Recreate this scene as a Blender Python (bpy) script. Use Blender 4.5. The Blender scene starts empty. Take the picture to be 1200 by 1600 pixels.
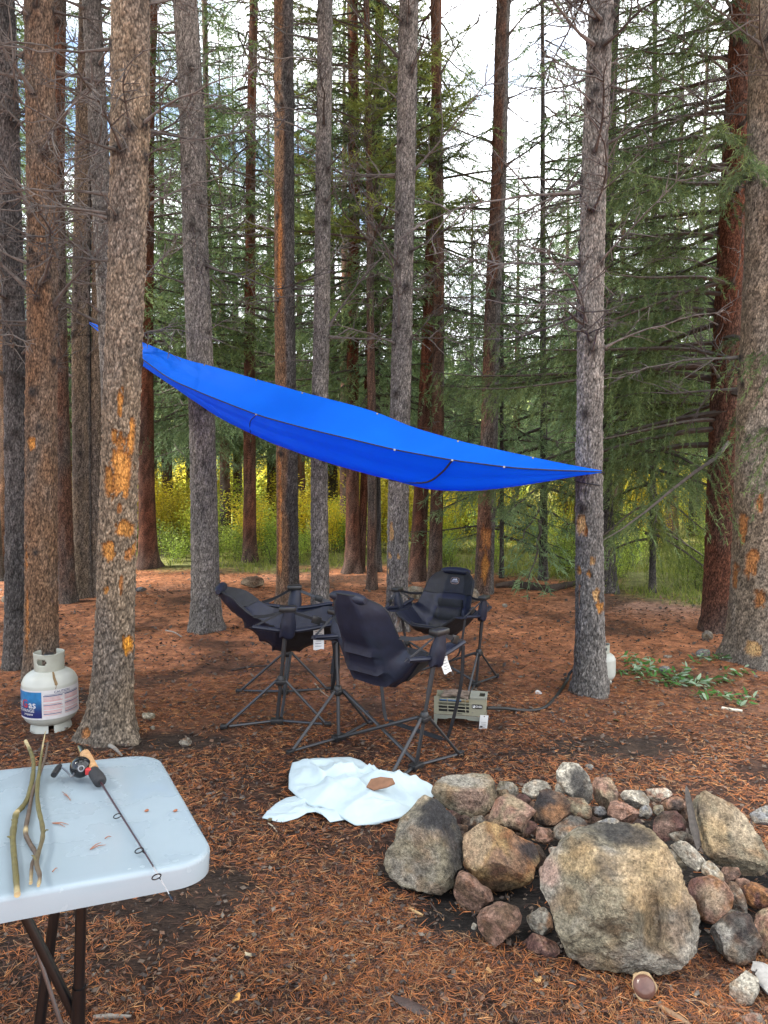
import bpy, bmesh, math
import numpy as np
from mathutils import Vector

# ------------------------------------------------------------------ camera, sky, sun, exposure
sc = bpy.context.scene
COL = sc.collection
FPX, CAMH = 1120.0, 1.55
PITCH = math.atan(70 / FPX)
cam_d = bpy.data.cameras.new('camera')
cam_d.sensor_fit = 'VERTICAL'
cam_d.sensor_height = 36.0
cam_d.sensor_width = 27.0
cam_d.lens = 36.0 * FPX / 1600.0
cam_d.clip_start = 0.05
cam_d.clip_end = 2000.0
cam = bpy.data.objects.new('camera', cam_d)
cam.location = (0, 0, CAMH)
cam.rotation_euler = (math.pi / 2 - PITCH, 0, 0)
COL.objects.link(cam)
sc.camera = cam

SUN_EL, SUN_AZ = math.radians(50), math.radians(-104)     # azimuth measured from +Y towards +X
world = bpy.data.worlds.new('World')
sc.world = world
world.use_nodes = True
wn, wl = world.node_tree.nodes, world.node_tree.links
wn.clear()
w_out = wn.new('ShaderNodeOutputWorld')
w_bg = wn.new('ShaderNodeBackground')
w_bg.inputs['Strength'].default_value = 0.12
sky = wn.new('ShaderNodeTexSky')
sky.sky_type = 'NISHITA'
sky.sun_disc = False
sky.sun_elevation = SUN_EL
sky.sun_rotation = SUN_AZ
w_tc = wn.new('ShaderNodeTexCoord')
w_mp = wn.new('ShaderNodeMapping')
w_mp.inputs['Location'].default_value = (0.9, 0.55, 0.3)
w_mp.inputs['Scale'].default_value = (1.0, 1.0, 2.2)
w_no = wn.new('ShaderNodeTexNoise')
w_no.inputs['Scale'].default_value = 2.3
w_no.inputs['Detail'].default_value = 7.0
w_no.inputs['Roughness'].default_value = 0.58
w_rp = wn.new('ShaderNodeValToRGB')
w_rp.color_ramp.elements[0].position = 0.36
w_rp.color_ramp.elements[1].position = 0.47
w_mx = wn.new('ShaderNodeMix')
w_mx.data_type = 'RGBA'
w_mx.inputs[7].default_value = (8.6, 8.8, 9.2, 1)          # cloud radiance in the sky texture's own units
wl.new(w_tc.outputs['Generated'], w_mp.inputs['Vector'])
wl.new(w_mp.outputs['Vector'], w_no.inputs['Vector'])
w_sx = wn.new('ShaderNodeSeparateXYZ')                     # the cloud bank is thicker towards the right (+X)
wl.new(w_tc.outputs['Generated'], w_sx.inputs['Vector'])
w_ad = wn.new('ShaderNodeMath')
w_ad.operation = 'MULTIPLY_ADD'
w_ad.inputs[1].default_value = 0.30
wl.new(w_sx.outputs['X'], w_ad.inputs[0])
wl.new(w_no.outputs['Fac'], w_ad.inputs[2])
wl.new(w_ad.outputs[0], w_rp.inputs['Fac'])
wl.new(w_rp.outputs['Color'], w_mx.inputs[0])
wl.new(sky.outputs['Color'], w_mx.inputs[6])
wl.new(w_mx.outputs[2], w_bg.inputs['Color'])
wl.new(w_bg.outputs['Background'], w_out.inputs['Surface'])

sun_d = bpy.data.lights.new('sun', 'SUN')
sun_d.energy = 4.2
sun_d.angle = math.radians(9)
sun_d.color = (1.0, 0.965, 0.90)
sun = bpy.data.objects.new('sun', sun_d)
sdir = Vector((math.sin(SUN_AZ) * math.cos(SUN_EL), math.cos(SUN_AZ) * math.cos(SUN_EL), math.sin(SUN_EL)))
sun.rotation_euler = (-sdir).to_track_quat('-Z', 'Y').to_euler()
sun.location = (-10, -5, 20)
COL.objects.link(sun)

sc.view_settings.view_transform = 'Standard'
sc.view_settings.look = 'None'
sc.view_settings.gamma = 1.0
sc.view_settings.use_curve_mapping = False
sc.view_settings.exposure = 1.72
sc.render.engine = 'CYCLES'
sc.cycles.max_bounces = 6
sc.cycles.diffuse_bounces = 3
sc.cycles.transparent_max_bounces = 8
sc.cycles.use_denoising = True

# ------------------------------------------------------------------ numeric helpers
CF = np.array([0, math.cos(PITCH), -math.sin(PITCH)])
CU = np.array([0, math.sin(PITCH), math.cos(PITCH)])
CR = np.array([1.0, 0, 0])
CAM = np.array([0, 0, CAMH])


def ray(px, py):
    return CF + (px - 600) / FPX * CR - (py - 800) / FPX * CU


def at_y(px, py, Y):
    d = ray(px, py)
    return CAM + d * (Y / d[1])


def at_z(px, py, z):
    d = ray(px, py)
    return CAM + d * ((z - CAMH) / d[2])


def _h(ix, iy, iz, seed):
    h = (ix.astype(np.int64) * 374761393 + iy.astype(np.int64) * 668265263 + iz.astype(np.int64) * 2147483647 + seed * 974634777) & 0xFFFFFFFF
    h = ((h ^ (h >> 13)) * 1274126177) & 0xFFFFFFFF
    h = ((h ^ (h >> 16)) * 2246822519) & 0xFFFFFFFF
    h = h ^ (h >> 15)
    return (h & 0xFFFFFF) / float(0xFFFFFF)


def vnoise(P, seed=0):
    P = np.asarray(P, float)
    I = np.floor(P)
    f = P - I
    f = f * f * (3 - 2 * f)
    I = I.astype(np.int64)
    r = 0
    for a in (0, 1):
        wx = f[:, 0] if a else 1 - f[:, 0]
        for b in (0, 1):
            wy = f[:, 1] if b else 1 - f[:, 1]
            for c in (0, 1):
                wz = f[:, 2] if c else 1 - f[:, 2]
                r = r + wx * wy * wz * _h(I[:, 0] + a, I[:, 1] + b, I[:, 2] + c, seed)
    return r * 2 - 1


def fbm(P, octv=4, seed=0, gain=0.5):
    P = np.asarray(P, float)
    r, amp, tot = 0, 1.0, 0.0
    for k in range(octv):
        r = r + amp * vnoise(P * (2.03 ** k) + 17.3 * k, seed + k)
        tot += amp
        amp *= gain
    return r / tot


def worley(P, seed=0):
    P = np.asarray(P, float)
    I = np.floor(P).astype(np.int64)
    n = len(P)
    f1 = np.full(n, 9.0)
    f2 = np.full(n, 9.0)
    cid = np.zeros(n)
    for a in (-1, 0, 1):
        for b in (-1, 0, 1):
            for c in (-1, 0, 1):
                J = I + np.array([a, b, c])
                q = np.stack([_h(J[:, 0], J[:, 1], J[:, 2], seed + k) for k in (1, 2, 3)], -1) + J
                d = np.sqrt(((P - q) ** 2).sum(-1))
                m = d < f1
                f2 = np.where(m, f1, np.minimum(f2, d))
                cid = np.where(m, _h(J[:, 0], J[:, 1], J[:, 2], seed + 7), cid)
                f1 = np.where(m, d, f1)
    return f1, f2, cid


def sstep(a, b, x):
    t = np.clip((x - a) / (b - a), 0, 1)
    return t * t * (3 - 2 * t)


def gz(x, y):
    """height of the forest floor"""
    x = np.atleast_1d(np.asarray(x, float))
    y = np.atleast_1d(np.asarray(y, float))
    P = np.stack([x * 0.55, y * 0.55, 0 * x], -1)
    h = 0.035 * fbm(P, 3, 5) * sstep(2.0, 6.0, np.hypot(x, y))
    # low grassy bank on the right, beyond the needle floor
    h = h + 0.10 * np.exp(-(((x - 3.6) / 1.6) ** 2 + ((y - 9.6) / 0.9) ** 2))
    far = sstep(20, 60, y)
    h = h - 0.25 * far
    return h


def gz1(x, y):
    return float(gz(x, y)[0])


def at_ground(px, py, dz=0.0):
    z = 0.0
    for _ in range(6):
        p = at_z(px, py, z + dz)
        z = gz1(p[0], p[1])
    return p


# ------------------------------------------------------------------ mesh helpers
def mesh_np(name, V, F, mat, smooth=True, col=None):
    me = bpy.data.meshes.new(name)
    V = np.asarray(V, np.float32)
    F = np.asarray(F, np.int32)
    me.vertices.add(len(V))
    me.vertices.foreach_set('co', V.ravel())
    nf, k = F.shape
    me.loops.add(nf * k)
    me.loops.foreach_set('vertex_index', F.ravel())
    me.polygons.add(nf)
    me.polygons.foreach_set('loop_start', np.arange(0, nf * k, k, dtype=np.int32))
    me.polygons.foreach_set('loop_total', np.full(nf, k, np.int32))
    me.polygons.foreach_set('use_smooth', np.full(nf, bool(smooth)))
    if col is not None:
        c = np.ones((len(V), 4), np.float32)
        c[:, :3] = col
        a = me.attributes.new('col', 'FLOAT_COLOR', 'POINT')
        a.data.foreach_set('color', c.ravel())
    me.materials.append(mat)
    me.update(calc_edges=True)
    me.validate()
    return me


class MB:
    """collects boxes, tubes, lathes and grids; build() makes one mesh"""

    def __init__(s):
        s.v, s.f, s.c, s.n = [], [], [], 0

    def add(s, V, F, col=None):
        V = np.asarray(V, float)
        s.v.append(V)
        s.f += [tuple(int(i) + s.n for i in f) for f in F]
        s.c.append(np.broadcast_to(np.array(col if col is not None else (1, 1, 1), float), (len(V), 3)))
        s.n += len(V)
        return s

    def tube(s, pts, rad, sides=8, col=None, caps=True, flat=1.0, up=(0, 0, 1)):
        P = np.asarray(pts, float)
        n = len(P)
        R = np.broadcast_to(np.asarray(rad, float), (n,))
        T = np.gradient(P, axis=0)
        T /= np.maximum(np.linalg.norm(T, axis=1, keepdims=True), 1e-9)
        u = np.array(up, float)
        if abs(T[0] @ u) > 0.95:
            u = np.array([1.0, 0, 0])
        A = []
        for i in range(n):
            a = np.cross(T[i], u)
            a /= max(np.linalg.norm(a), 1e-9)
            u = np.cross(a, T[i])
            A.append((a, u))
        th = np.arange(sides) * 2 * math.pi / sides
        V = np.concatenate([P[i] + R[i] * (np.cos(th)[:, None] * A[i][0] + flat * np.sin(th)[:, None] * A[i][1]) for i in range(n)])
        F = []
        for i in range(n - 1):
            for j in range(sides):
                k = (j + 1) % sides
                F.append((i * sides + j, i * sides + k, (i + 1) * sides + k, (i + 1) * sides + j))
        if caps:
            F.append(tuple(range(sides))[::-1])
            F.append(tuple((n - 1) * sides + j for j in range(sides)))
        return s.add(V, F, col)

    def ribbon(s, pts, width, wdir, thick=0.0018, col=None):
        P = np.asarray(pts, float)
        n = len(P)
        w = np.asarray(wdir, float)
        if w.ndim == 1:
            w = np.broadcast_to(w, (n, 3))
        w = w / np.linalg.norm(w, axis=1, keepdims=True) * width / 2
        T = np.gradient(P, axis=0)
        N = np.cross(T, w)
        N = N / np.maximum(np.linalg.norm(N, axis=1, keepdims=True), 1e-9) * thick
        V = np.concatenate([P - w - N, P + w - N, P + w + N, P - w + N])
        F = []
        for i in range(n - 1):
            for a in range(4):
                b = (a + 1) % 4
                F.append((a * n + i, b * n + i, b * n + i + 1, a * n + i + 1))
        F.append((0, 3 * n, 2 * n, n))
        F.append((n - 1, 2 * n - 1, 3 * n - 1, 4 * n - 1))
        return s.add(V, F, col)

    def lathe(s, prof, o=(0, 0, 0), ax=(0, 0, 1), sides=32, col=None):
        ax = Vector(ax).normalized()
        q = Vector((0, 0, 1)).rotation_difference(ax)
        m = np.array(q.to_matrix())
        th = np.arange(sides) * 2 * math.pi / sides
        V = np.concatenate([np.stack([r * np.cos(th), r * np.sin(th), np.full(sides, z)], -1) for r, z in prof])
        V = V @ m.T + np.asarray(o, float)
        F = []
        for i in range(len(prof) - 1):
            for j in range(sides):
                k = (j + 1) % sides
                F.append((i * sides + j, i * sides + k, (i + 1) * sides + k, (i + 1) * sides + j))
        F.append(tuple(range(sides))[::-1])
        F.append(tuple((len(prof) - 1) * sides + j for j in range(sides)))
        return s.add(V, F, col)

    def box(s, c, size, ax=None, col=None):
        c = np.asarray(c, float)
        h = np.asarray(size, float) / 2
        A = np.eye(3) if ax is None else np.asarray(ax, float)
        V = np.array([c + A[0] * h[0] * i + A[1] * h[1] * j + A[2] * h[2] * k for i in (-1, 1) for j in (-1, 1) for k in (-1, 1)])
        return s.add(V, [(0, 1, 3, 2), (4, 6, 7, 5), (0, 4, 5, 1), (2, 3, 7, 6), (0, 2, 6, 4), (1, 5, 7, 3)], col)

    def prism(s, poly, d0, d1, fr):
        """poly in 2D, extruded between d0 and d1; fr maps (a,b,d) to 3D"""
        n = len(poly)
        V = [fr(a, b, d0) for a, b in poly] + [fr(a, b, d1) for a, b in poly]
        F = [tuple(range(n))[::-1], tuple(range(n, 2 * n))] + [(i, (i + 1) % n, n + (i + 1) % n, n + i) for i in range(n)]
        return s.add(V, F)

    def build(s, name, mat, smooth=True, angle=None, bevel=0):
        me = bpy.data.meshes.new(name)
        V = np.concatenate(s.v)
        me.from_pydata(V.tolist(), [], s.f)
        c = np.ones((len(V), 4), np.float32)
        c[:, :3] = np.concatenate(s.c)
        a = me.attributes.new('col', 'FLOAT_COLOR', 'POINT')
        a.data.foreach_set('color', c.ravel())
        me.materials.append(mat)
        bm = bmesh.new()
        bm.from_mesh(me)
        bmesh.ops.recalc_face_normals(bm, faces=bm.faces[:])
        if bevel:
            es = [e for e in bm.edges if len(e.link_faces) == 2 and e.calc_face_angle(0) > 0.6]
            bmesh.ops.bevel(bm, geom=es, offset=bevel, segments=2, affect='EDGES', profile=0.5)
        bm.to_mesh(me)
        bm.free()
        me.polygons.foreach_set('use_smooth', np.full(len(me.polygons), bool(smooth)))
        if smooth and hasattr(me, 'set_sharp_from_angle'):
            me.set_sharp_from_angle(angle=angle if angle else 0.7)
        me.update()
        return me


def obj(name, me, parent=None, loc=(0, 0, 0), rot=(0, 0, 0), scale=(1, 1, 1)):
    o = bpy.data.objects.new(name, me)
    COL.objects.link(o)
    if parent is not None:
        o.parent = parent
    o.location = loc
    o.rotation_euler = rot
    o.scale = scale
    return o


def tag(o, label=None, cat=None, group=None, kind=None):
    if label:
        o['label'] = label
    if cat:
        o['category'] = cat
    if group:
        o['group'] = group
    if kind:
        o['kind'] = kind
    return o


def thing(name, label, cat, loc=(0, 0, 0), group=None, rz=0.0):
    o = bpy.data.objects.new(name, None)
    o.empty_display_size = 0.1
    COL.objects.link(o)
    o.location = loc
    o.rotation_euler = (0, 0, rz)
    return tag(o, label, cat, group)


def grid_faces(nu, nv, wrap=False):
    i, j = np.meshgrid(np.arange(nu - 1), np.arange(nv if wrap else nv - 1), indexing='ij')
    k = (j + 1) % nv
    return np.stack([i * nv + j, i * nv + k, (i + 1) * nv + k, (i + 1) * nv + j], -1).reshape(-1, 4)


def spline(pts, n):
    """Catmull-Rom through pts"""
    P = np.asarray(pts, float)
    P = np.concatenate([[2 * P[0] - P[1]], P, [2 * P[-1] - P[-2]]])
    m = len(P) - 3
    t = np.linspace(0, m - 1e-9, n)
    i = np.floor(t).astype(int)
    f = (t - i)[:, None]
    a, b, c, d = P[i], P[i + 1], P[i + 2], P[i + 3]
    return 0.5 * (2 * b + (c - a) * f + (2 * a - 5 * b + 4 * c - d) * f ** 2 + (3 * b - a - 3 * c + d) * f ** 3)


# ------------------------------------------------------------------ materials
def nmat(name):
    m = bpy.data.materials.new(name)
    m.use_nodes = True
    nt = m.node_tree
    return m, nt.nodes, nt.links, nt.nodes['Principled BSDF']


def simple(name, color, rough=0.6, metal=0.0, nscale=40.0, namt=0.25, bump=0.1, spec=0.5, attr=False, bdist=0.002):
    """plain procedural material: colour (or the col attribute) varied by noise, noise bump"""
    m, N, L, B = nmat(name)
    tc = N.new('ShaderNodeTexCoord')
    no = N.new('ShaderNodeTexNoise')
    no.inputs['Scale'].default_value = nscale
    no.inputs['Detail'].default_value = 6
    L.new(tc.outputs['Object'], no.inputs['Vector'])
    mr = N.new('ShaderNodeMapRange')
    mr.inputs['From Min'].default_value = 0.25
    mr.inputs['From Max'].default_value = 0.75
    mr.inputs['To Min'].default_value = 1 - namt
    mr.inputs['To Max'].default_value = 1 + namt
    L.new(no.outputs['Fac'], mr.inputs['Value'])
    mx = N.new('ShaderNodeMix')
    mx.data_type = 'RGBA'
    mx.blend_type = 'MULTIPLY'
    mx.inputs[0].default_value = 1
    if attr:
        at = N.new('ShaderNodeAttribute')
        at.attribute_name = 'col'
        L.new(at.outputs['Color'], mx.inputs[6])
    else:
        mx.inputs[6].default_value = (*color, 1)
    L.new(mr.outputs['Result'], mx.inputs[7])
    L.new(mx.outputs[2], B.inputs['Base Color'])
    B.inputs['Roughness'].default_value = rough
    B.inputs['Metallic'].default_value = metal
    B.inputs['Specular IOR Level'].default_value = spec
    if bump:
        bp = N.new('ShaderNodeBump')
        bp.inputs['Strength'].default_value = bump
        bp.inputs['Distance'].default_value = bdist
        L.new(no.outputs['Fac'], bp.inputs['Height'])
        L.new(bp.outputs['Normal'], B.inputs['Normal'])
    return m


def bark_mat():
    m, N, L, B = nmat('bark')
    tc = N.new('ShaderNodeTexCoord')
    mp = N.new('ShaderNodeMapping')
    mp.inputs['Scale'].default_value = (1, 1, 0.5)
    L.new(tc.outputs['Object'], mp.inputs['Vector'])
    at = N.new('ShaderNodeAttribute')
    at.attribute_name = 'col'
    vo = N.new('ShaderNodeTexVoronoi')
    vo.inputs['Scale'].default_value = 95
    L.new(mp.outputs['Vector'], vo.inputs['Vector'])
    no = N.new('ShaderNodeTexNoise')
    no.inputs['Scale'].default_value = 130
    no.inputs['Detail'].default_value = 5
    L.new(mp.outputs['Vector'], no.inputs['Vector'])
    hs = N.new('ShaderNodeMath')
    hs.operation = 'MULTIPLY_ADD'
    L.new(vo.outputs['Distance'], hs.inputs[0])
    hs.inputs[1].default_value = -0.55
    L.new(no.outputs['Fac'], hs.inputs[2])
    mr = N.new('ShaderNodeMapRange')
    mr.inputs['From Min'].default_value = -0.05
    mr.inputs['From Max'].default_value = 0.55
    mr.inputs['To Min'].default_value = 0.34
    mr.inputs['To Max'].default_value = 1.85
    L.new(hs.outputs[0], mr.inputs['Value'])
    mx = N.new('ShaderNodeMix')
    mx.data_type = 'RGBA'
    mx.blend_type = 'MULTIPLY'
    mx.inputs[0].default_value = 1
    L.new(at.outputs['Color'], mx.inputs[6])
    L.new(mr.outputs['Result'], mx.inputs[7])
    L.new(mx.outputs[2], B.inputs['Base Color'])
    B.inputs['Roughness'].default_value = 0.9
    B.inputs['Specular IOR Level'].default_value = 0.25
    bp = N.new('ShaderNodeBump')
    bp.inputs['Strength'].default_value = 0.8
    bp.inputs['Distance'].default_value = 0.006
    L.new(hs.outputs[0], bp.inputs['Height'])
    L.new(bp.outputs['Normal'], B.inputs['Normal'])
    return m


def leaf_mat(name, trans=0.35, rough=0.6, vary=0.35):
    m, N, L, B = nmat(name)
    at = N.new('ShaderNodeAttribute')
    at.attribute_name = 'col'
    oi = N.new('ShaderNodeObjectInfo')
    mr = N.new('ShaderNodeMapRange')
    mr.inputs['To Min'].default_value = 1 - vary
    mr.inputs['To Max'].default_value = 1 + vary
    L.new(oi.outputs['Random'], mr.inputs['Value'])
    mx = N.new('ShaderNodeMix')
    mx.data_type = 'RGBA'
    mx.blend_type = 'MULTIPLY'
    mx.inputs[0].default_value = 1
    L.new(at.outputs['Color'], mx.inputs[6])
    L.new(mr.outputs['Result'], mx.inputs[7])
    L.new(mx.outputs[2], B.inputs['Base Color'])
    B.inputs['Roughness'].default_value = rough
    B.inputs['Specular IOR Level'].default_value = 0.3
    tr = N.new('ShaderNodeBsdfTranslucent')
    L.new(mx.outputs[2], tr.inputs['Color'])
    ms = N.new('ShaderNodeMixShader')
    ms.inputs[0].default_value = trans
    L.new(B.outputs['BSDF'], ms.inputs[1])
    L.new(tr.outputs['BSDF'], ms.inputs[2])
    L.new(ms.outputs['Shader'], N['Material Output'].inputs['Surface'])
    return m


def stone_mat():
    m, N, L, B = nmat('stone')
    tc = N.new('ShaderNodeTexCoord')
    at = N.new('ShaderNodeAttribute')
    at.attribute_name = 'col'
    n1 = N.new('ShaderNodeTexNoise')
    n1.inputs['Scale'].default_value = 55
    n1.inputs['Detail'].default_value = 8
    n1.inputs['Roughness'].default_value = 0.7
    n2 = N.new('ShaderNodeTexNoise')
    n2.inputs['Scale'].default_value = 190
    n2.inputs['Detail'].default_value = 4
    vo = N.new('ShaderNodeTexVoronoi')
    vo.inputs['Scale'].default_value = 130
    for n in (n1, n2, vo):
        L.new(tc.outputs['Object'], n.inputs['Vector'])
    ad = N.new('ShaderNodeMath')
    ad.operation = 'MULTIPLY_ADD'
    L.new(n2.outputs['Fac'], ad.inputs[0])
    ad.inputs[1].default_value = 0.55
    L.new(n1.outputs['Fac'], ad.inputs[2])
    mr = N.new('ShaderNodeMapRange')
    mr.inputs['From Min'].default_value = 0.50
    mr.inputs['From Max'].default_value = 1.05
    mr.inputs['To Min'].default_value = 0.22
    mr.inputs['To Max'].default_value = 1.85
    L.new(ad.outputs[0], mr.inputs['Value'])
    mx = N.new('ShaderNodeMix')
    mx.data_type = 'RGBA'
    mx.blend_type = 'MULTIPLY'
    mx.inputs[0].default_value = 1
    L.new(at.outputs['Color'], mx.inputs[6])
    L.new(mr.outputs['Result'], mx.inputs[7])
    # small pale and dark mineral specks
    sp = N.new('ShaderNodeMapRange')
    sp.inputs['From Min'].default_value = 0.0
    sp.inputs['From Max'].default_value = 1.0
    L.new(vo.outputs['Color'], sp.inputs['Value'])
    sp.inputs['To Min'].default_value = 0.66
    sp.inputs['To Max'].default_value = 1.34
    m2 = N.new('ShaderNodeMix')
    m2.data_type = 'RGBA'
    m2.blend_type = 'MULTIPLY'
    m2.inputs[0].default_value = 1
    L.new(mx.outputs[2], m2.inputs[6])
    L.new(sp.outputs['Result'], m2.inputs[7])
    L.new(m2.outputs[2], B.inputs['Base Color'])
    B.inputs['Roughness'].default_value = 0.82
    B.inputs['Specular IOR Level'].default_value = 0.3
    bp = N.new('ShaderNodeBump')
    bp.inputs['Strength'].default_value = 1.0
    bp.inputs['Distance'].default_value = 0.010
    L.new(ad.outputs[0], bp.inputs['Height'])
    L.new(bp.outputs['Normal'], B.inputs['Normal'])
    return m


def ground_mat():
    """needle floor: col attribute times fibre noise in three directions"""
    m, N, L, B = nmat('forest_floor')
    tc = N.new('ShaderNodeTexCoord')
    at = N.new('ShaderNodeAttribute')
    at.attribute_name = 'col'
    last = None
    for k, (ang, sx, sy) in enumerate(((0.3, 22, 120), (1.4, 22, 120), (2.4, 25, 140))):
        mp = N.new('ShaderNodeMapping')
        mp.inputs['Rotation'].default_value = (0, 0, ang)
        mp.inputs['Scale'].default_value = (sx, sy, 40)
        no = N.new('ShaderNodeTexNoise')
        no.inputs['Scale'].default_value = 1.0
        no.inputs['Detail'].default_value = 4
        no.inputs['Distortion'].default_value = 1.2
        L.new(tc.outputs['Object'], mp.inputs['Vector'])
        L.new(mp.outputs['Vector'], no.inputs['Vector'])
        if last is None:
            last = no.outputs['Fac']
        else:
            mm = N.new('ShaderNodeMath')
            mm.operation = 'MAXIMUM'
            L.new(last, mm.inputs[0])
            L.new(no.outputs['Fac'], mm.inputs[1])
            last = mm.outputs[0]
    big = N.new('ShaderNodeTexNoise')
    big.inputs['Scale'].default_value = 9
    big.inputs['Detail'].default_value = 6
    big.inputs['Roughness'].default_value = 0.65
    L.new(tc.outputs['Object'], big.inputs['Vector'])
    ad = N.new('ShaderNodeMath')
    ad.operation = 'MULTIPLY_ADD'
    L.new(big.outputs['Fac'], ad.inputs[0])
    ad.inputs[1].default_value = 0.6
    L.new(last, ad.inputs[2])
    rp = N.new('ShaderNodeValToRGB')
    e = rp.color_ramp.elements
    e[0].position, e[0].color = 0.70, (0.30, 0.27, 0.25, 1)
    e[1].position, e[1].color = 1.08, (1.9, 1.75, 1.55, 1)
    x = e.new(0.86)
    x.color = (0.95, 0.92, 0.9, 1)
    L.new(ad.outputs[0], rp.inputs['Fac'])
    mx = N.new('ShaderNodeMix')
    mx.data_type = 'RGBA'
    mx.blend_type = 'MULTIPLY'
    mx.inputs[0].default_value = 1
    L.new(at.outputs['Color'], mx.inputs[6])
    L.new(rp.outputs['Color'], mx.inputs[7])
    L.new(mx.outputs[2], B.inputs['Base Color'])
    B.inputs['Roughness'].default_value = 0.9
    B.inputs['Specular IOR Level'].default_value = 0.2
    bp = N.new('ShaderNodeBump')
    bp.inputs['Strength'].default_value = 0.9
    bp.inputs['Distance'].default_value = 0.02
    L.new(ad.outputs[0], bp.inputs['Height'])
    L.new(bp.outputs['Normal'], B.inputs['Normal'])
    return m


M_BARK = bark_mat()
M_LEAF = leaf_mat('conifer_needles', 0.42, 0.55, 0.3)
M_WILLOW = leaf_mat('willow_leaves', 0.5, 0.5, 0.3)
M_GRASS = leaf_mat('grass_blades', 0.4, 0.6, 0.1)
M_LITTER = simple('dry_needles', (1, 1, 1), 0.7, attr=True, nscale=30, namt=0.15, bump=0)
M_TWIG = simple('dead_wood', (0.16, 0.14, 0.125), 0.85, nscale=25, namt=0.5, bump=0.4)
M_BRANCH = simple('branch_wood', (0.07, 0.055, 0.045), 0.85, nscale=25, namt=0.4, bump=0.3)
M_STONE = stone_mat()
M_GROUND = ground_mat()

# ------------------------------------------------------------------ ground
def edge_y(x):
    return np.interp(x, [-12, -4, 0.0, 1.9, 2.5, 3.6, 8], [11.5, 10.9, 10.9, 10.0, 9.0, 8.3, 8.0])


PIT = (0.76, 2.66)


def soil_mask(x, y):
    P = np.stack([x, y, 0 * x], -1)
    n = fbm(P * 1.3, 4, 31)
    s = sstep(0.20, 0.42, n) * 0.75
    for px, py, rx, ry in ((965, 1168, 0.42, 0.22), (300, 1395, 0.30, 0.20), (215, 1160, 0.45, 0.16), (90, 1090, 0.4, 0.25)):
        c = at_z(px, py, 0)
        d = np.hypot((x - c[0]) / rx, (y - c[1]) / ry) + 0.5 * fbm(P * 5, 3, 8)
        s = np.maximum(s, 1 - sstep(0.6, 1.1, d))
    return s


def ash_mask(x, y):
    P = np.stack([x, y, 0 * x], -1)
    d = np.hypot((x - PIT[0]) / 0.74, (y - PIT[1]) / 0.51) + 0.16 * fbm(P * 6, 3, 12)
    return 1 - sstep(0.92, 1.08, d)


def ground():
    u = np.linspace(-1, 1, 440)
    xs = 220 * np.sinh(6.2 * u) / math.sinh(6.2)
    ys = np.concatenate([np.linspace(-40, 0.6, 14), np.geomspace(0.8, 15, 300), np.geomspace(15.4, 420, 40)])
    Y, X = np.meshgrid(ys, xs, indexing='ij')
    x, y = X.ravel(), Y.ravel()
    P = np.stack([x, y, 0 * x], -1)
    near = (1 - sstep(7, 12, np.hypot(x, y)))
    z = gz(x, y) + near * (0.007 * fbm(P * 14, 3, 3) + 0.006 * fbm(P * 40, 2, 4))
    need = np.array([0.375, 0.165, 0.085])
    pink = np.array([0.34, 0.215, 0.165])
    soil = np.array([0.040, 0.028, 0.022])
    ash = np.array([0.018, 0.016, 0.015])
    grass = np.array([0.15, 0.16, 0.06])
    straw = np.array([0.30, 0.29, 0.08])
    c = np.tile(need, (len(x), 1))
    v = fbm(P * 2.4, 4, 21)[:, None]
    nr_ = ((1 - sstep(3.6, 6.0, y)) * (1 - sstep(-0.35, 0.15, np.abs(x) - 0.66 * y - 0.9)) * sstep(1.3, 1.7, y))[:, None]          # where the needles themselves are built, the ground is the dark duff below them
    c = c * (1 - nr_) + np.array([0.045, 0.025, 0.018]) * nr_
    c = c * (1 + 0.35 * v)
    pk = (np.exp(-(((x - 3.1) / 0.9) ** 2 + ((y - 8.0) / 0.6) ** 2)) + 0.3 * sstep(0.1, 0.5, fbm(P * 0.8, 3, 77)))[:, None].clip(0, 1)
    c = c * (1 - pk) + pink * (1 + 0.3 * v) * pk
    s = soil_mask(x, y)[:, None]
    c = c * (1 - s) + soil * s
    a = ash_mask(x, y)[:, None]
    c = c * (1 - a) + ash * a
    g = sstep(-0.35, 0.35, y - edge_y(x) + 0.9 * fbm(P * 1.6, 4, 55))[:, None]
    st = sstep(11, 16, y)[:, None]
    gc = (grass * (1 - st) + straw * st) * (1 + 0.5 * fbm(P * 1.1, 3, 9)[:, None])
    c = c * (1 - g) + gc * g
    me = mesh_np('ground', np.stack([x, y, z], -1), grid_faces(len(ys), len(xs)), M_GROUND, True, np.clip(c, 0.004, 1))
    tag(obj('ground', me), kind='structure')


ground()


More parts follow.
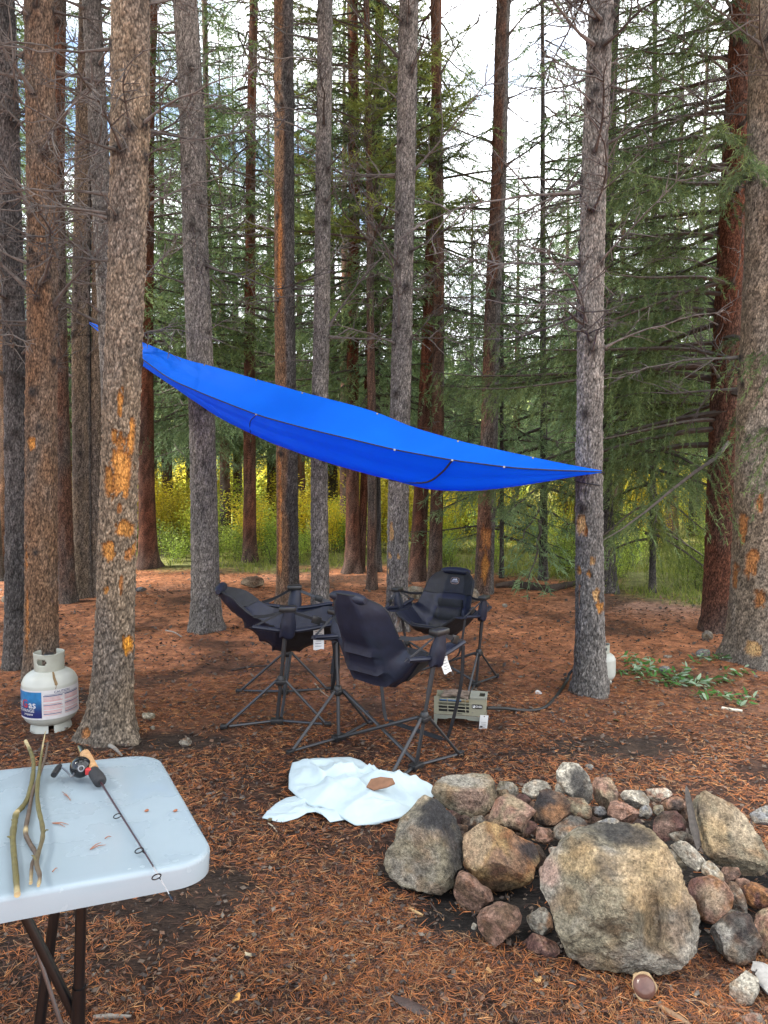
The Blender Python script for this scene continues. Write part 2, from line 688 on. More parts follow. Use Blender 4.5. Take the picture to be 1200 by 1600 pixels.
def litter():
    rng = np.random.default_rng(4)

    def lay(n, y0, y1, l0, l1, w, name, drop):
        y = y0 * (y1 / y0) ** rng.random(n)
        x = (rng.random(n) * 2 - 1) * (0.66 * y + 0.9 + 0.3 * rng.normal(0, 1, n))
        P = np.stack([x, y, 0 * x], -1)
        dens = 0.62 + 0.9 * fbm(P * 3.1, 3, 61) - drop * soil_mask(x, y) - 1.2 * ash_mask(x, y)
        k = rng.random(n) < np.clip(dens, 0.04, 1)
        k &= y < edge_y(x) + 0.2
        x, y = x[k], y[k]
        n = len(x)
        az = rng.random(n) * 2 * math.pi
        L = l0 + (l1 - l0) * rng.random(n)
        pal = np.array([[0.36, 0.120, 0.033], [0.20, 0.070, 0.027], [0.085, 0.036, 0.022], [0.27, 0.155, 0.08], [0.035, 0.020, 0.016], [0.40, 0.19, 0.07]])
        pick = rng.choice(6, n, p=[0.24, 0.25, 0.22, 0.10, 0.10, 0.09])
        cc = pal[pick] * (0.75 + 0.5 * rng.random((n, 1)))
        V, C = [], []
        z = gz(x, y) + 0.004 + 0.010 * rng.random(n) ** 2
        for s in (-1, 1):
            a = az + s * (0.08 + 0.2 * rng.random(n))
            tl = rng.normal(0, 0.16, n)
            bend = rng.normal(0, 0.55, n)
            d = np.stack([np.cos(a) * np.cos(tl), np.sin(a) * np.cos(tl), np.sin(tl)], -1)
            a2 = a + bend
            d2 = np.stack([np.cos(a2) * np.cos(tl), np.sin(a2) * np.cos(tl), np.sin(tl) - 0.12], -1)
            p = np.stack([x, y, z], -1)
            m = p + d * (L * 0.5)[:, None]
            e = m + d2 * (L * 0.5)[:, None]
            m[:, 2] = np.maximum(m[:, 2], z * 0 + gz(x, y) + 0.002)
            e[:, 2] = np.maximum(e[:, 2], gz(x, y) + 0.001)
            q = np.stack([-np.sin(a), np.cos(a), rng.normal(0, 0.5, n)], -1)
            q *= (w * (0.7 + 0.6 * rng.random(n)) * (y / y0) ** 0.5 / 2)[:, None]
            V.append(np.stack([p - q, p + q, m + q, m - q, e], 1))
            C.append(np.repeat(cc[:, None], 5, 1))
        V = np.concatenate(V).reshape(-1, 3)
        C = np.concatenate(C).reshape(-1, 3)
        b = np.arange(len(V) // 5)[:, None] * 5
        F = np.concatenate([b + np.array([0, 1, 2]), b + np.array([3, 2, 4])]) if y0 > 5 else np.concatenate([b + np.array([0, 1, 2]), b + np.array([0, 2, 3]), b + np.array([3, 2, 4])])
        tag(obj(name, mesh_np(name, V, F, M_LITTER, False, C)), kind='stuff')

    lay(215000, 1.5, 5.2, 0.030, 0.062, 0.00115, 'fallen_needles', 0.75)
    lay(60000, 5.0, 11.0, 0.03, 0.065, 0.0026, 'fallen_needles', 0.5)
    # bark crumbs, cone scales and bits of grit among the needles
    rng2 = np.random.default_rng(14)
    n = 9000
    y = 1.7 * (10.5 / 1.7) ** rng2.random(n)
    x = (rng2.random(n) * 2 - 1) * (0.60 * y + 0.5)
    k = y < edge_y(x)
    x, y = x[k], y[k]
    n = len(x)
    s = 0.004 * (0.6 + 1.6 * rng2.random((n, 1)) ** 2) * (y[:, None] / 2) ** 0.6
    c = np.stack([x, y, gz(x, y) + 0.012], -1)
    a = rng2.random(n) * 6.283
    u = np.stack([np.cos(a), np.sin(a), rng2.normal(0, 0.3, n)], -1) * s * 1.6
    v = np.stack([-np.sin(a), np.cos(a), rng2.normal(0, 0.3, n)], -1) * s
    V = np.stack([c - u, c - v, c + u, c + v, c + [0, 0, 0.004], c - [0, 0, 0.008]], 1).reshape(-1, 3)
    b = np.arange(n)[:, None] * 6
    F = np.concatenate([b + q for q in ([0, 1, 4], [1, 2, 4], [2, 3, 4], [3, 0, 4], [1, 0, 5], [2, 1, 5], [3, 2, 5], [0, 3, 5])])
    pal = np.array([[0.04, 0.028, 0.022], [0.10, 0.07, 0.05], [0.11, 0.085, 0.065], [0.14, 0.075, 0.045], [0.16, 0.13, 0.10]])
    cc = pal[rng2.choice(5, n, p=[0.46, 0.27, 0.09, 0.14, 0.04])]
    tag(obj('forest_crumbs', mesh_np('forest_crumbs', V, F, M_LITTER, False, np.repeat(cc, 6, 0))), kind='stuff')


litter()


def grass():
    rng = np.random.default_rng(8)
    n = 30000
    y = 8.0 * (17 / 8.0) ** rng.random(n)
    x = (rng.random(n) * 2 - 1) * (0.60 * y + 1)
    P = np.stack([x, y, 0 * x], -1)
    k = (y - edge_y(x) + 1.0 * fbm(P * 1.6, 4, 55)) > 0.1
    k &= fbm(P * 1.2, 3, 91) > -0.25
    x, y = x[k], y[k]
    n = len(x)
    h = 0.05 + 0.12 * rng.random(n) ** 2
    z = gz(x, y)
    a = rng.random(n) * 6.28
    b = np.stack([x, y, z], -1)
    q = np.stack([np.cos(a), np.sin(a), 0 * a], -1) * 0.009
    t = b + np.stack([rng.normal(0, 0.4, n) * h, rng.normal(0, 0.4, n) * h, h], -1)
    V = np.stack([b - q, b + q, t], 1).reshape(-1, 3)
    c = np.array([0.14, 0.20, 0.045]) + rng.random((n, 1)) * np.array([0.22, 0.16, 0.03])
    F = np.arange(3 * n).reshape(-1, 3)
    tag(obj('grass', mesh_np('grass', V, F, M_GRASS, False, np.repeat(c, 3, 0))), kind='stuff')


grass()

# ------------------------------------------------------------------ far hillside
def hillside():
    xs = np.linspace(-320, 320, 60)
    ys = np.geomspace(58, 420, 30)
    Y, X = np.meshgrid(ys, xs, indexing='ij')
    x, y = X.ravel(), Y.ravel()
    P = np.stack([x, y, 0 * x], -1)

    def hz(x, y):
        P = np.stack([x, y, 0 * x], -1)
        return -0.6 + 30 * sstep(62, 260, y) * (1 + 0.35 * fbm(P * 0.012, 3, 71)) + 1.5 * fbm(P * 0.05, 3, 72) * sstep(62, 90, y)
    c = np.array([0.20, 0.26, 0.09]) * (1 + 0.5 * fbm(P * 0.09, 4, 73)[:, None]) + np.array([0.08, 0.06, 0.0]) * sstep(0, 0.5, fbm(P * 0.03, 3, 74))[:, None]
    me = mesh_np('hillside', np.stack([x, y, hz(x, y)], -1), grid_faces(len(ys), len(xs)), M_GROUND, True, np.clip(c, 0.01, 1))
    tag(obj('hillside', me), kind='structure')
    rng = np.random.default_rng(12)
    n = 1000
    ty = rng.uniform(66, 270, n)
    tx = (rng.random(n) * 2 - 1) * (0.62 * ty + 15)
    th = 6 + 7 * rng.random(n)
    m = 60
    t = rng.random((n, m)) ** 0.7
    az = rng.random((n, m)) * 6.28
    rr = 0.17 * th[:, None] * t
    tip = np.stack([tx[:, None] + rr * np.cos(az) * 1.15, ty[:, None] + rr * np.sin(az) * 1.15, hz(tx, ty)[:, None] + th[:, None] * (1 - t) - 0.05 * th[:, None]], -1)
    inn = np.stack([tx[:, None] + 0 * t, ty[:, None] + 0 * t, hz(tx, ty)[:, None] + th[:, None] * (1 - t) + 0.06 * th[:, None]], -1)
    q = np.stack([-np.sin(az), np.cos(az), 0 * az], -1) * (0.06 * th[:, None, None] * (0.4 + t[..., None]))
    mid = inn * 0.35 + tip * 0.65
    V = np.stack([mid - q, mid + q, tip, mid - q, mid + q, inn], 2).reshape(-1, 3)
    cc = np.array([0.09, 0.14, 0.07]) + rng.random((n, 1, 1)) * np.array([0.12, 0.12, 0.03])
    cc = np.broadcast_to(cc * (0.7 + 0.6 * rng.random((n, m, 1))), (n, m, 3))
    cc = np.repeat(cc.reshape(-1, 3), 6, 0)
    F = np.arange(len(V)).reshape(-1, 3)
    tag(obj('hillside_forest', mesh_np('hillside_forest', V, F, M_LEAF, False, cc)), kind='stuff')


hillside()

# ------------------------------------------------------------------ trunks
BARKS = {   # base colour, second colour, crack darkness
    'gray': ((0.145, 0.136, 0.126), (0.205, 0.188, 0.168)),
    'dark': ((0.070, 0.066, 0.064), (0.110, 0.100, 0.095)),
    'tan': ((0.215, 0.163, 0.112), (0.160, 0.133, 0.108)),
    'brown': ((0.178, 0.104, 0.060), (0.142, 0.108, 0.082)),
    'red': ((0.150, 0.058, 0.032), (0.110, 0.062, 0.045)),
    'redgray': ((0.135, 0.070, 0.045), (0.110, 0.092, 0.078)),
    'pale': ((0.265, 0.225, 0.178), (0.215, 0.165, 0.115)),
}


def trunk_mesh(name, B, fx, fr, ztop, zfine, kind, seg, dz, flare, patches, knots, seed, side=None, relief=0.006):
    rng = np.random.default_rng(seed)
    zs = np.concatenate([np.arange(-0.10, 0.35, dz), np.arange(0.35, zfine, dz), np.arange(zfine, ztop, 0.35), [ztop]])
    th = np.arange(seg) * 2 * math.pi / seg
    Z, T = np.meshgrid(zs, th, indexing='ij')
    z, t = Z.ravel(), T.ravel()
    r0 = fr(z)
    ph = rng.random(4) * 6.28
    butt = 0.55 + 0.45 * (0.6 * np.cos(3 * t + ph[0]) + 0.4 * np.cos(5 * t + ph[1]))
    zz = np.maximum(z, 0)
    r = r0 * (1 + flare * (np.exp(-zz / 0.13) * butt + 0.25 * np.exp(-zz / 0.5)))
    cx, cy = np.cos(t), np.sin(t)
    S = np.stack([cx * r0, cy * r0, z], -1)
    r = r * (1 + 0.035 * fbm(S * np.array([4, 4, 1.2]), 3, seed + 1) + 0.03 * np.cos(2 * t + ph[2] + 0.3 * z))
    f1, f2, cid = worley(S * np.array([62, 62, 30]) + 0.7 * fbm(S * 26, 2, seed)[:, None], seed)
    plate = sstep(0.02, 0.30, f2 - f1)
    fine = fbm(S * np.array([60, 60, 30]), 3, seed + 4)
    r = r + relief * (plate * (0.45 + 0.75 * cid) - 0.5) + relief * 0.8 * fine
    a, b = np.array(BARKS[kind][0]), np.array(BARKS[kind][1])
    w = sstep(-0.25, 0.35, fbm(S * np.array([5, 5, 1.8]), 4, seed + 9))[:, None]
    c = a * (1 - w) + b * w
    c = c * (0.80 + 0.45 * cid)[:, None] * (0.45 + 0.55 * plate)[:, None] * (1 + 0.6 * fine)[:, None]
    if side is not None:            # another bark colour on one side; on twotone it paints light from the left
        k2, ang, wid = side
        d = np.angle(np.exp(1j * (t - ang)))
        m = (1 - sstep(wid - 0.25, wid + 0.25, np.abs(d) + 0.35 * fbm(S * np.array([9, 9, 2.5]), 3, seed + 3)))[:, None]
        c2 = np.array(BARKS[k2][0]) * (0.75 + 0.5 * cid)[:, None] * (0.45 + 0.55 * plate)[:, None]
        c = c * (1 - m) + c2 * m
    lo = np.exp(-zz / 0.25)[:, None] * 0.5      # grey weathered foot
    c = c * (1 - lo) + np.array([0.12, 0.105, 0.09]) * (0.5 + 0.6 * plate)[:, None] * lo
    tc = math.atan2(-B[1], -B[0])
    for (x0, y0, x1, y1, wc) in patches:
        pc = at_y((x0 + x1) / 2, (y0 + y1) / 2, B[1])
        hz = abs(y1 - y0) / 2 * B[1] / FPX
        rr = float(fr(np.array([pc[2] - B[2]]))[0])
        zc = pc[2] - B[2]
        dx0 = np.clip((at_y(x0, (y0 + y1) / 2, B[1])[0] - B[0] - float(fx(np.array([zc]))[0])) / rr, -0.98, 0.98)
        dx1 = np.clip((at_y(x1, (y0 + y1) / 2, B[1])[0] - B[0] - float(fx(np.array([zc]))[0])) / rr, -0.98, 0.98)
        p0, p1 = math.asin(dx0), math.asin(dx1)
        d = np.angle(np.exp(1j * (t - tc - (p0 + p1) / 2)))
        e = (np.abs(d / max((p1 - p0) / 2, 0.05)) ** 3 + np.abs((z - zc) / hz) ** 3) ** (1 / 3)
        e = e + 0.75 * fbm(S * np.array([26, 26, 8]), 4, seed + int(x0)) + 0.30 * (cid - 0.5)
        m = 1 - sstep(0.88, 0.98, e)
        r = r - m * (relief * 0.9 + 0.004)
        grain = fbm(S * np.array([110, 110, 5]), 3, seed + 2)
        wood = np.array(wc) * (1 + 0.55 * grain + 0.35 * fbm(S * 14, 2, seed))[:, None]
        rim = ((1 - sstep(0.55, 0.92, e)) * 0.65 + 0.35)[:, None]
        wood = wood * rim + np.array([0.17, 0.06, 0.02]) * (1 - rim)
        c = c * (1 - m[:, None]) + wood * m[:, None]
        lip = np.exp(-((e - 1.04) / 0.09) ** 2)
        r = r + lip * relief * 0.7
    for (kz, ka, ks) in knots:
        d = np.angle(np.exp(1j * (t - ka))) * r0
        e = np.hypot(d / ks, (z - kz) / (ks * 1.25))
        g = np.exp(-e ** 2)
        r = r + g * ks * 0.45
        kc = np.clip(1.25 * np.exp(-(e / 1.1) ** 2), 0, 1)[:, None]
        c = c * (1 - kc) + np.array([0.028, 0.024, 0.022]) * kc
    x = cx * r + fx(z)
    y = cy * r
    V = np.stack([x, y, z], -1)
    return mesh_np(name, V, grid_faces(len(zs), seg, True), M_BARK, True, np.clip(c, 0.006, 1))


# dead branch library (unit length, along +X, up +Z)
def dead_branch_mesh(seed):
    rng = np.random.default_rng(seed)
    mb = MB()
    n = 9
    t = np.linspace(0, 1, n)
    sag = rng.uniform(-0.22, 0.22)
    y = np.cumsum(rng.normal(0, 0.028, n)) * t
    z = sag * (t - t ** 2) * 2 + np.cumsum(rng.normal(0, 0.024, n)) * t
    P = np.stack([t, y, z], -1)
    g = rng.uniform(0.55, 1.3)
    col = np.array([1, 0.98, 0.96]) * g
    mb.tube(P, np.interp(t, [0, 0.06, 1], [0.017, 0.0088, 0.0022]), 6, col, True)
    for k in range(rng.integers(8, 15)):
        u = rng.uniform(0.15, 0.95)
        b = np.array([np.interp(u, t, P[:, i]) for i in range(3)])
        s = rng.choice([-1, 1])
        d = np.array([rng.uniform(0.25, 0.9), s * rng.uniform(0.3, 0.9), rng.uniform(-0.5, 0.45)])
        d /= np.linalg.norm(d)
        l = rng.uniform(0.12, 0.42) * (1.15 - u * 0.6)
        q = [b + d * l * v + np.array([0, 0, -0.25 * l * v * v]) + rng.normal(0, 0.02 * l, 3) * (v > 0) for v in np.linspace(0, 1, 5)]
        mb.tube(q, np.linspace(0.0055, 0.0016, 5), 4, col, False)
        for j in range(rng.integers(1, 5)):
            v = rng.uniform(0.3, 1)
            bb = b + d * l * v + np.array([0, 0, -0.25 * l * v * v])
            dd = d * 0.5 + rng.normal(0, 0.6, 3)
            dd /= np.linalg.norm(dd)
            ll = l * rng.uniform(0.2, 0.5)
            mb.tube([bb, bb + dd * ll * 0.5, bb + dd * ll + np.array([0, 0, -0.1 * ll])], [0.003, 0.0022, 0.0012], 3, col, False)
    return mb.build('dead_branch', M_DEAD, True)


M_DEAD = simple('dead_branch_wood', (0.105, 0.095, 0.088), 0.85, nscale=20, namt=0.5, bump=0.3)
# colour goes through the col attribute so that some branches are paler
for n in list(M_DEAD.node_tree.nodes):
    if n.type == 'MIX':
        at = M_DEAD.node_tree.nodes.new('ShaderNodeAttribute')
        at.attribute_name = 'col'
        m2 = M_DEAD.node_tree.nodes.new('ShaderNodeMix')
        m2.data_type = 'RGBA'
        m2.blend_type = 'MULTIPLY'
        m2.inputs[0].default_value = 1
        m2.inputs[6].default_value = (0.105, 0.095, 0.088, 1)
        M_DEAD.node_tree.links.new(at.outputs['Color'], m2.inputs[7])
        M_DEAD.node_tree.links.new(m2.outputs[2], n.inputs[6])
        break
DEAD = [dead_branch_mesh(100 + i) for i in range(14)]


# ------------------------------------------------------------------ conifer crowns
def crown(seed, z0, z1, R, nbr, droop, hang, nl, nw, space, cols, elev=(-0.15, 0.25), bare=0.15, twig_gap=0.055, fullness=1.0, shape=1.1, inner=None, tl=0.36):
    """returns (wood mesh, foliage mesh) round the z axis, tree top at z1"""
    rng = np.random.default_rng(seed)
    mb = MB()
    NV, NC = [], []
    zb = z0 + (z1 - z0) * (np.arange(nbr) + rng.random(nbr)) / nbr
    for i in range(nbr):
        z = zb[i]
        L = R * max(0.08, 1 - ((z - z0) / (z1 - z0)) ** shape) * rng.uniform(0.65, 1.15)
        L = max(L, 0.25)
        az = rng.random() * 6.283 if inner is None else inner[0] + rng.normal(0, inner[1])
        el = rng.uniform(*elev)
        n = 8
        t = np.linspace(0, 1, n)
        wob = np.cumsum(rng.normal(0, 0.02, n)) * L
        rr = L * t
        zz = z + L * (math.tan(el) * t - droop * t ** 1.6 + droop * 0.35 * t ** 4)
        ca, sa = math.cos(az), math.sin(az)
        P = np.stack([rr * ca - wob * sa, rr * sa + wob * ca, zz], -1)
        mb.tube(P, np.linspace(0.008 + 0.008 * L, 0.003, n), 4, None, False)
        if rng.random() > fullness:
            continue
        m = max(4, int(L * (1 - bare) / twig_gap))
        u = bare + (1 - bare) * (np.arange(m) + rng.random(m)) / m
        base = np.stack([np.interp(u, t, P[:, k]) for k in range(3)], -1)
        side = np.where(np.arange(m) % 2 == 0, 1.0, -1.0)
        bd = np.array([ca, sa, 0])
        pd = np.array([-sa, ca, 0])
        d = bd * rng.uniform(0.35, 0.9, (m, 1)) + pd * (side * rng.uniform(0.5, 1.0, m))[:, None]
        d[:, 2] += rng.normal(-0.25 - hang, 0.2, m)
        d /= np.linalg.norm(d, axis=1, keepdims=True)
        l = (0.10 + tl * L * (1 - u) ** 0.7 * rng.uniform(0.5, 1.1, m)).clip(0.1, 0.75)
        l[-3:] = 0.15
        # the tip of the branch itself is needled
        base = np.concatenate([base, P[[-3, -2]]])
        d = np.concatenate([d, [P[-2] - P[-3], P[-1] - P[-2]]])
        d[-2:] /= np.linalg.norm(d[-2:], axis=1, keepdims=True) + 1e-9
        l = np.concatenate([l, [0.3 * L * 0.5, 0.25]])
        tint = rng.random((len(l), 1)) * 0.75 + 0.25 * rng.random()
        c0 = cols[0] * (1 - tint) + cols[1] * tint
        kn = np.maximum(4, (l / space).astype(int))
        j = np.repeat(np.arange(len(l)), kn)
        k = len(j)
        v = rng.random(k)
        p = base[j] + d[j] * (l[j] * v)[:, None]
        p[:, 2] -= (0.18 + hang) * l[j] * v ** 2
        dd = d[j] * 0.75 + rng.normal(0, 0.5, (k, 3))
        dd[:, 2] -= 0.15 + 0.5 * hang
        dd /= np.linalg.norm(dd, axis=1, keepdims=True)
        q = np.cross(dd, rng.normal(0, 1, (k, 3)))
        q /= np.linalg.norm(q, axis=1, keepdims=True) + 1e-9
        ln = nl * rng.uniform(0.7, 1.25, (k, 1))
        w = nw * 0.5
        NV.append(np.stack([p - q * w, p + q * w, p + dd * ln], 1).reshape(-1, 3))
        cc = c0[j] * rng.uniform(0.7, 1.3, (k, 1)) * (0.85 + 0.4 * v[:, None])
        NC.append(np.repeat(cc, 3, 0))
    V = np.concatenate(NV)
    C = np.concatenate(NC)
    F = np.arange(len(V)).reshape(-1, 3)
    return mb.build('limbs', M_BRANCH, True), mesh_np('crown', V, F, M_LEAF, False, C), len(F)


GR = (np.array([0.070, 0.125, 0.056]), np.array([0.250, 0.340, 0.125]))
GRB = (np.array([0.075, 0.132, 0.076]), np.array([0.250, 0.345, 0.160]))
OLIVE = (np.array([0.080, 0.120, 0.030]), np.array([0.260, 0.310, 0.070]))
PINE = (np.array([0.085, 0.130, 0.035]), np.array([0.300, 0.350, 0.085]))

CROWNS = {}


def reg(key, *a, **k):
    w, f, n = crown(*a, **k)
    CROWNS[key] = (w, f)
    print('crown', key, n)


reg('spruce_a', 11, 2.7, 13.0, 2.1, 150, 0.30, 0.15, 0.062, 0.0115, 0.0135, GR, twig_gap=0.050, tl=0.40, bare=0.10)
reg('spruce_b', 12, 2.2, 11.0, 2.0, 150, 0.36, 0.25, 0.066, 0.0120, 0.0145, GRB, twig_gap=0.050, tl=0.40, bare=0.08)
reg('spruce_c', 13, 3.2, 14.0, 1.8, 120, 0.25, 0.10, 0.062, 0.0115, 0.0140, GR, fullness=0.85, twig_gap=0.050, tl=0.40, bare=0.10)
reg('spruce_far', 14, 0.6, 9.0, 1.9, 110, 0.25, 0.10, 0.12, 0.030, 0.022, (GRB[0] * 1.2, GRB[1] * 1.2))
reg('pine_top', 15, 4.2, 12.0, 1.7, 70, 0.05, -0.25, 0.085, 0.010, 0.0062, PINE, elev=(0.0, 0.6), bare=0.4, fullness=0.95)
reg('droop_small', 16, 0.6, 6.0, 1.3, 60, 0.75, 0.9, 0.045, 0.0055, 0.0042, OLIVE, elev=(-0.1, 0.2), twig_gap=0.036, bare=0.05)
reg('droop_big', 17, 1.7, 10.0, 2.7, 96, 0.36, 0.28, 0.05, 0.0070, 0.0058, (GR[0] * 0.9, GR[1] * 0.72 + OLIVE[1] * 0.1), elev=(-0.1, 0.3), bare=0.18, inner=(2.9, 0.85), tl=0.28, twig_gap=0.040)
reg('shade_canopy', 19, 8.6, 14.5, 1.9, 60, 0.10, 0.05, 0.14, 0.035, 0.016, PINE, elev=(0.0, 0.5), bare=0.15)  # crown above the view, added to keep the sun off the camp
reg('sapling', 18, 0.5, 5.0, 1.1, 70, 0.35, 0.2, 0.06, 0.009, 0.0095, GRB)

# ------------------------------------------------------------------ the trees
WOOD = (0.36, 0.165, 0.042)
WOODP = (0.40, 0.25, 0.11)
WOODR = (0.30, 0.13, 0.045)
rngT = np.random.default_rng(77)
TREES = {}


def tree(key, label, base, x730, w730, x0, w0, kind, D=None, H=14.0, flare=0.45, patches=(), side=None, nb=10, bz=(1.6, 6.5), bl=(0.5, 1.3),
         crown_key=None, cscale=1.0, crot=0.0, cat='tree', name='pine_tree', knots=16, be=(-8, 38), group='tree trunks around the camp'):
    B = at_ground(*base)
    if D is not None:
        B = at_y(base[0], 800, D)
        B[2] = gz1(B[0], B[1])
    Y = B[1]
    seed = abs(hash(key)) % 1000 if False else sum(ord(ch) * (i + 3) for i, ch in enumerate(key)) % 997
    rng = np.random.default_rng(seed)
    a, b = at_y(x730, 730, Y), at_y(x0, 0, Y)
    za, zb_ = a[2] - B[2], b[2] - B[2]
    co = np.polyfit([0, za, zb_], [0, a[0] - B[0], b[0] - B[0]], 2)
    s1 = 2 * co[0] * zb_ + co[1]

    def fx(z):
        z = np.asarray(z, float)
        return np.where(z < zb_, np.polyval(co, z), np.polyval(co, zb_) + s1 * (z - zb_)) * (z > -1) + 0.012 * vnoise(np.stack([z * 0.6, 0 * z, 0 * z], -1), seed)
    ra, rb = w730 / 2 * Y / FPX, w0 / 2 * Y / FPX

    def fr(z):
        r = ra + (rb - ra) * (np.asarray(z, float) - za) / (zb_ - za)
        return np.clip(r, 0.22 * ra, 1.6 * ra)
    t = thing(name, label, cat, tuple(B), group)
    det = Y < 8.8
    seg = int(np.clip(560 / Y * (ra / 0.1) ** 0.5, 18, 96)) if det else 20
    dz = 0.0036 * Y if det else 0.10
    if key == 'peeled':
        seg, dz = 120, 0.011
    kn = [(rng.uniform(0.9, zb_ + 0.5), rng.random() * 6.283, rng.uniform(0.018, 0.034)) for _ in range(knots)] if det else []
    brs = []
    for k in range(int(nb * (1.45 if det else 1))):
        z = rng.uniform(bz[0], min(bz[1], zb_ + 0.6))
        az = rng.random() * 6.283
        brs.append((z, az, math.radians(rng.uniform(*be)), rng.uniform(*bl)))
        if det:
            kn.append((z, az, 0.026))
    me = trunk_mesh('trunk', B, fx, fr, H, zb_ + 0.4, kind, seg, dz, flare, patches, kn, seed, side, relief=0.0075 if det else 0.004)
    obj('trunk', me, t)
    for (z, az, el, L) in brs:
        r = float(fr(np.array([z]))[0]) * 0.9
        x = float(fx(np.array([z]))[0])
        m = DEAD[rng.integers(len(DEAD))]
        obj('dead_branch', m, t, (x + r * math.cos(az), r * math.sin(az), z), (rng.random() * 6.28, -el, az), (L, L, L))
    if crown_key is None and det:
        crown_key, crot = 'shade_canopy', rng.random() * 6.28  # near trunks carry the unseen crown added for shade
    if crown_key:
        w, f = CROWNS[crown_key]
        o = obj('crown', f, t, (float(fx(np.array([9.0 if crown_key == 'shade_canopy' else 4.0]))[0]), 0, 0), (0, 0, crot), (cscale,) * 3)
        tag(obj('limbs', w, t, o.location, (0, 0, crot), (cscale,) * 3), kind='stuff')
    TREES[key] = (t, B, fx, fr)
    return t


tree('farleft', 'slender dark grey trunk at the left picture edge, left of the brown trunk', (27, 1042), 27, 34, 4, 30, 'dark', nb=16, bz=(2.2, 5.5))
tree('brown', 'straight brown orange barked trunk right behind the propane tank at left', (66, 1064), 67, 46, 60, 40, 'brown', nb=22, bz=(2.4, 5.2), flare=0.35,
     patches=((46, 684, 56, 703, WOOD), (42, 850, 46, 890, WOODR), (43, 920, 47, 1000, WOODR)))
tree('peeled', 'near tan trunk with large peeled orange wood patches, beside the table', (172, 1152), 189, 54, 203, 55, 'tan', nb=20, bz=(2.5, 4.8), bl=(0.4, 1.0), flare=1.0, knots=14,
     patches=((184, 612, 192, 652, WOOD), (199, 650, 208, 712, WOOD), (174, 690, 207, 780, WOOD), (173, 668, 183, 694, WOOD), (164, 728, 174, 775, WOOD),
              (178, 813, 213, 838, WOOD), (161, 842, 181, 874, WOOD), (203, 842, 213, 872, WOOD), (192, 856, 205, 874, WOODR), (162, 912, 170, 925, WOOD),
              (182, 785, 190, 800, WOODR), (186, 896, 191, 925, WOODR), (189, 988, 211, 1017, (0.50, 0.22, 0.03)), (140, 1128, 152, 1146, WOODR)))
tree('lean', 'grey trunk half hidden behind the peeled trunk, leaning left at its top', (192, 985), 179, 27, 142, 26, 'gray', nb=14, bz=(2.5, 6.5))
tree('slim', 'narrow red grey trunk just right of the brown barked trunk', (106, 941), 98, 23, 93, 18, 'redgray', nb=12, bz=(2.5, 6.5))
tree('bigtan', 'tan trunk in the left row with the blue tarp tied in front of it', (131, 932), 129, 29, 134, 20, 'tan', side=('gray', 0.2, 0.7), nb=14, bz=(2.4, 7))
tree('twin', 'thinner brownish trunk touching the tan trunk in the left row', (151, 931), 152, 18, 148, 14, 'tan', nb=8, bz=(2.4, 7))
tree('stump', 'short looking brown trunk at the far left edge in the back', (8, 896), 10, 27, 0, 22, 'brown', nb=8, bz=(2.0, 6), crown_key='spruce_c', crot=1.0)
tree('redleft', 'dark red brown trunk with a wide pale root flare behind the peeled trunk', (231, 887), 229, 25, 237, 17, 'red', nb=10, bz=(2, 6), flare=0.9, crown_key='spruce_c', crot=0.3, name='spruce_tree')
tree('bigray', 'thick smooth grey trunk with a spreading foot, left of the chairs', (322, 984), 318, 39, 288, 34, 'gray', nb=15, bz=(2.8, 6.5), flare=0.62, be=(-40, 30), knots=14)
tree('thinback', 'very thin trunk showing behind the thick grey trunk at top left', (332, 872), 330, 9, 320, 8, 'tan', nb=5, bz=(2, 7), crown_key='spruce_b', crot=2.2, name='spruce_tree')
tree('redthin', 'thin rusty red trunk between the thick grey trunk and the two toned trunk', (391, 878), 390, 19, 396, 13, 'red', nb=8, bz=(2, 7), crown_key='spruce_a', crot=0.9, name='spruce_tree')
tree('twotone', 'trunk rusty brown on its lit left and dark grey right, behind the left chair', (451, 950), 448, 32, 444, 29, 'dark', side=('brown', 3.6, 1.15), nb=16, bz=(2.6, 7), patches=((433, 300, 440, 480, WOODR), (434, 700, 440, 900, WOODR)))  # brown left and dark right put the sidelight into the bark colour
tree('slimgray', 'pale grey slim trunk right of the two toned trunk, behind the left chair', (500, 972), 500, 26, 509, 22, 'gray', nb=14, bz=(2.6, 7), be=(-5, 45))
tree('redflare', 'rust red trunk with a flared foot in the back, middle of the picture', (551, 895), 552, 20, 550, 15, 'red', nb=8, bz=(1.8, 7), flare=0.9, crown_key='spruce_a', crot=2.0, name='spruce_tree')
tree('redlean', 'thin red trunk leaning against the flared rust red trunk', (562, 893), 570, 12, 590, 9, 'red', nb=4, bz=(2, 7), crown_key='pine_top', crot=0.5)
tree('lightthin', 'thin light brown trunk right of the flared rust red trunk', (580, 921), 580, 14, 572, 9, 'redgray', nb=6, bz=(2, 7), crown_key='pine_top', crot=2.5)
tree('darkthin', 'thin dark trunk in the back, left of the grey trunk behind the chairs', (592, 893), 590, 9, 598, 8, 'dark', nb=5, bz=(2, 7), crown_key='spruce_b', crot=4.2, name='spruce_tree')
tree('midgray', 'dark grey flecked trunk in the centre, behind the middle chair', (618, 985), 624, 31, 638, 28, 'gray', nb=18, bz=(2.6, 6.5), flare=0.4, be=(0, 55), side=('dark', 1.2, 1.4),
     patches=((609, 815, 615, 842, WOODP), (605, 860, 611, 872, WOODP), (620, 862, 626, 874, WOODP), (604, 886, 608, 898, WOODP)))
tree('redright', 'reddish trunk leaning right, just right of the central grey trunk', (652, 907), 660, 22, 684, 11, 'red', nb=8, bz=(2, 7), crown_key='spruce_c', crot=3.0, name='spruce_tree')
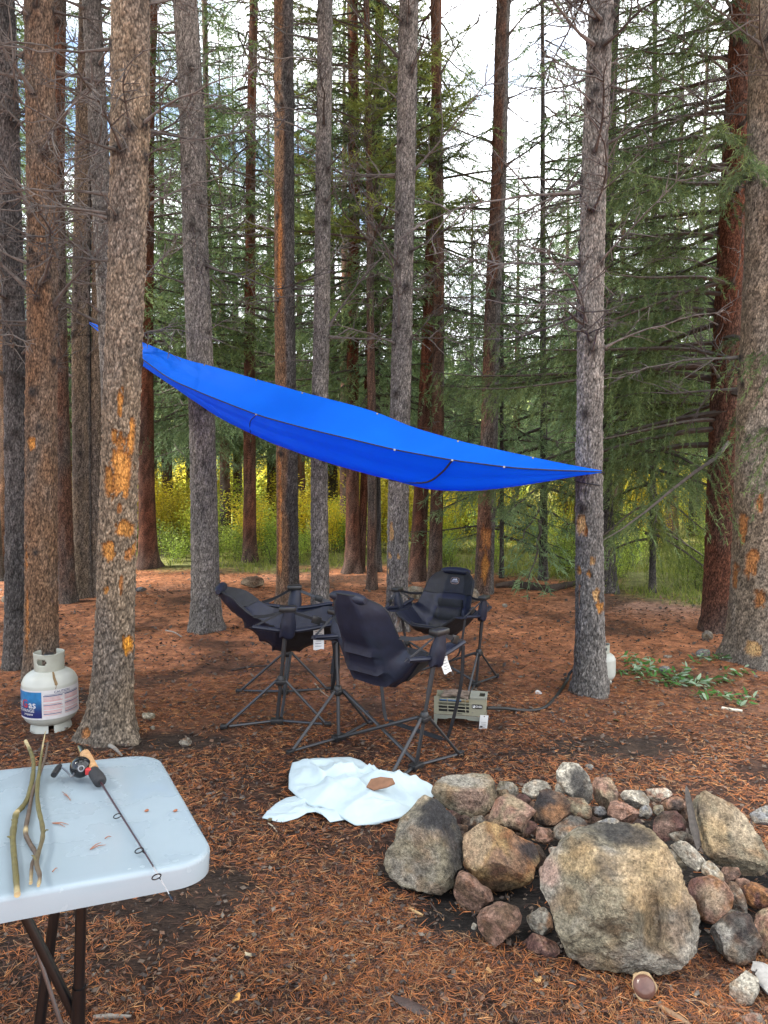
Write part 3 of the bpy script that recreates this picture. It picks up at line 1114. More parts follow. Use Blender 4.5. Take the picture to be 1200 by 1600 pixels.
tree('grayright', 'brown grey straight trunk behind the right chair back', (680, 913), 683, 20, 681, 14, 'redgray', nb=12, bz=(2, 7.5), be=(0, 50))
tree('scraped', 'tall trunk with an orange scraped strip near its foot, right of the right chair', (757, 926), 763, 27, 788, 20, 'redgray', side=('gray', -0.4, 0.8), nb=14, bz=(2.4, 7.5), be=(-15, 40), flare=0.35,
     patches=((751, 820, 766, 860, WOODR), (753, 850, 763, 905, WOOD)))
tree('rightgray', 'grey trunk holding the right tip of the blue tarp', (922, 1082), 922, 41, 940, 35, 'gray', nb=26, bz=(2.3, 5.0), bl=(0.5, 1.2), flare=0.62, knots=22, be=(-12, 30),
     patches=((902, 807, 915, 834, WOODP), (914, 823, 920, 836, WOODR), (920, 866, 931, 881, WOODP), (903, 884, 911, 896, WOOD), (917, 890, 924, 898, WOOD), (926, 916, 936, 938, WOODP), (932, 938, 943, 954, WOOD), (905, 905, 908, 950, WOODR)))
tree('behindright', 'dark trunk with mossy foliage close behind the tarp holding grey trunk', (949, 924), 946, 22, 960, 16, 'dark', nb=8, bz=(2, 6), flare=0.8, crown_key='droop_big', crot=2.6, cscale=0.9, name='spruce_tree')
tree('redbig', 'thick dark red brown trunk second from the right edge', (1126, 985), 1132, 46, 1163, 36, 'red', nb=22, bz=(2.2, 6.5), flare=0.42, crown_key='droop_big', crot=0.1, name='spruce_tree', bl=(0.6, 1.5))
tree('edge', 'thick pale flaky trunk cut off by the right picture edge', (1190, 1030), 1200, 92, 1226, 88, 'pale', nb=16, bz=(1.9, 5.2), bl=(0.5, 1.2), flare=0.5, knots=20,
     patches=((1160, 800, 1172, 850, WOODR), (1168, 855, 1186, 900, WOODR), (1150, 880, 1160, 915, WOODR), (1184, 770, 1194, 800, WOODR), (1180, 915, 1194, 945, WOODR), (1172, 990, 1190, 1012, WOODP)))
tree('droopthin', 'thin trunked spruce with hanging sprays in front of the yellow thicket', (1018, 926), 1020, 9, 1024, 6, 'dark', H=6.5, nb=6, bz=(1.2, 5), crown_key='droop_small', name='spruce_tree')
tree('thinright', 'thin dark trunked young spruce right of the scraped trunk', (850, 906), 850, 11, 846, 5, 'dark', H=8, nb=8, bz=(1.2, 5), crown_key='sapling', cscale=1.5, name='spruce_tree')
tree('twigtree', 'stick thin dark young trunk just right of the scraped trunk', (785, 903), 785, 6, 790, 4, 'dark', H=6, nb=5, bz=(1, 4), crown_key='sapling', crot=1.5, cscale=1.1, name='spruce_tree')

# trees standing farther back: trunk, crown and limbs, copied by obj.copy()
back_mesh = None


SHORT = {'farleft': 'the slender dark left trunk', 'brown': 'the brown trunk', 'peeled': 'the peeled trunk', 'bigtan': 'the tan trunk', 'redleft': 'the wide rooted red trunk', 'bigray': 'the thick grey trunk',
         'redthin': 'the thin rusty trunk', 'twotone': 'the two toned trunk', 'slimgray': 'the slim grey trunk', 'redflare': 'the flared red trunk', 'midgray': 'the central grey trunk', 'redright': 'the leaning reddish trunk',
         'scraped': 'the scraped trunk', 'rightgray': 'the tarp holding trunk', 'redbig': 'the thick red brown trunk', 'edge': 'the flaky edge trunk'}


def between(px):
    xs = sorted((600 + FPX * TREES[k][1][0] / TREES[k][1][1], v) for k, v in SHORT.items())
    lo = [v for x, v in xs if x <= px]
    hi = [v for x, v in xs if x > px]
    if not lo:
        return 'left of ' + hi[0]
    if not hi:
        return 'right of ' + lo[-1]
    return 'between %s and %s' % (lo[-1], hi[0])


USED = {}


def back_tree(px, D, key, s, rot, label, group, name='spruce_tree', w=0.13, kind='redgray'):
    B = at_y(px, 800, D)
    B[2] = gz1(B[0], B[1]) - 0.05
    t = thing(name, label, 'tree', tuple(B), group)
    top = {'spruce_a': 13.0, 'spruce_b': 11.0, 'spruce_c': 14.0, 'spruce_far': 9.0, 'pine_top': 12.0, 'sapling': 5.0, 'droop_big': 10, 'droop_small': 6}[key]
    k = (kind, key)
    if k not in BACKT:
        BACKT[k] = trunk_mesh('trunk', np.array([0, 12.0, 0]), lambda z: 0 * z, lambda z: np.clip(0.13 * (1 - z / top), 0.012, 1), top * 0.98, 4, kind, 12, 0.18, 0.4, (), (), 5 + len(BACKT))
    obj('trunk', BACKT[k], t, (0, 0, 0), (0, 0, rot), (s * w / 0.13, s * w / 0.13, s))
    wm, fm = CROWNS[key]
    obj('crown', fm, t, (0, 0, 0), (0, 0, rot), (s, s, s))
    tag(obj('limbs', wm, t, (0, 0, 0), (0, 0, rot), (s, s, s)), kind='stuff')
    return t


BACKT = {}
LB = {'spruce_a': 'dense green spruce', 'spruce_b': 'blue green spruce', 'spruce_c': 'tall bare stemmed spruce', 'pine_top': 'light green tufted pine',
      'spruce_far': 'small far spruce beyond the yellow thicket', 'sapling': 'young spruce'}
GRP = {'spruce_a': 'dense spruces behind the camp', 'spruce_b': 'low branched spruces behind the camp', 'spruce_c': 'tall spruces behind the camp',
       'pine_top': 'tufted pines behind the camp', 'spruce_far': 'far spruces beyond the thicket', 'sapling': 'young spruces behind the camp'}
BACK = [  # px, distance, crown, scale
    (-150, 12.5, 'spruce_b', 1.0), (-60, 14.5, 'spruce_a', 1.0), (18, 17, 'spruce_b', 1.1), (70, 21, 'spruce_a', 1.0), (92, 13.5, 'sapling', 1.2), (112, 16.5, 'spruce_b', 0.95),
    (172, 19, 'spruce_c', 1.0), (208, 15.5, 'spruce_b', 1.0), (262, 16, 'spruce_b', 1.05), (300, 21, 'spruce_a', 1.0), (352, 15.0, 'spruce_b', 0.95), (425, 18, 'spruce_b', 1.0),
    (372, 23, 'spruce_a', 0.9), (470, 15.5, 'spruce_b', 0.9), (520, 19, 'spruce_a', 1.0), (540, 14.2, 'pine_top', 0.95), (610, 17, 'spruce_b', 0.9), (640, 24, 'spruce_a', 0.8),
    (700, 17.5, 'spruce_b', 0.75), (735, 22, 'spruce_b', 0.8), (805, 15, 'spruce_b', 0.72), (830, 20, 'spruce_a', 0.75), (880, 17, 'spruce_b', 0.85), (905, 13, 'spruce_b', 0.8),
    (965, 15.5, 'spruce_a', 0.9), (1000, 20, 'spruce_b', 1.0), (1050, 14.5, 'spruce_b', 1.0), (1085, 18, 'spruce_a', 0.95), (1150, 14, 'spruce_a', 0.9), (1230, 13, 'spruce_b', 1.0),
    (40, 13.0, 'spruce_b', 0.9), (-100, 18, 'spruce_a', 1.0), (135, 22, 'spruce_b', 1.0), (240, 19.5, 'spruce_a', 0.95), (330, 18, 'spruce_a', 0.9), (450, 21, 'spruce_a', 0.95), (575, 22, 'spruce_b', 0.95),
    (665, 20, 'spruce_b', 0.85), (770, 18, 'spruce_a', 0.62), (930, 20, 'spruce_a', 0.9), (1120, 16, 'spruce_b', 1.0), (1190, 19, 'spruce_a', 1.0), (1280, 17, 'spruce_b', 1.0),
    (1330, 15, 'spruce_a', 1.0), (-260, 17, 'spruce_a', 1.0), (1450, 17, 'spruce_b', 1.0)]
BACK = [b for i, b in enumerate(sorted(BACK)) if i % 4 != 3 or b[0] < 60 or b[0] > 900]
BACK = [(px, D if D < 15 else 15 + (D - 15) * 0.38, key, s) for px, D, key, s in BACK]
for i, (px, D, key, s) in enumerate(sorted(BACK, key=lambda b: b[1])):
    lb = LB[key] + ' behind, ' + between(px).replace(' the ', ' ')
    USED[lb] = USED.get(lb, 0) + 1
    lb = ('', 'second ', 'third ', 'fourth ', 'fifth ')[USED[lb] - 1] + lb
    back_tree(px, D, key, s * rngT.uniform(0.94, 1.06), rngT.random() * 6.28, lb, GRP[key], 'pine_tree' if key == 'pine_top' else 'spruce_tree')
# unseen pines added outside the picture so that their crowns shade the camp
for i, (x, y) in enumerate(((-4.6, 3.2), (-5.6, 5.4), (-6.4, 7.6), (-3.6, 1.2), (-7.6, 4.2), (-5.4, 9.8), (-8.6, 6.6), (-2.6, -1.2), (3.4, 2.0), (1.6, -1.6), (-9.2, 0.6), (-10.2, 3.0), (-9.6, -1.8), (-11.4, 1.2), (-7.0, -1.0), (-12.0, 4.4), (-10.6, 6.4), (-12.6, -0.6), (-8.0, 2.2))):
    t = thing('pine_tree', '%s unseen pine added outside the picture for shade, %s' % (('first', 'second', 'third', 'fourth', 'fifth', 'sixth', 'seventh', 'eighth', 'ninth', 'tenth', 'eleventh', 'twelfth', 'thirteenth', 'fourteenth', 'fifteenth', 'sixteenth', 'seventeenth', 'eighteenth', 'nineteenth')[i], 'to the left' if x < 0 else 'to the right'), 'tree', (x, y, gz1(x, y) - 0.02), 'unseen pines added to shade the camp')
    if 'cp' not in BACKT:
        BACKT['cp'] = trunk_mesh('trunk', np.array([0, 12.0, 0]), lambda z: 0 * z, lambda z: np.clip(0.13 * (1 - z / 15.5), 0.012, 1), 14, 5, 'gray', 16, 0.1, 0.4, (), (), 91)
    a = rngT.random() * 6.28
    obj('trunk', BACKT['cp'], t, (0, 0, 0), (0, 0, a))
    obj('crown', CROWNS['shade_canopy'][1], t, (0, 0, 0), (0, 0, a))
    tag(obj('limbs', CROWNS['shade_canopy'][0], t, (0, 0, 0), (0, 0, a)), kind='stuff')
for i in range(22):
    D = rngT.uniform(44, 66)
    px = rngT.uniform(-250, 1450)
    back_tree(px, D, 'spruce_far', rngT.uniform(0.55, 1.05), rngT.random() * 6.28, LB['spruce_far'], GRP['spruce_far'], w=0.16)


# ------------------------------------------------------------------ yellow willow thicket
def shrub_mesh(seed, h, nst, nlf, c0, c1, leaf=0.05):
    rng = np.random.default_rng(seed)
    mb = MB()
    V, C = [], []
    for i in range(nst):
        az = rng.random() * 6.28
        hh = h * rng.uniform(0.6, 1.05)
        sp = rng.uniform(0.1, 0.55) * hh
        b = np.array([rng.normal(0, 0.14), rng.normal(0, 0.14), 0])
        pts = [b + np.array([math.cos(az) * sp * u ** 1.4, math.sin(az) * sp * u ** 1.4, hh * u * (1 - 0.08 * u)]) + rng.normal(0, 0.015, 3) * (u > 0) for u in np.linspace(0, 1, 6)]
        P = spline(pts, 12)
        mb.tube(P, np.linspace(0.008, 0.002, 12), 4, None, False)
        m = nlf // nst
        u = rng.uniform(0.12, 1, m) ** 0.8
        base = np.stack([np.interp(u, np.linspace(0, 1, 12), P[:, k]) for k in range(3)], -1) + rng.normal(0, 0.05 + 0.035 * h, (m, 3))
        d = rng.normal(0, 1, (m, 3))
        d[:, 2] = np.abs(d[:, 2]) * 0.6 - 0.2
        d /= np.linalg.norm(d, axis=1, keepdims=True)
        q = np.cross(d, rng.normal(0, 1, (m, 3)))
        q /= np.linalg.norm(q, axis=1, keepdims=True)
        l = leaf * rng.uniform(0.7, 1.5, (m, 1))
        mid = base + d * l * 0.5
        V.append(np.stack([base, mid + q * l * 0.2, base + d * l, mid - q * l * 0.2], 1).reshape(-1, 3))
        t = rng.random((m, 1))
        C.append(np.repeat((c0 * (1 - t) + c1 * t) * rng.uniform(0.75, 1.25, (m, 1)), 4, 0))
    V, C = np.concatenate(V), np.concatenate(C)
    return mb.build('stems', M_BRANCH, True), mesh_np('foliage', V, np.arange(len(V)).reshape(-1, 4), M_WILLOW, False, C)


YG = [shrub_mesh(41, 1.7, 16, 2600, np.array([0.36, 0.46, 0.06]), np.array([0.74, 0.70, 0.09]), 0.062),
      shrub_mesh(42, 1.3, 16, 2400, np.array([0.28, 0.42, 0.08]), np.array([0.60, 0.66, 0.12]), 0.055),
      shrub_mesh(43, 2.2, 18, 3000, np.array([0.50, 0.46, 0.04]), np.array([0.78, 0.60, 0.06]), 0.070)]
GG = shrub_mesh(44, 0.7, 16, 1300, np.array([0.14, 0.22, 0.045]), np.array([0.36, 0.44, 0.07]), 0.045)


def shrub(x, y, m, s, rot, label, group):
    t = thing('willow_shrub', label, 'shrub', (x, y, gz1(x, y) - 0.02), group)
    for nm, me in zip(('stems', 'foliage'), m):
        obj(nm, me, t, (0, 0, 0), (0, 0, rot), (s, s, s))


for i in range(260):
    D = (15.5 + 19 * rngT.random() ** 1.2) if i % 4 else 12.6 + 3 * rngT.random()
    px = rngT.uniform(-250, 1450)
    p = at_y(px, 800, D)
    if D < edge_y(p[0]) + 1.6:
        D += 2
        p = at_y(px, 800, D)
    shrub(p[0], D, YG[rngT.integers(3)], rngT.uniform(0.7, 1.15) * (1 if i % 4 else 0.7), rngT.random() * 6.28, 'yellow green willow shrub in the sunny thicket behind the trees', 'yellow willow thicket shrubs')
for i in range(48):
    px = rngT.uniform(-100, 1250)
    p = at_y(px, 800, 10)
    D = edge_y(p[0]) + rngT.uniform(0.6, 2.6)
    p = at_y(px, 800, D)
    shrub(p[0], D, GG if i % 3 else YG[1], rngT.uniform(0.5, 1.0) * (1 if i % 3 else 0.6), rngT.random() * 6.28, 'low green bush at the edge of the needle floor', 'low green bushes at the needle floor edge')

# ------------------------------------------------------------------ fire ring stones
_ico = {}


def ico(n):
    if n not in _ico:
        bm = bmesh.new()
        bmesh.ops.create_icosphere(bm, subdivisions=n, radius=1)
        V = np.array([v.co[:] for v in bm.verts])
        F = np.array([[v.index for v in f.verts] for f in bm.faces])
        bm.free()
        _ico[n] = (V, F)
    return _ico[n]


STC = {'gray': (0.30, 0.285, 0.25), 'tan': (0.34, 0.275, 0.19), 'pink': (0.34, 0.215, 0.17), 'rust': (0.30, 0.15, 0.07), 'maroon': (0.14, 0.075, 0.07),
       'dark': (0.075, 0.055, 0.045), 'white': (0.50, 0.48, 0.42), 'brown': (0.17, 0.11, 0.075), 'olive': (0.265, 0.243, 0.18), 'ochre': (0.37, 0.255, 0.125), 'blue': (0.25, 0.265, 0.29)}
SOOT = np.array([0.020, 0.020, 0.023])


def stone(label, poly, c1, c2, frame=None, z=0.0, thick=0.85, lvl=4, seed=1, soot=(), spots=(), dents=(), facets=12, rough=0.055, embed=0.02, name='fire_ring_stone', cat='stone', group='stones of the fire ring', n=3.0, cutin=(0.52, 0.86), planes=()):
    poly = np.array(poly, float)
    if frame == 'A':
        conv = lambda q: np.stack([580 + q[..., 0] / 3.722, 1170 + q[..., 1] / 3.722], -1)
        k = 1 / 3.722
    elif frame == 'B':
        conv = lambda q: np.stack([820 + q[..., 0] / 3.158, 1170 + q[..., 1] / 3.158], -1)
        k = 1 / 3.158
    else:
        conv = lambda q: q
        k = 1.0
    rng = np.random.default_rng(seed * 7 + 3)
    px = conv(poly)
    cen = (px.min(0) + px.max(0)) / 2 * 0.5 + px.mean(0) * 0.5
    v = ray(*cen)
    v = v / np.linalg.norm(v)
    rt = np.cross(v, [0, 0, 1])
    rt /= np.linalg.norm(rt)
    up = np.cross(rt, v)

    def loc2(p):
        d = CF + (p[..., 0:1] - 600) / FPX * CR - (p[..., 1:2] - 800) / FPX * CU
        w = d @ v
        return np.stack([(d @ rt) / w, (d @ up) / w], -1)
    q = loc2(px)
    seg = np.concatenate([q[i] + (q[(i + 1) % len(q)] - q[i]) * np.linspace(0, 1, 24, endpoint=False)[:, None] for i in range(len(q))])
    ang = np.arctan2(seg[:, 1], seg[:, 0])
    rad = np.hypot(seg[:, 0], seg[:, 1])
    o = np.argsort(ang)
    tb = np.linspace(-math.pi, math.pi, 361)
    Rb = np.interp(tb, ang[o], rad[o], period=2 * math.pi)
    kern = np.ones(7) / 7
    Rb = np.convolve(np.concatenate([Rb[-8:-1], Rb, Rb[1:8]]), kern, 'same')[7:-7]
    S, F = ico(lvl)
    rho = np.hypot(S[:, 0], S[:, 1])
    th = np.arctan2(S[:, 1], S[:, 0])
    R = np.interp(th, tb, Rb)
    Rm = Rb.mean()
    # superellipse between the outline and the depth axis
    e = (np.abs(rho) ** n + np.abs(S[:, 2]) ** n) ** (1 / n)
    rr, ww = rho / e, S[:, 2] / e
    T = thick * Rm
    V = np.stack([R * rr * np.cos(th), R * rr * np.sin(th), T * ww], -1)
    # broken faces: cut by planes that lean towards the viewer, the top or the sides
    for i in range(facets):
        nr = rng.normal(0, 1, 3) * np.array([0.8, 0.8, 0.5]) + np.array([0, 0.25, 0.75 if i % 3 else -0.5])
        nr /= np.linalg.norm(nr)
        h = V @ nr
        lim = h.max() * rng.uniform(*cutin) if abs(nr[2]) > 0.55 else h.max() * rng.uniform(0.84, 0.98)
        over = np.maximum(h - lim, 0)
        V = V - nr * (over * 0.985)[:, None]
    for (a, b, cc_, fr_) in planes:
        nr = np.array([a, b, cc_], float)
        nr /= np.linalg.norm(nr)
        h = V @ nr
        V = V - nr * (np.maximum(h - h.max() * fr_, 0) * 0.97)[:, None]
    sc_ = 1.0 / Rm
    nrm = V / np.linalg.norm(V, axis=1, keepdims=True)
    W = V * sc_
    d = rough * Rm * (1.1 * fbm(W * 1.6 + seed, 4, seed) - 1.6 * (np.abs(fbm(W * np.array([2.6, 2.6, 4.5]) + seed, 5, seed + 3, 0.6)) - 0.2) + 1.1 * fbm(W * 6 + seed, 5, seed + 6, 0.65))
    f1, f2, cid = worley(W * 2.2 + seed, seed + 11)
    V = V + nrm * d[:, None]
    V2 = V[:, :2] / 1.0
    for (dx, dy, rx, ry, dep) in dents:
        c = loc2(conv(np.array([[dx, dy]], float)))[0]
        g = np.exp(-(((V2[:, 0] - c[0]) * FPX / (rx * k)) ** 2 + ((V2[:, 1] - c[1]) * FPX / (ry * k)) ** 2) ** 2) * (V[:, 2] > 0)
        V[:, 2] -= g * dep * Rm
    # colour: two stone colours in patches, stains, soot
    w = sstep(-0.22, 0.25, fbm(W * 1.9 + 5.0 * seed, 5, seed + 21))[:, None]
    c = np.array(STC[c1]) * (1 - w) + np.array(STC[c2]) * w
    c = c * (0.86 + 0.55 * fbm(W * 6, 4, seed + 5))[:, None] * np.array([0.76, 0.725, 0.675])
    wv2 = sstep(0.05, 0.4, fbm(W * 2.6 + 9.1 * seed, 4, seed + 61))[:, None] * 0.55
    c = c * (1 - wv2) + c * np.array([0.75, 0.52, 0.36]) * wv2
    crv = fbm(W * np.array([2.6, 2.6, 4.5]) + seed, 5, seed + 3, 0.6)
    c = c * (1 - 0.55 * (1 - sstep(0.0, 0.035, np.abs(crv))))[:, None]
    for (dx, dy, rx, ry, cc, st) in spots:
        p = loc2(conv(np.array([[dx, dy]], float)))[0]
        g = np.hypot((V2[:, 0] - p[0]) * FPX / (rx * k), (V2[:, 1] - p[1]) * FPX / (ry * k)) + 0.5 * fbm(W * 3.5, 4, seed + 31)
        g = (st * (1 - sstep(0.55, 1.15, g)))[:, None]
        c = c * (1 - g) + np.array(STC[cc]) * (1 + 0.4 * fbm(W * 7, 3, seed))[:, None] * g
    for (dx, dy, rx, ry, st) in soot:
        p = loc2(conv(np.array([[dx, dy]], float)))[0]
        g = np.hypot((V2[:, 0] - p[0]) * FPX / (rx * k), (V2[:, 1] - p[1]) * FPX / (ry * k)) + 0.45 * fbm(W * 4, 4, seed + 41)
        g = (st * (1 - sstep(0.5, 1.2, g)))[:, None]
        c = c * (1 - g) + SOOT * g
    Wd = V[:, 0:1] * rt + V[:, 1:2] * up - V[:, 2:3] * v
    dist = (z - embed - CAMH) / (v[2] + Wd[:, 2].min())
    P = CAM + v * dist
    base = np.array([P[0], P[1], z])
    Vw = Wd * dist + P - base
    me = mesh_np(name, Vw, F, M_STONE, True, np.clip(c, 0.008, 1))
    me.set_sharp_from_angle(angle=0.55) if hasattr(me, 'set_sharp_from_angle') else None
    ob = obj(name, me, None, tuple(base))
    return tag(ob, label, cat, group)


stone('huge tan grey boulder at the front of the fire ring, the largest stone', [(250, 400), (400, 370), (520, 360), (595, 372), (680, 465), (750, 560), (800, 690), (850, 800), (870, 880), (840, 1010), (770, 1090), (680, 1120), (600, 1108), (500, 1100), (400, 1085), (310, 1080), (230, 1020), (180, 920), (130, 780), (80, 670), (70, 600), (130, 540), (190, 460)],
      'olive', 'gray', 'B', lvl=6, seed=2, thick=0.62, soot=[(480, 410, 190, 60, 0.85), (400, 570, 60, 50, 0.5), (680, 690, 50, 45, 0.45)], spots=[(640, 580, 190, 170, 'ochre', 0.6), (300, 560, 140, 80, 'ochre', 0.5), (620, 880, 40, 110, 'ochre', 0.5), (110, 610, 60, 60, 'pink', 0.6)],
      dents=[(628, 850, 46, 100, 0.30), (560, 905, 120, 60, 0.10), (720, 800, 45, 120, -0.10), (330, 900, 130, 60, 0.07), (470, 690, 120, 40, -0.05)], facets=3, rough=0.06, cutin=(0.8, 0.95), planes=((0, 0.8, 0.6, 0.74), (-0.55, 0.05, 0.85, 0.68), (0.55, 0.1, 0.8, 0.66), (0.05, -0.65, 0.75, 0.72), (0.1, 0.35, 0.95, 0.80)))
stone('big grey boulder with a black sooty top at the left of the fire ring', [(290, 262), (385, 300), (470, 380), (540, 470), (548, 600), (540, 690), (490, 720), (480, 800), (400, 842), (300, 832), (190, 815), (120, 760), (75, 670), (85, 600), (130, 540), (170, 420), (230, 350)],
      'gray', 'olive', 'A', lvl=5, seed=3, thick=0.75, soot=[(400, 390, 130, 110, 0.95), (500, 560, 60, 130, 0.8), (480, 690, 60, 60, 0.5)], spots=[(300, 290, 50, 40, 'tan', 0.6)], rough=0.07, facets=3, cutin=(0.8, 0.95), planes=((0.72, 0.3, 0.62, 0.58), (-0.3, -0.25, 0.92, 0.66), (-0.5, 0.7, 0.5, 0.74)))
stone('rusty brown and gold boulder between the sooty boulder and the huge boulder', [(600, 420), (700, 430), (790, 460), (860, 500), (950, 540), (992, 640), (952, 700), (940, 760), (860, 812), (720, 832), (620, 790), (580, 720), (545, 690), (530, 560), (545, 480)],
      'rust', 'ochre', 'A', lvl=5, seed=4, z=0.015, thick=0.8, soot=[(930, 590, 70, 60, 0.9), (720, 810, 160, 40, 0.55)], spots=[(600, 560, 90, 120, 'tan', 0.6), (740, 660, 60, 80, 'maroon', 0.5), (850, 620, 60, 110, 'brown', 0.6)], rough=0.06, facets=4, planes=((0.55, 0.45, 0.7, 0.66), (-0.5, 0.25, 0.82, 0.68), (0.05, -0.7, 0.7, 0.70)))
stone('flat topped tan boulder at the back left, touching the white sheet', [(440, 150), (580, 125), (700, 140), (750, 190), (738, 270), (700, 330), (660, 380), (580, 402), (480, 372), (390, 300), (348, 250), (365, 205)],
      'tan', 'olive', 'A', lvl=5, seed=5, z=0.02, thick=0.85, spots=[(580, 290, 110, 60, 'pink', 0.55), (520, 180, 150, 40, 'gray', 0.6)], soot=[(740, 210, 30, 60, 0.8)], facets=4, planes=((0.0, 0.86, 0.5, 0.5), (0.05, -0.45, 0.88, 0.6), (0.85, 0, 0.52, 0.66)))
stone('pinkish angular stone behind the rusty boulder', [(800, 255), (880, 300), (962, 365), (905, 430), (885, 492), (800, 482), (700, 442), (655, 385), (680, 330), (740, 280)], 'pink', 'tan', 'A', seed=6, z=0.12, soot=[(800, 470, 80, 40, 0.5)])
stone('scorched dark brown stone at the back, left of the tall grey stone', [(970, 208), (1040, 235), (1120, 260), (1152, 310), (1156, 385), (1100, 445), (1020, 458), (950, 425), (930, 350), (945, 270)], 'dark', 'brown', 'A', seed=7, z=0.12, spots=[(1060, 370, 80, 50, 'rust', 0.5)], soot=[(1010, 290, 70, 60, 0.8)])
stone('reddish stone wedged under the rusty boulder on the left side', [(510, 705), (570, 710), (640, 790), (725, 830), (722, 880), (640, 925), (610, 985), (540, 962), (490, 910), (475, 830)], 'brown', 'pink', 'A', seed=8)
stone('pink brown flat topped stone at the lower left front of the ring', [(640, 930), (740, 888), (860, 915), (892, 980), (840, 1060), (765, 1130), (712, 1178), (670, 1112), (625, 1042), (617, 975)], 'pink', 'brown', 'A', seed=9, thick=1.0)
stone('small pale stone with a rusty side beside the huge boulder', [(1000, 905), (1048, 965), (1060, 1050), (1020, 1086), (970, 1087), (930, 1052), (893, 980), (940, 950)], 'white', 'gray', 'A', seed=10, spots=[(1045, 1020, 25, 80, 'rust', 0.8)])
stone('flat dark red stone lying in front of the huge boulder at left', [(905, 1058), (1000, 1090), (1112, 1140), (1106, 1190), (1060, 1238), (960, 1192), (848, 1122)], 'maroon', 'pink', 'A', seed=11, thick=0.7)
stone('tiny white stone chip on the black ash', [(592, 1005), (617, 1025), (607, 1062), (578, 1045)], 'white', 'white', 'A', seed=12, lvl=3, embed=0.003)
stone('small grey stone behind the flat topped tan boulder', [(750, 188), (820, 193), (868, 228), (850, 280), (760, 290), (725, 240)], 'gray', 'olive', 'A', seed=13, z=0.05)
stone('pale rounded stone behind the scorched dark stone', [(880, 212), (950, 178), (1010, 183), (1052, 225), (1035, 275), (940, 300), (875, 255)], 'white', 'gray', 'A', seed=14, z=0.06)
stone('small maroon stone behind the pinkish angular stone', [(838, 262), (900, 262), (935, 300), (910, 330), (850, 318)], 'maroon', 'dark', 'A', seed=15, z=0.10, lvl=3)
stone('small brown stone in the gap beside the flat topped tan boulder', [(720, 242), (800, 232), (806, 282), (742, 296)], 'brown', 'tan', 'A', seed=16, z=0.09, lvl=3)
stone('small grey stone squeezed on top of the rusty boulder back edge', [(575, 398), (650, 384), (672, 432), (625, 455), (562, 442)], 'gray', 'brown', 'A', seed=17, z=0.10, lvl=3)
stone('tall upright grey stone at the back of the fire ring', [(190, 62), (262, 72), (312, 130), (336, 200), (342, 270), (310, 300), (250, 260), (195, 215), (160, 160), (154, 110)], 'gray', 'white', 'B', seed=18, z=0.10, thick=0.8, soot=[(265, 160, 45, 70, 0.75), (300, 250, 40, 50, 0.5)], lvl=5)
stone('tan blocky stone just right of the tall upright grey stone', [(340, 140), (430, 133), (467, 195), (458, 260), (425, 310), (370, 290), (335, 230), (328, 170)], 'tan', 'pink', 'B', seed=19, z=0.05, soot=[(440, 235, 35, 40, 0.4)])
stone('flat pale grey stone in the middle of the back row', [(480, 203), (590, 203), (622, 245), (612, 287), (560, 300), (500, 270), (468, 230)], 'gray', 'white', 'B', seed=20, z=0.07, soot=[(490, 255, 40, 30, 0.5)])
stone('long pink stone at the back with a pale top edge', [(590, 198), (710, 191), (732, 226), (662, 270), (622, 258)], 'pink', 'white', 'B', seed=21, z=0.08)
stone('reddish brown stone with a black patch at the back right', [(670, 265), (740, 233), (788, 243), (794, 292), (760, 310), (700, 305)], 'pink', 'brown', 'B', seed=22, z=0.09, soot=[(750, 280, 30, 30, 0.7)])
stone('rose coloured wedge shaped stone inside the back of the ring', [(425, 248), (500, 268), (580, 318), (594, 345), (545, 370), (450, 355), (400, 322)], 'pink', 'pink', 'B', seed=23, z=0.10)
stone('small blue grey stone right of the rose coloured stone', [(580, 278), (618, 278), (632, 318), (605, 350), (565, 335), (564, 300)], 'blue', 'gray', 'B', seed=24, z=0.09, lvl=3)
stone('small olive stone under the reddish brown stone at the back', [(635, 278), (680, 276), (688, 312), (665, 338), (630, 318)], 'olive', 'gray', 'B', seed=25, z=0.09, lvl=3)
stone('dark maroon stone behind the huge boulder, left of the charred plank', [(640, 350), (680, 310), (760, 303), (803, 330), (808, 390), (770, 425), (705, 455), (660, 462), (622, 400)], 'maroon', 'dark', 'B', seed=26, z=0.12, spots=[(690, 400, 50, 40, 'pink', 0.4)])
stone('big leaning tan slab at the right of the fire ring', [(795, 193), (880, 203), (962, 245), (1062, 290), (1112, 360), (1162, 440), (1198, 520), (1198, 600), (1142, 658), (1090, 646), (1040, 602), (930, 562), (880, 512), (862, 425), (832, 330), (800, 260)],
      'tan', 'olive', 'B', lvl=5, seed=27, z=0.06, thick=0.5, soot=[(850, 290, 40, 40, 0.5), (1000, 470, 60, 60, 0.3)], spots=[(930, 430, 70, 80, 'ochre', 0.45), (1080, 380, 60, 90, 'tan', 0.6)], cutin=(0.8, 0.95), rough=0.06, facets=3, planes=((0.25, 0.1, 0.95, 0.5), (-0.9, 0.2, 0.4, 0.7), (0.1, -0.75, 0.65, 0.62), (0.6, 0.5, 0.6, 0.72)))
stone('pale angular grey stone between the huge boulder and the leaning slab', [(740, 447), (800, 458), (862, 510), (902, 550), (852, 612), (800, 575), (740, 505), (703, 470)], 'gray', 'white', 'B', seed=28, z=0.14)
stone('dark grey stone partly under the pale angular stone', [(700, 415), (780, 405), (850, 440), (858, 490), (800, 470), (730, 455)], 'dark', 'gray', 'B', seed=29, z=0.16, lvl=3)
stone('olive grey stone tucked behind the right shoulder of the huge boulder', [(690, 480), (760, 515), (802, 580), (785, 632), (735, 570)], 'olive', 'gray', 'B', seed=30, z=0.12, lvl=3)
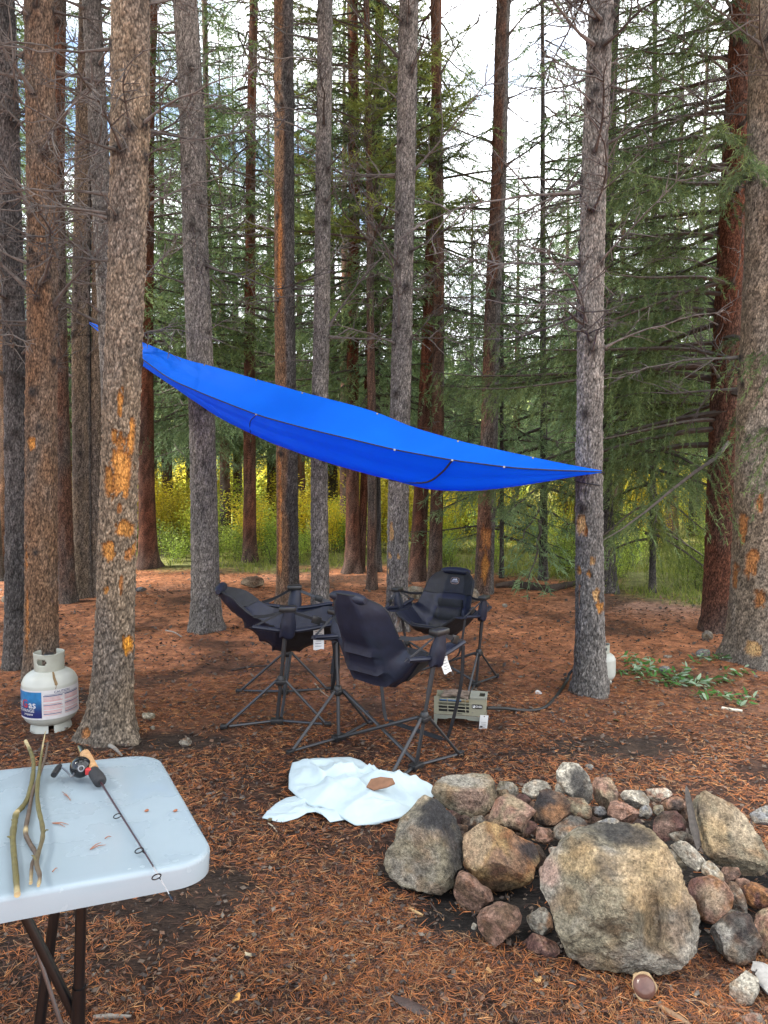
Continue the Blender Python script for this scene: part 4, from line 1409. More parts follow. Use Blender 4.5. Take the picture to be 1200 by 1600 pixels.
stone('red and tan faceted stone touching the right side of the huge boulder', [(820, 640), (920, 622), (992, 660), (1028, 720), (1022, 790), (952, 868), (880, 855), (835, 795), (798, 700)], 'pink', 'rust', 'B', seed=31, z=0.03, spots=[(840, 680, 50, 60, 'maroon', 0.7), (930, 740, 60, 60, 'tan', 0.6)], facets=9)
stone('pale cream stone on top of the red and tan faceted stone', [(880, 560), (920, 543), (982, 620), (987, 665), (920, 645), (868, 610)], 'white', 'tan', 'B', seed=32, z=0.13, lvl=3)
stone('dark grey streaked stone at the right front of the ring', [(960, 840), (1040, 778), (1112, 810), (1152, 900), (1172, 950), (1132, 1045), (1060, 1078), (1000, 1052), (945, 980), (910, 890)], 'brown', 'gray', 'B', seed=33, lvl=5, spots=[(960, 900, 60, 40, 'gray', 0.7)], soot=[(1060, 860, 70, 60, 0.7), (1120, 980, 50, 60, 0.5)])
stone('pink stone cut off by the right picture edge', [(1150, 788), (1215, 770), (1290, 830), (1300, 960), (1240, 1040), (1190, 1045), (1150, 1000), (1123, 880)], 'pink', 'tan', 'B', seed=34)
stone('grey stone between the faceted stone and the dark streaked stone', [(985, 660), (1042, 648), (1082, 720), (1112, 790), (1080, 810), (1025, 790)], 'gray', 'brown', 'B', seed=35, z=0.04, lvl=3)
stone('rusty red stone under the lower end of the leaning slab', [(1060, 690), (1120, 653), (1200, 690), (1240, 740), (1205, 790), (1130, 790), (1078, 745)], 'rust', 'maroon', 'B', seed=36, z=0.03)
stone('small white topped stone at the lower right corner', [(1010, 1160), (1060, 1120), (1092, 1088), (1152, 1130), (1158, 1200), (1122, 1262), (1070, 1283), (1008, 1232)], 'white', 'white', 'B', seed=37, spots=[(1040, 1240, 70, 40, 'brown', 0.8)], facets=9)
stone('blue grey stone outside the ring at the right picture edge', [(1103, 322), (1150, 298), (1210, 270), (1280, 300), (1290, 370), (1200, 395), (1135, 380)], 'blue', 'gray', 'B', seed=38)
stone('flat pink stone at the bottom right picture edge', [(1045, 1330), (1120, 1298), (1168, 1310), (1190, 1362), (1150, 1400), (1070, 1385)], 'pink', 'gray', 'B', seed=39, thick=0.7)
stone('brown stone at the foot of the tall upright grey stone', [(200, 235), (290, 243), (342, 310), (322, 352), (262, 345), (215, 300)], 'brown', 'olive', 'B', seed=40, z=0.09)
stone('small rosy stone below the scorched dark stone', [(50, 380), (130, 395), (145, 452), (100, 475), (55, 460)], 'pink', 'brown', 'B', seed=41, z=0.10, lvl=3)
stone('grey stone with a rusty streak behind the huge boulder', [(140, 390), (220, 328), (330, 343), (365, 390), (290, 425), (195, 465), (138, 445)], 'gray', 'brown', 'B', seed=42, z=0.12, soot=[(270, 350, 70, 30, 0.6)], spots=[(290, 410, 80, 25, 'rust', 0.7)])
stone('pale blue grey stone just behind the top of the huge boulder', [(345, 362), (420, 338), (482, 352), (470, 385), (380, 400)], 'blue', 'white', 'B', seed=43, z=0.14, lvl=3)
stone('small dark grey stone left of the rose coloured wedge', [(330, 285), (395, 282), (408, 320), (365, 345), (335, 325)], 'blue', 'dark', 'B', seed=44, z=0.10, lvl=3)
stone('little pale stone in the black gap left of the huge boulder', [(108, 488), (170, 480), (186, 520), (140, 545)], 'white', 'pink', 'B', seed=45, z=0.10, lvl=3)
stone('little white stone left of the tall upright grey stone', [(148, 175), (175, 168), (200, 215), (175, 245), (146, 225)], 'white', 'gray', 'B', seed=46, z=0.09, lvl=3)
stone('dark stone at the bottom of the ring inside, mostly in shadow', [(10, 480), (70, 470), (110, 540), (90, 600), (20, 590)], 'dark', 'brown', 'B', seed=47, z=0.04, lvl=3)

# small dark rubble filling the ring between the big stones
rgr = np.random.default_rng(31)
for i in range(34):
    cx, cy = rgr.uniform(700, 1100), rgr.uniform(1262, 1345)
    if i > 25:
        cx, cy = rgr.uniform(1040, 1190), rgr.uniform(1330, 1440)
    r0 = rgr.uniform(11, 21)
    t_ = np.linspace(0, 6.28, 10)[:-1]
    rr = r0 * rgr.uniform(0.75, 1.15, 9)
    cA = ('brown', 'dark', 'gray', 'maroon', 'pink', 'tan')[rgr.integers(6)]
    stone('small sooty rubble stone wedged between the bigger ring stones', np.stack([cx + rr * np.cos(t_), cy + rr * 0.85 * np.sin(t_)], -1), cA, 'brown', None, lvl=3, seed=300 + i, z=rgr.uniform(0.0, 0.05),
          soot=[(cx + rgr.normal(0, 6), cy + rgr.normal(0, 6), r0 * 0.9, r0 * 0.7, rgr.uniform(0.2, 0.8))], name='rubble_stone', group='small rubble inside the fire ring')

# stones lying on the needle floor
G = 'loose stones on the needle floor'
for lb, p, r, a, b, zz in (
        ('brown flat rock on the needle floor behind the left chair', (396, 909), (26, 10), 'brown', 'tan', 0),
        ('pale rock behind the back of the right chair', (651, 926), (20, 11), 'white', 'olive', 0),
        ('grey rock peeking out right of the right chair back', (738, 931), (15, 11), 'gray', 'tan', 0),
        ('small white pebble on the needles left of the tarp holding trunk', (789, 946), (6, 3.5), 'white', 'gray', 0),
        ('grey rock at the foot of the red brown right trunk', (1105, 993), (11, 9), 'gray', 'tan', 0),
        ('grey rounded rock in front of the flaky edge trunk', (1099, 1021), (14, 8), 'gray', 'blue', 0),
        ('small grey stone beside the cut green branches', (1038, 1047), (10, 7), 'blue', 'white', 0),
        ('flat pale stone on the needles behind the cut branches', (1043, 1026), (9, 3), 'white', 'tan', 0),
        ('pale pebble right of the foot of the peeled trunk', (233, 1119), (14, 7), 'white', 'olive', 0),
        ('second pebble at the foot of the peeled trunk', (239, 1137), (5, 4), 'gray', 'olive', 0),
        ('grey pebble halfway between the peeled trunk and the sheet', (290, 1159), (12, 9), 'gray', 'brown', 0),
        ('small pebble right of the tall upright ring stone', (921, 1199), (8, 6), 'gray', 'blue', 0),
        ('flat grey stone on the floor at the far left', (14, 936), (13, 7), 'gray', 'tan', 0),
        ('flat stone left of the thick grey trunk in the back', (220, 921), (10, 4), 'blue', 'gray', 0)):
    t_ = np.linspace(0, 6.28, 9)[:-1]
    rg = np.random.default_rng(int(p[0]))
    rr = rg.uniform(0.8, 1.15, 8)
    stone(lb, np.stack([p[0] + r[0] * rr * np.cos(t_), p[1] + r[1] * rr * np.sin(t_)], -1), a, b, None, lvl=3, seed=int(p[0]), thick=0.8, name='loose_stone', group=G, embed=0.006, z=gz1(*at_ground(*p)[:2]))

# ------------------------------------------------------------------ hammock chairs
M_NAVY = simple('navy_fabric', (0.0085, 0.0112, 0.026), 0.5, nscale=22, namt=0.3, bump=0.45, spec=0.45, bdist=0.006)
M_BLACK = simple('black_fabric', (0.014, 0.015, 0.018), 0.6, nscale=30, namt=0.3, bump=0.5, spec=0.4, bdist=0.006)
M_WEB = simple('grey_webbing', (0.034, 0.036, 0.042), 0.7, nscale=300, namt=0.2, bump=0.2)
M_TUBE = simple('gunmetal_tube', (0.065, 0.066, 0.070), 0.42, 0.6, nscale=12, namt=0.12, bump=0.0)
M_PLAST = simple('black_plastic', (0.015, 0.015, 0.016), 0.38, nscale=60, namt=0.1, bump=0.05)
M_PAPER = simple('white_paper', (0.72, 0.72, 0.70), 0.7, nscale=15, namt=0.06, bump=0.1)
M_INK = simple('grey_print', (0.16, 0.16, 0.17), 0.7, bump=0)
M_PATCH = simple('badge_patch', (0.035, 0.030, 0.030), 0.6, bump=0.05)
M_COPPER = simple('badge_thread', (0.30, 0.19, 0.14), 0.6, bump=0.05)
M_THREAD = simple('pale_thread', (0.50, 0.52, 0.56), 0.6, bump=0.0)


def text_vf(s, size, font_w=1.0):
    cu = bpy.data.curves.new('lettering', 'FONT')
    cu.body = s
    cu.size = size
    cu.align_x = 'CENTER'
    cu.align_y = 'CENTER'
    cu.offset = 0.012 * size
    cu.resolution_u = 3
    o = bpy.data.objects.new('lettering_tmp', cu)
    COL.objects.link(o)
    dg = bpy.context.evaluated_depsgraph_get()
    dg.update()
    me = bpy.data.meshes.new_from_object(o.evaluated_get(dg))
    V = np.array([v.co[:] for v in me.vertices])
    F = [tuple(p.vertices) for p in me.polygons]
    bpy.data.objects.remove(o)
    bpy.data.curves.remove(cu)
    bpy.data.meshes.remove(me)
    V[:, 0] *= font_w
    return V, F


def solid(me_name, G, mat, thick, nu, nv, smooth=True):
    """grid (nu,nv,3) given real thickness along its normals"""
    G = G.reshape(nu, nv, 3)
    N = np.cross(np.gradient(G, axis=0), np.gradient(G, axis=1))
    N /= np.maximum(np.linalg.norm(N, axis=2, keepdims=True), 1e-9)
    V = np.concatenate([(G + N * thick / 2).reshape(-1, 3), (G - N * thick / 2).reshape(-1, 3)])
    f = grid_faces(nu, nv)
    n = nu * nv
    F = [tuple(q) for q in f] + [tuple(q[::-1] + n) for q in f]
    ring = [(i, 0) for i in range(nu)] + [(nu - 1, j) for j in range(1, nv)] + [(i, nv - 1) for i in range(nu - 2, -1, -1)] + [(0, j) for j in range(nv - 2, 0, -1)]
    idx = [i * nv + j for i, j in ring]
    for a, b in zip(idx, idx[1:] + idx[:1]):
        F.append((a, a + n, b + n, b))
    mb = MB()
    mb.add(V, F)
    return mb.build(me_name, mat, smooth, angle=0.95)


def chair(label, loc, yaw, recline=0.0, foot=0.12, seed=1, tagside=1):
    t = thing('hammock_chair', label, 'camp chair', tuple(loc), 'navy hammock camp chairs', yaw)
    rng = np.random.default_rng(seed)
    XB, XT, ZT, ZS = 0.285, 0.375, 0.71, 0.28

    def post(s, z):
        return np.array([s * (XB + (XT - XB) * z / ZT), 0.075 * z / ZT, z])
    for s in (-1, 1):
        mb = MB()
        mb.tube([post(s, 0.02), post(s, ZS), post(s, 0.40)], 0.0105, 10)
        mb.tube([post(s, 0.40), post(s, ZT)], 0.0135, 10)
        po = obj('post', mb.build('post', M_TUBE), t)
        mb = MB()
        mb.box(post(s, ZT + 0.012), (0.065, 0.10, 0.032))
        obj('cap', mb.build('cap', M_PLAST, bevel=0.009), po)
        mb = MB()
        mb.lathe([(0.017, -0.03), (0.024, -0.02), (0.024, 0.012), (0.017, 0.03)], post(s, ZS), (0, 0, 1), 12)
        mb.box(post(s, ZS - 0.008), (0.05, 0.062, 0.022))
        obj('slider', mb.build('slider', M_PLAST, bevel=0.003), po)
        mb = MB()
        mb.box(post(s, 0.022), (0.05, 0.075, 0.034))
        obj('base_hub', mb.build('base_hub', M_PLAST, bevel=0.006), po)
        hub, sl = post(s, 0.022), post(s, ZS)
        for q in (1, -1):
            ft = np.array([s * (XB + 0.055), q * 0.295, 0.016])
            mb = MB()
            mb.tube([sl + [0, q * 0.025, 0], ft], 0.0085, 8)
            lg = obj('leg', mb.build('leg', M_TUBE), t)
            mb = MB()
            mb.box(ft + [0, q * 0.012, -0.002], (0.03, 0.045, 0.028))
            obj('foot', mb.build('foot', M_PLAST, bevel=0.006), lg)
            mb = MB()
            mb.tube([hub + [0, q * 0.03, 0], ft - [0, q * 0.02, 0]], 0.0085, 8)
            obj('base_bar', mb.build('base_bar', M_TUBE), t)
        mb = MB()
        e = post(-s, 0.03)
        yy = -0.022 * s
        mb.tube([sl + [-s * 0.02, yy, 0], e + [s * 0.02, yy, 0]], 0.0095, 8)
        obj('cross_brace', mb.build('cross_brace', M_TUBE), t)
    # sling: side profile from seat front to back top
    rc = recline
    prof = spline([(0.345, 0.505), (0.24, 0.445), (0.10, 0.395), (0.0, 0.39), (-0.07, 0.43), (-0.14 - 0.3 * rc, 0.53 - 0.10 * rc), (-0.20 - 0.5 * rc, 0.655 - 0.25 * rc), (-0.262 - 0.7 * rc, 0.795 - 0.5 * rc), (-0.292 - 0.85 * rc, 0.862 - 0.62 * rc)], 46)
    s_ = np.linspace(0, 1, 46)
    nt = 29
    tt = np.linspace(-1, 1, nt)
    half = np.interp(s_, [0, 0.2, 0.40, 0.50, 0.60, 0.68, 0.84, 1], [0.245, 0.265, 0.285, 0.275, 0.232, 0.222, 0.205, 0.088])
    lift = np.interp(s_, [0, 0.1, 0.35, 0.5, 0.62, 0.75, 0.9, 1], [0.09, 0.14, 0.19, 0.17, 0.09, 0.03, 0.01, 0.0])
    fwd = np.interp(s_, [0, 0.35, 0.5, 0.62, 0.75, 0.9, 1], [0.0, 0.0, 0.06, 0.12, 0.115, 0.075, 0.03])
    S, Tg = np.meshgrid(np.arange(46), tt, indexing='ij')
    a = np.abs(Tg)
    Gx = Tg * half[S]
    ac = np.clip((a - 0.42) / 0.58, 0, 1)          # flat middle panel, creased side wings
    Gy = prof[S, 0] + fwd[S] * ac ** 1.15
    Gz_ = prof[S, 1] + lift[S] * (0.12 * a ** 2 + 0.88 * ac ** 1.2)
    # wrinkles
    P = np.stack([Gx, Gy, Gz_], -1).reshape(-1, 3)
    wv = (0.013 * fbm(P * np.array([9, 6, 6]) + seed, 3, seed) * (0.3 + a.ravel())).reshape(a.shape)
    # quilting of the middle panel
    rib = np.abs(np.sin(s_ * math.pi * 9))[S] ** 0.5
    pan = sstep(0.62, 0.52, a)
    Gz_ = Gz_ + wv + 0.017 * rib * pan * (S < 36)
    Gy = Gy + 0.017 * rib * pan * (S < 33) * (S > 18) + 0.5 * wv
    G = np.stack([Gx, Gy, Gz_], -1)
    sf = obj('seat_fabric', solid('seat_fabric', G, M_NAVY, 0.006, 46, nt), t)
    # padded black middle panel lying on the sling, and the black head panel above it
    m0, m1 = int(nt * 0.27), int(nt * 0.73) + 1
    N = np.cross(np.gradient(G, axis=0), np.gradient(G, axis=1))
    N /= np.linalg.norm(N, axis=2, keepdims=True)
    if N[20, nt // 2, 2] < 0:
        N = -N
    Gp = (G + N * 0.010)[1:33, m0:m1]
    obj('padded_panel', solid('padded_panel', Gp, M_BLACK, 0.010, *Gp.shape[:2]), sf)
    Gh = (G + N * 0.009)[34:46]
    obj('head_panel', solid('head_panel', Gh, M_BLACK, 0.006, *Gh.shape[:2]), sf)
    # underside of the seat is black
    Gu = (G - N * 0.008)[0:15]
    obj('seat_underside', solid('seat_underside', Gu, M_BLACK, 0.004, *Gu.shape[:2]), sf)
    # head roll behind the top edge
    hp = G[43, nt // 2] + N[43, nt // 2] * 0.03
    mb = MB()
    xs = np.linspace(-0.125, 0.125, 11)
    mb.tube([hp + [x, 0, -0.006 * abs(x) / 0.125] for x in xs], 0.030 * np.sqrt(np.clip(1 - (xs / 0.135) ** 4, 0.02, 1)), 14)
    obj('head_pillow', mb.build('head_pillow', M_NAVY), sf)
    # badge
    bp = G[38, nt // 2] + N[38, nt // 2] * 0.016
    nx = np.array([1.0, 0, 0])
    nn = N[38, nt // 2]
    ny = np.cross(nn, nx)
    if ny[2] < 0:
        ny = -ny
    mb = MB()
    hexa = [(-0.037, -0.017), (-0.020, -0.028), (0.020, -0.028), (0.037, -0.017), (0.037, 0.019), (0.020, 0.027), (-0.020, 0.027), (-0.037, 0.019)]
    mb.prism(hexa, -0.001, 0.002, lambda p, q, d: bp + nx * p + ny * q + nn * d)
    bd = obj('badge', mb.build('badge', M_COPPER, False), sf)
    mb = MB()
    mb.prism([(x * 0.92, y * 0.90) for x, y in hexa], 0.0022, 0.003, lambda p, q, d: bp + nx * p + ny * q + nn * d)
    obj('badge_field', mb.build('badge_field', M_PATCH, False), bd)
    mb = MB()
    V, F = text_vf('TIMBER RIDGE', 0.0088)
    flip = -1.0          # reads correctly for someone facing the sitter
    mb.add([bp + nx * v[0] * flip + ny * (v[1] - 0.004) + nn * 0.0034 for v in V], F)
    mb.add([bp + nx * p * flip + ny * q + nn * 0.0034 for p, q in ((-0.024, 0.004), (-0.008, 0.017), (0, 0.010), (0.010, 0.020), (0.024, 0.004))], [(0, 1, 2), (0, 2, 4), (2, 3, 4)])
    mb.add([bp + nx * p + ny * q + nn * 0.0034 for p, q in ((-0.033, -0.0125), (0.033, -0.0125), (0.033, -0.0110), (-0.033, -0.0110))], [(0, 1, 2, 3)])
    obj('badge_print', mb.build('badge_print', M_THREAD, False), bd)
    # piping along the edges
    for j in (0, nt - 1):
        mb = MB()
        mb.tube(G[:, j], 0.0045, 6)
        obj('edge_piping', mb.build('edge_piping', M_BLACK), sf)
    for i in (0, 45):
        mb = MB()
        mb.tube(G[i], 0.0045, 6)
        obj('edge_piping', mb.build('edge_piping', M_BLACK), sf)
    # side straps, arm rolls, pockets, tag
    for s in (-1, 1):
        j = 0 if s < 0 else nt - 1
        top = post(s, ZT - 0.005)
        front, arm_r, wing = G[1, j], G[23, j], G[33, j]
        fr2 = np.array([s * 0.335, 0.335, 0.615])
        rr2 = np.array([s * 0.345, -0.13, 0.610])
        mb = MB()
        q = spline([rr2, (rr2 + fr2) / 2 + [s * 0.012, 0, -0.028], fr2], 14)
        mb.tube(q, 0.017, 10, flat=0.75)
        ar = obj('arm_roll', mb.build('arm_roll', M_NAVY), t)
        # fabric web between sling edge and arm roll
        W = np.stack([G[np.linspace(22, 1, 14).astype(int), j], (G[np.linspace(22, 1, 14).astype(int), j] + q) / 2 + [s * 0.012, 0, -0.01], q + [0, 0, -0.012]], 1)
        obj('side_web', solid('side_web', W, M_NAVY, 0.004, 14, 3), ar)

        def strap(a, b, w, sag=0.0, nm='strap', mat=M_WEB):
            mb = MB()
            u = np.linspace(0, 1, 8)[:, None]
            p = np.array(a) * (1 - u) + np.array(b) * u
            p[:, 2] -= sag * 4 * (u[:, 0] - u[:, 0] ** 2)
            mb.ribbon(p, w, (s * 0.25, 0.55, 1.0) if abs(b[2] - a[2]) < 0.08 else (0.1 * s, 1.0, 0.2))
            return obj(nm, mb.build(nm, mat, False), t)
        st = strap(top + [0, -0.02, 0], rr2, 0.042)
        strap(top + [0, 0.02, 0], fr2, 0.036)
        strap(top + [0, -0.03, 0.004], wing, 0.024, 0.012, mat=M_BLACK)
        mb = MB()
        c = top * 0.35 + fr2 * 0.65
        dv = (fr2 - top) / np.linalg.norm(fr2 - top)
        mb.box(c, (0.018, 0.055, 0.045), ax=(np.array([1.0, 0, 0]), dv, np.cross([1.0, 0, 0], dv)))
        obj('buckle', mb.build('buckle', M_PLAST, bevel=0.004), t)
        # cup pocket hanging from the post top
        mb = MB()
        ang = np.linspace(0, 2 * math.pi, 15)[:-1]
        pc = post(s, 0.60)
        rows = []
        for k, (z, r) in enumerate(((0.715, 0.026), (0.66, 0.036), (0.62, 0.043), (0.555, 0.040), (0.545, 0.024))):
            c0 = post(s, z) + [s * 0.004, 0.012, 0]
            rows.append([c0 + [r * math.cos(x) * 0.8, r * math.sin(x) * 1.15, 0.010 * math.sin(3 * x + k)] for x in ang])
        V = np.array(rows).reshape(-1, 3)
        F = [tuple(f) for f in grid_faces(5, 14, True)] + [tuple(range(13, -1, -1)), tuple(range(56, 70))]
        mb.add(V, F)
        obj('cup_pocket', mb.build('cup_pocket', M_NAVY), t)
        # footrest strap hanging from the front corner
        mb = MB()
        p = spline([fr2 + [0, 0, -0.02], fr2 + [-s * 0.03, 0.02, -0.25], [s * 0.24, 0.335, foot + 0.03], [s * 0.20, 0.33, foot]], 12)
        mb.ribbon(p, 0.022, (0.3, 1, 0))
        obj('footrest_strap', mb.build('footrest_strap', M_BLACK, False), t)
    mb = MB()
    p = np.linspace([-0.20, 0.33, foot], [0.20, 0.33, foot], 8)
    mb.ribbon(p, 0.024, (0, 0.4, 1))
    obj('footrest_strap', mb.build('footrest_strap', M_BLACK, False), t)
    # white care tag
    j = nt - 1 if tagside > 0 else 0
    c = G[5, j] + [tagside * 0.012, 0, -0.015]
    u, v = np.meshgrid(np.linspace(-0.032, 0.032, 5), np.linspace(0, -0.125, 7), indexing='ij')
    Wt = np.stack([c[0] + tagside * (0.012 * np.sin(v * 30) + 0.02 * (-v / 0.12)), c[1] + u, c[2] + v + 0.004 * np.sin(u * 90)], -1)
    tg = obj('care_tag', solid('care_tag', Wt, M_PAPER, 0.0014, 5, 7), t)
    mb = MB()
    for k in range(7):
        z = c[2] - 0.022 - 0.014 * k
        vv = z - c[2]
        x = c[0] + tagside * (0.012 * math.sin(vv * 30) + 0.02 * (-vv / 0.12)) + tagside * 0.0025
        mb.box((x, c[1] + rng.uniform(-0.004, 0.002), z), (0.0006, 0.040 + rng.uniform(-0.012, 0.008), 0.0028))
    obj('tag_print', mb.build('tag_print', M_INK, False), tg)
    return t


c1 = at_ground(438, 1107)
chair('left navy chair seen side on, facing right, tilted far back', (c1[0], c1[1], gz1(*c1[:2])), math.radians(-86), recline=0.13, foot=0.16, seed=3, tagside=1)
c2 = at_ground(586, 1180)
chair('middle navy chair nearest the camera, seen from behind', (c2[0], c2[1], gz1(*c2[:2])), math.radians(-43), recline=-0.07, foot=0.05, seed=5, tagside=1)
c3 = at_ground(692, 1064)
ch3 = chair('right navy chair facing the camera with its badge showing', (c3[0], c3[1], gz1(*c3[:2])), math.radians(150), recline=-0.02, foot=0.26, seed=7, tagside=1)
ch3.scale = (0.9, 0.9, 0.9)

# ------------------------------------------------------------------ blue tarp
def tarp_mat():
    m, N, L, B = nmat('blue_tarp')
    tc = N.new('ShaderNodeTexCoord')
    no = N.new('ShaderNodeTexNoise')
    no.inputs['Scale'].default_value = 3.5
    no.inputs['Detail'].default_value = 5
    L.new(tc.outputs['Object'], no.inputs['Vector'])
    rp = N.new('ShaderNodeValToRGB')
    rp.color_ramp.elements[0].position, rp.color_ramp.elements[0].color = 0.3, (0.004, 0.20, 0.88, 1)
    rp.color_ramp.elements[1].position, rp.color_ramp.elements[1].color = 0.7, (0.005, 0.235, 0.95, 1)
    L.new(no.outputs['Fac'], rp.inputs['Fac'])
    L.new(rp.outputs['Color'], B.inputs['Base Color'])
    B.inputs['Roughness'].default_value = 0.6
    B.inputs['Specular IOR Level'].default_value = 0.2
    bp = N.new('ShaderNodeBump')
    bp.inputs['Strength'].default_value = 0.12
    bp.inputs['Distance'].default_value = 0.01
    n2 = N.new('ShaderNodeTexNoise')
    n2.inputs['Scale'].default_value = 45
    n2.inputs['Detail'].default_value = 3
    L.new(tc.outputs['Object'], n2.inputs['Vector'])
    L.new(n2.outputs['Fac'], bp.inputs['Height'])
    L.new(bp.outputs['Normal'], B.inputs['Normal'])
    tr = N.new('ShaderNodeBsdfTranslucent')
    tr.inputs['Color'].default_value = (0.0, 0.135, 1.0, 1)
    ms = N.new('ShaderNodeMixShader')
    ms.inputs[0].default_value = 0.5
    L.new(B.outputs['BSDF'], ms.inputs[1])
    L.new(tr.outputs['BSDF'], ms.inputs[2])
    L.new(ms.outputs['Shader'], N['Material Output'].inputs['Surface'])
    return m


M_TARP = tarp_mat()
M_CORD = simple('black_cord', (0.012, 0.013, 0.02), 0.7, bump=0.1)
M_STEEL = simple('dull_steel', (0.24, 0.24, 0.25), 0.35, 0.9, nscale=20, namt=0.15, bump=0.03)


def blue_tarp():
    Fp = [(139, 503.5), (165, 513), (224, 536), (288, 563), (327, 572), (406, 595), (478, 615), (560, 636), (595, 647), (643, 668), (723, 691), (800, 708), (870, 723), (940, 736)]
    Np = [(140, 504.5), (165, 521), (224, 562), (263, 592), (331, 621), (406, 650), (480, 670), (560, 689), (618, 703), (707, 719), (800, 731), (870, 735), (940, 737)]
    Bp = [(140, 505.5), (165, 527), (224, 572), (263, 598), (298, 622), (345, 653), (431, 694), (488, 714), (560, 736), (603, 749), (673, 765), (733, 767), (800, 760), (870, 749), (910, 742), (940, 738)]
    nu = 90
    u = np.linspace(0, 1, nu)
    Dl = lambda px: 5.57 / (1 + 0.55 * (px - 600) / FPX) - 0.02
    px = 140 + 800 * u
    fy = np.interp(px, *np.array(Fp).T)
    ny_ = np.interp(px, *np.array(Np).T)
    by = np.interp(px, *np.array(Bp).T)
    k = np.ones(5) / 5
    sm = lambda y: np.concatenate([y[:2], np.convolve(y, k, 'valid'), y[-2:]])
    fy, ny_, by = sm(fy), sm(ny_), sm(by)
    w = 1.05 * np.sin(math.pi * u) ** 0.9
    rows = []
    nv = 19
    for i in range(nu):
        D = Dl(px[i])
        n = at_y(px[i], ny_[i], D - w[i])
        b = at_y(px[i], by[i], D - 0.72 * w[i])
        f = at_y(px[i], fy[i], D)
        m = at_y(px[i], by[i] * 0.62 + fy[i] * 0.38, D - 0.36 * w[i])
        rows.append(spline([n, n * 0.45 + b * 0.55 + np.array([0, -0.02, 0]) * w[i], b, m, f], nv))
    G = np.array(rows)
    t = thing('blue_tarp', 'bright blue tarp slung between the trunks above the chairs', 'tarp', tuple(G[nu // 2, nv // 2]))
    o = np.array(t.location)
    G0 = G.copy()
    W = G.reshape(-1, 3)
    G = G + (np.array([0, 0.2, 1.0]) * ((0.010 * fbm(W * np.array([2.2, 5, 5]), 3, 3)).reshape(nu, nv) * np.sin(math.pi * u)[:, None] * np.sin(math.pi * np.linspace(0, 1, nv)))[..., None])
    # pull folds radiate from the tied tips
    fold = 0.022 * np.sin(np.linspace(0, 1, nv) * 34)[None] * (np.exp(-u / 0.22) + 0.5 * np.exp(-(1 - u) / 0.10))[:, None] * np.sin(math.pi * u).clip(0.15, 1)[:, None] * 1.5
    G[..., 2] += fold
    sh = obj('sheet', solid('sheet', G - o, M_TARP, 0.0012, nu, nv), t)
    for j, nm in ((0, 'hem'), (nv - 1, 'hem')):
        mb = MB()
        mb.tube(G[:, j] - o, 0.0045 if j == 0 else 0.0025, 6)
        obj(nm, mb.build('hem', M_CORD if j == 0 else M_TARP), t)
    # dark seams crossing the belly
    for xs in (((707, 0.0), (690, 0.2), (662, 0.36), (612, 0.5)), ((404, 0.0), (398, 0.22), (392, 0.45))):
        pts = []
        for a, v in xs:
            ui = (a - 140) / 800 * (nu - 1)
            i0 = int(ui)
            vi = v * (nv - 1)
            j0 = int(vi)
            q = G[i0, j0] * (1 - (vi - j0)) + G[i0, min(j0 + 1, nv - 1)] * (vi - j0)
            pts.append(q + np.array([0, -0.008, -0.004]))
        mb = MB()
        mb.tube(spline(pts, 14) - o, 0.006 if len(xs) == 4 else 0.003, 5)
        obj('seam_cord', mb.build('seam_cord', M_CORD), t)
    for a, j in ((406, 0), (618, 0), (707, 0), (790, 0), (327, nv - 1), (406, nv - 1), (478, nv - 1), (595, nv - 1), (723, nv - 1), (840, nv - 1)):
        i = int((a - 140) / 800 * (nu - 1))
        j2 = 1 if j == 0 else j - 1
        c = G[i, j] * 0.9 + G[i, j2] * 0.1 + np.array([0, -0.01, 0.0]) - o
        mb = MB()
        mb.lathe([(0.003, -0.002), (0.007, -0.002), (0.008, 0.0), (0.007, 0.002), (0.003, 0.002)], c, (0, -1, 0.35), 10)
        obj('grommet', mb.build('grommet', M_STEEL), t)
    # tie ropes round the trunks
    tt, B, fx, fr = TREES['rightgray']
    e = G[-1, 0]
    z = e[2]
    r = float(fr(np.array([z - B[2]]))[0]) + 0.008
    c = np.array([B[0] + float(fx(np.array([z - B[2]]))[0]), B[1]])
    mb = MB()
    th = np.linspace(-1.0, 5.2, 24)
    mb.tube([np.array([c[0] + r * math.cos(x), c[1] + r * math.sin(x), z - 0.004 * i]) - o for i, x in enumerate(th)], 0.004, 6)
    obj('tie_rope', mb.build('tie_rope', M_CORD), t)
    tt, B, fx, fr = TREES['bigtan']
    s = G[0, 0]
    zz = s[2] + 0.12
    cc = np.array([B[0] + float(fx(np.array([zz - B[2]]))[0]), B[1], zz])
    r = float(fr(np.array([zz - B[2]]))[0]) + 0.008
    mb = MB()
    mb.tube([s - o, cc + [0, -r, 0] - o], 0.004, 6)
    mb.tube([cc + [r * math.cos(x), r * math.sin(x), 0.003 * i] - o for i, x in enumerate(np.linspace(-1.57, 4.8, 22))], 0.004, 6)
    obj('tie_rope', mb.build('tie_rope', M_CORD), t)


blue_tarp()

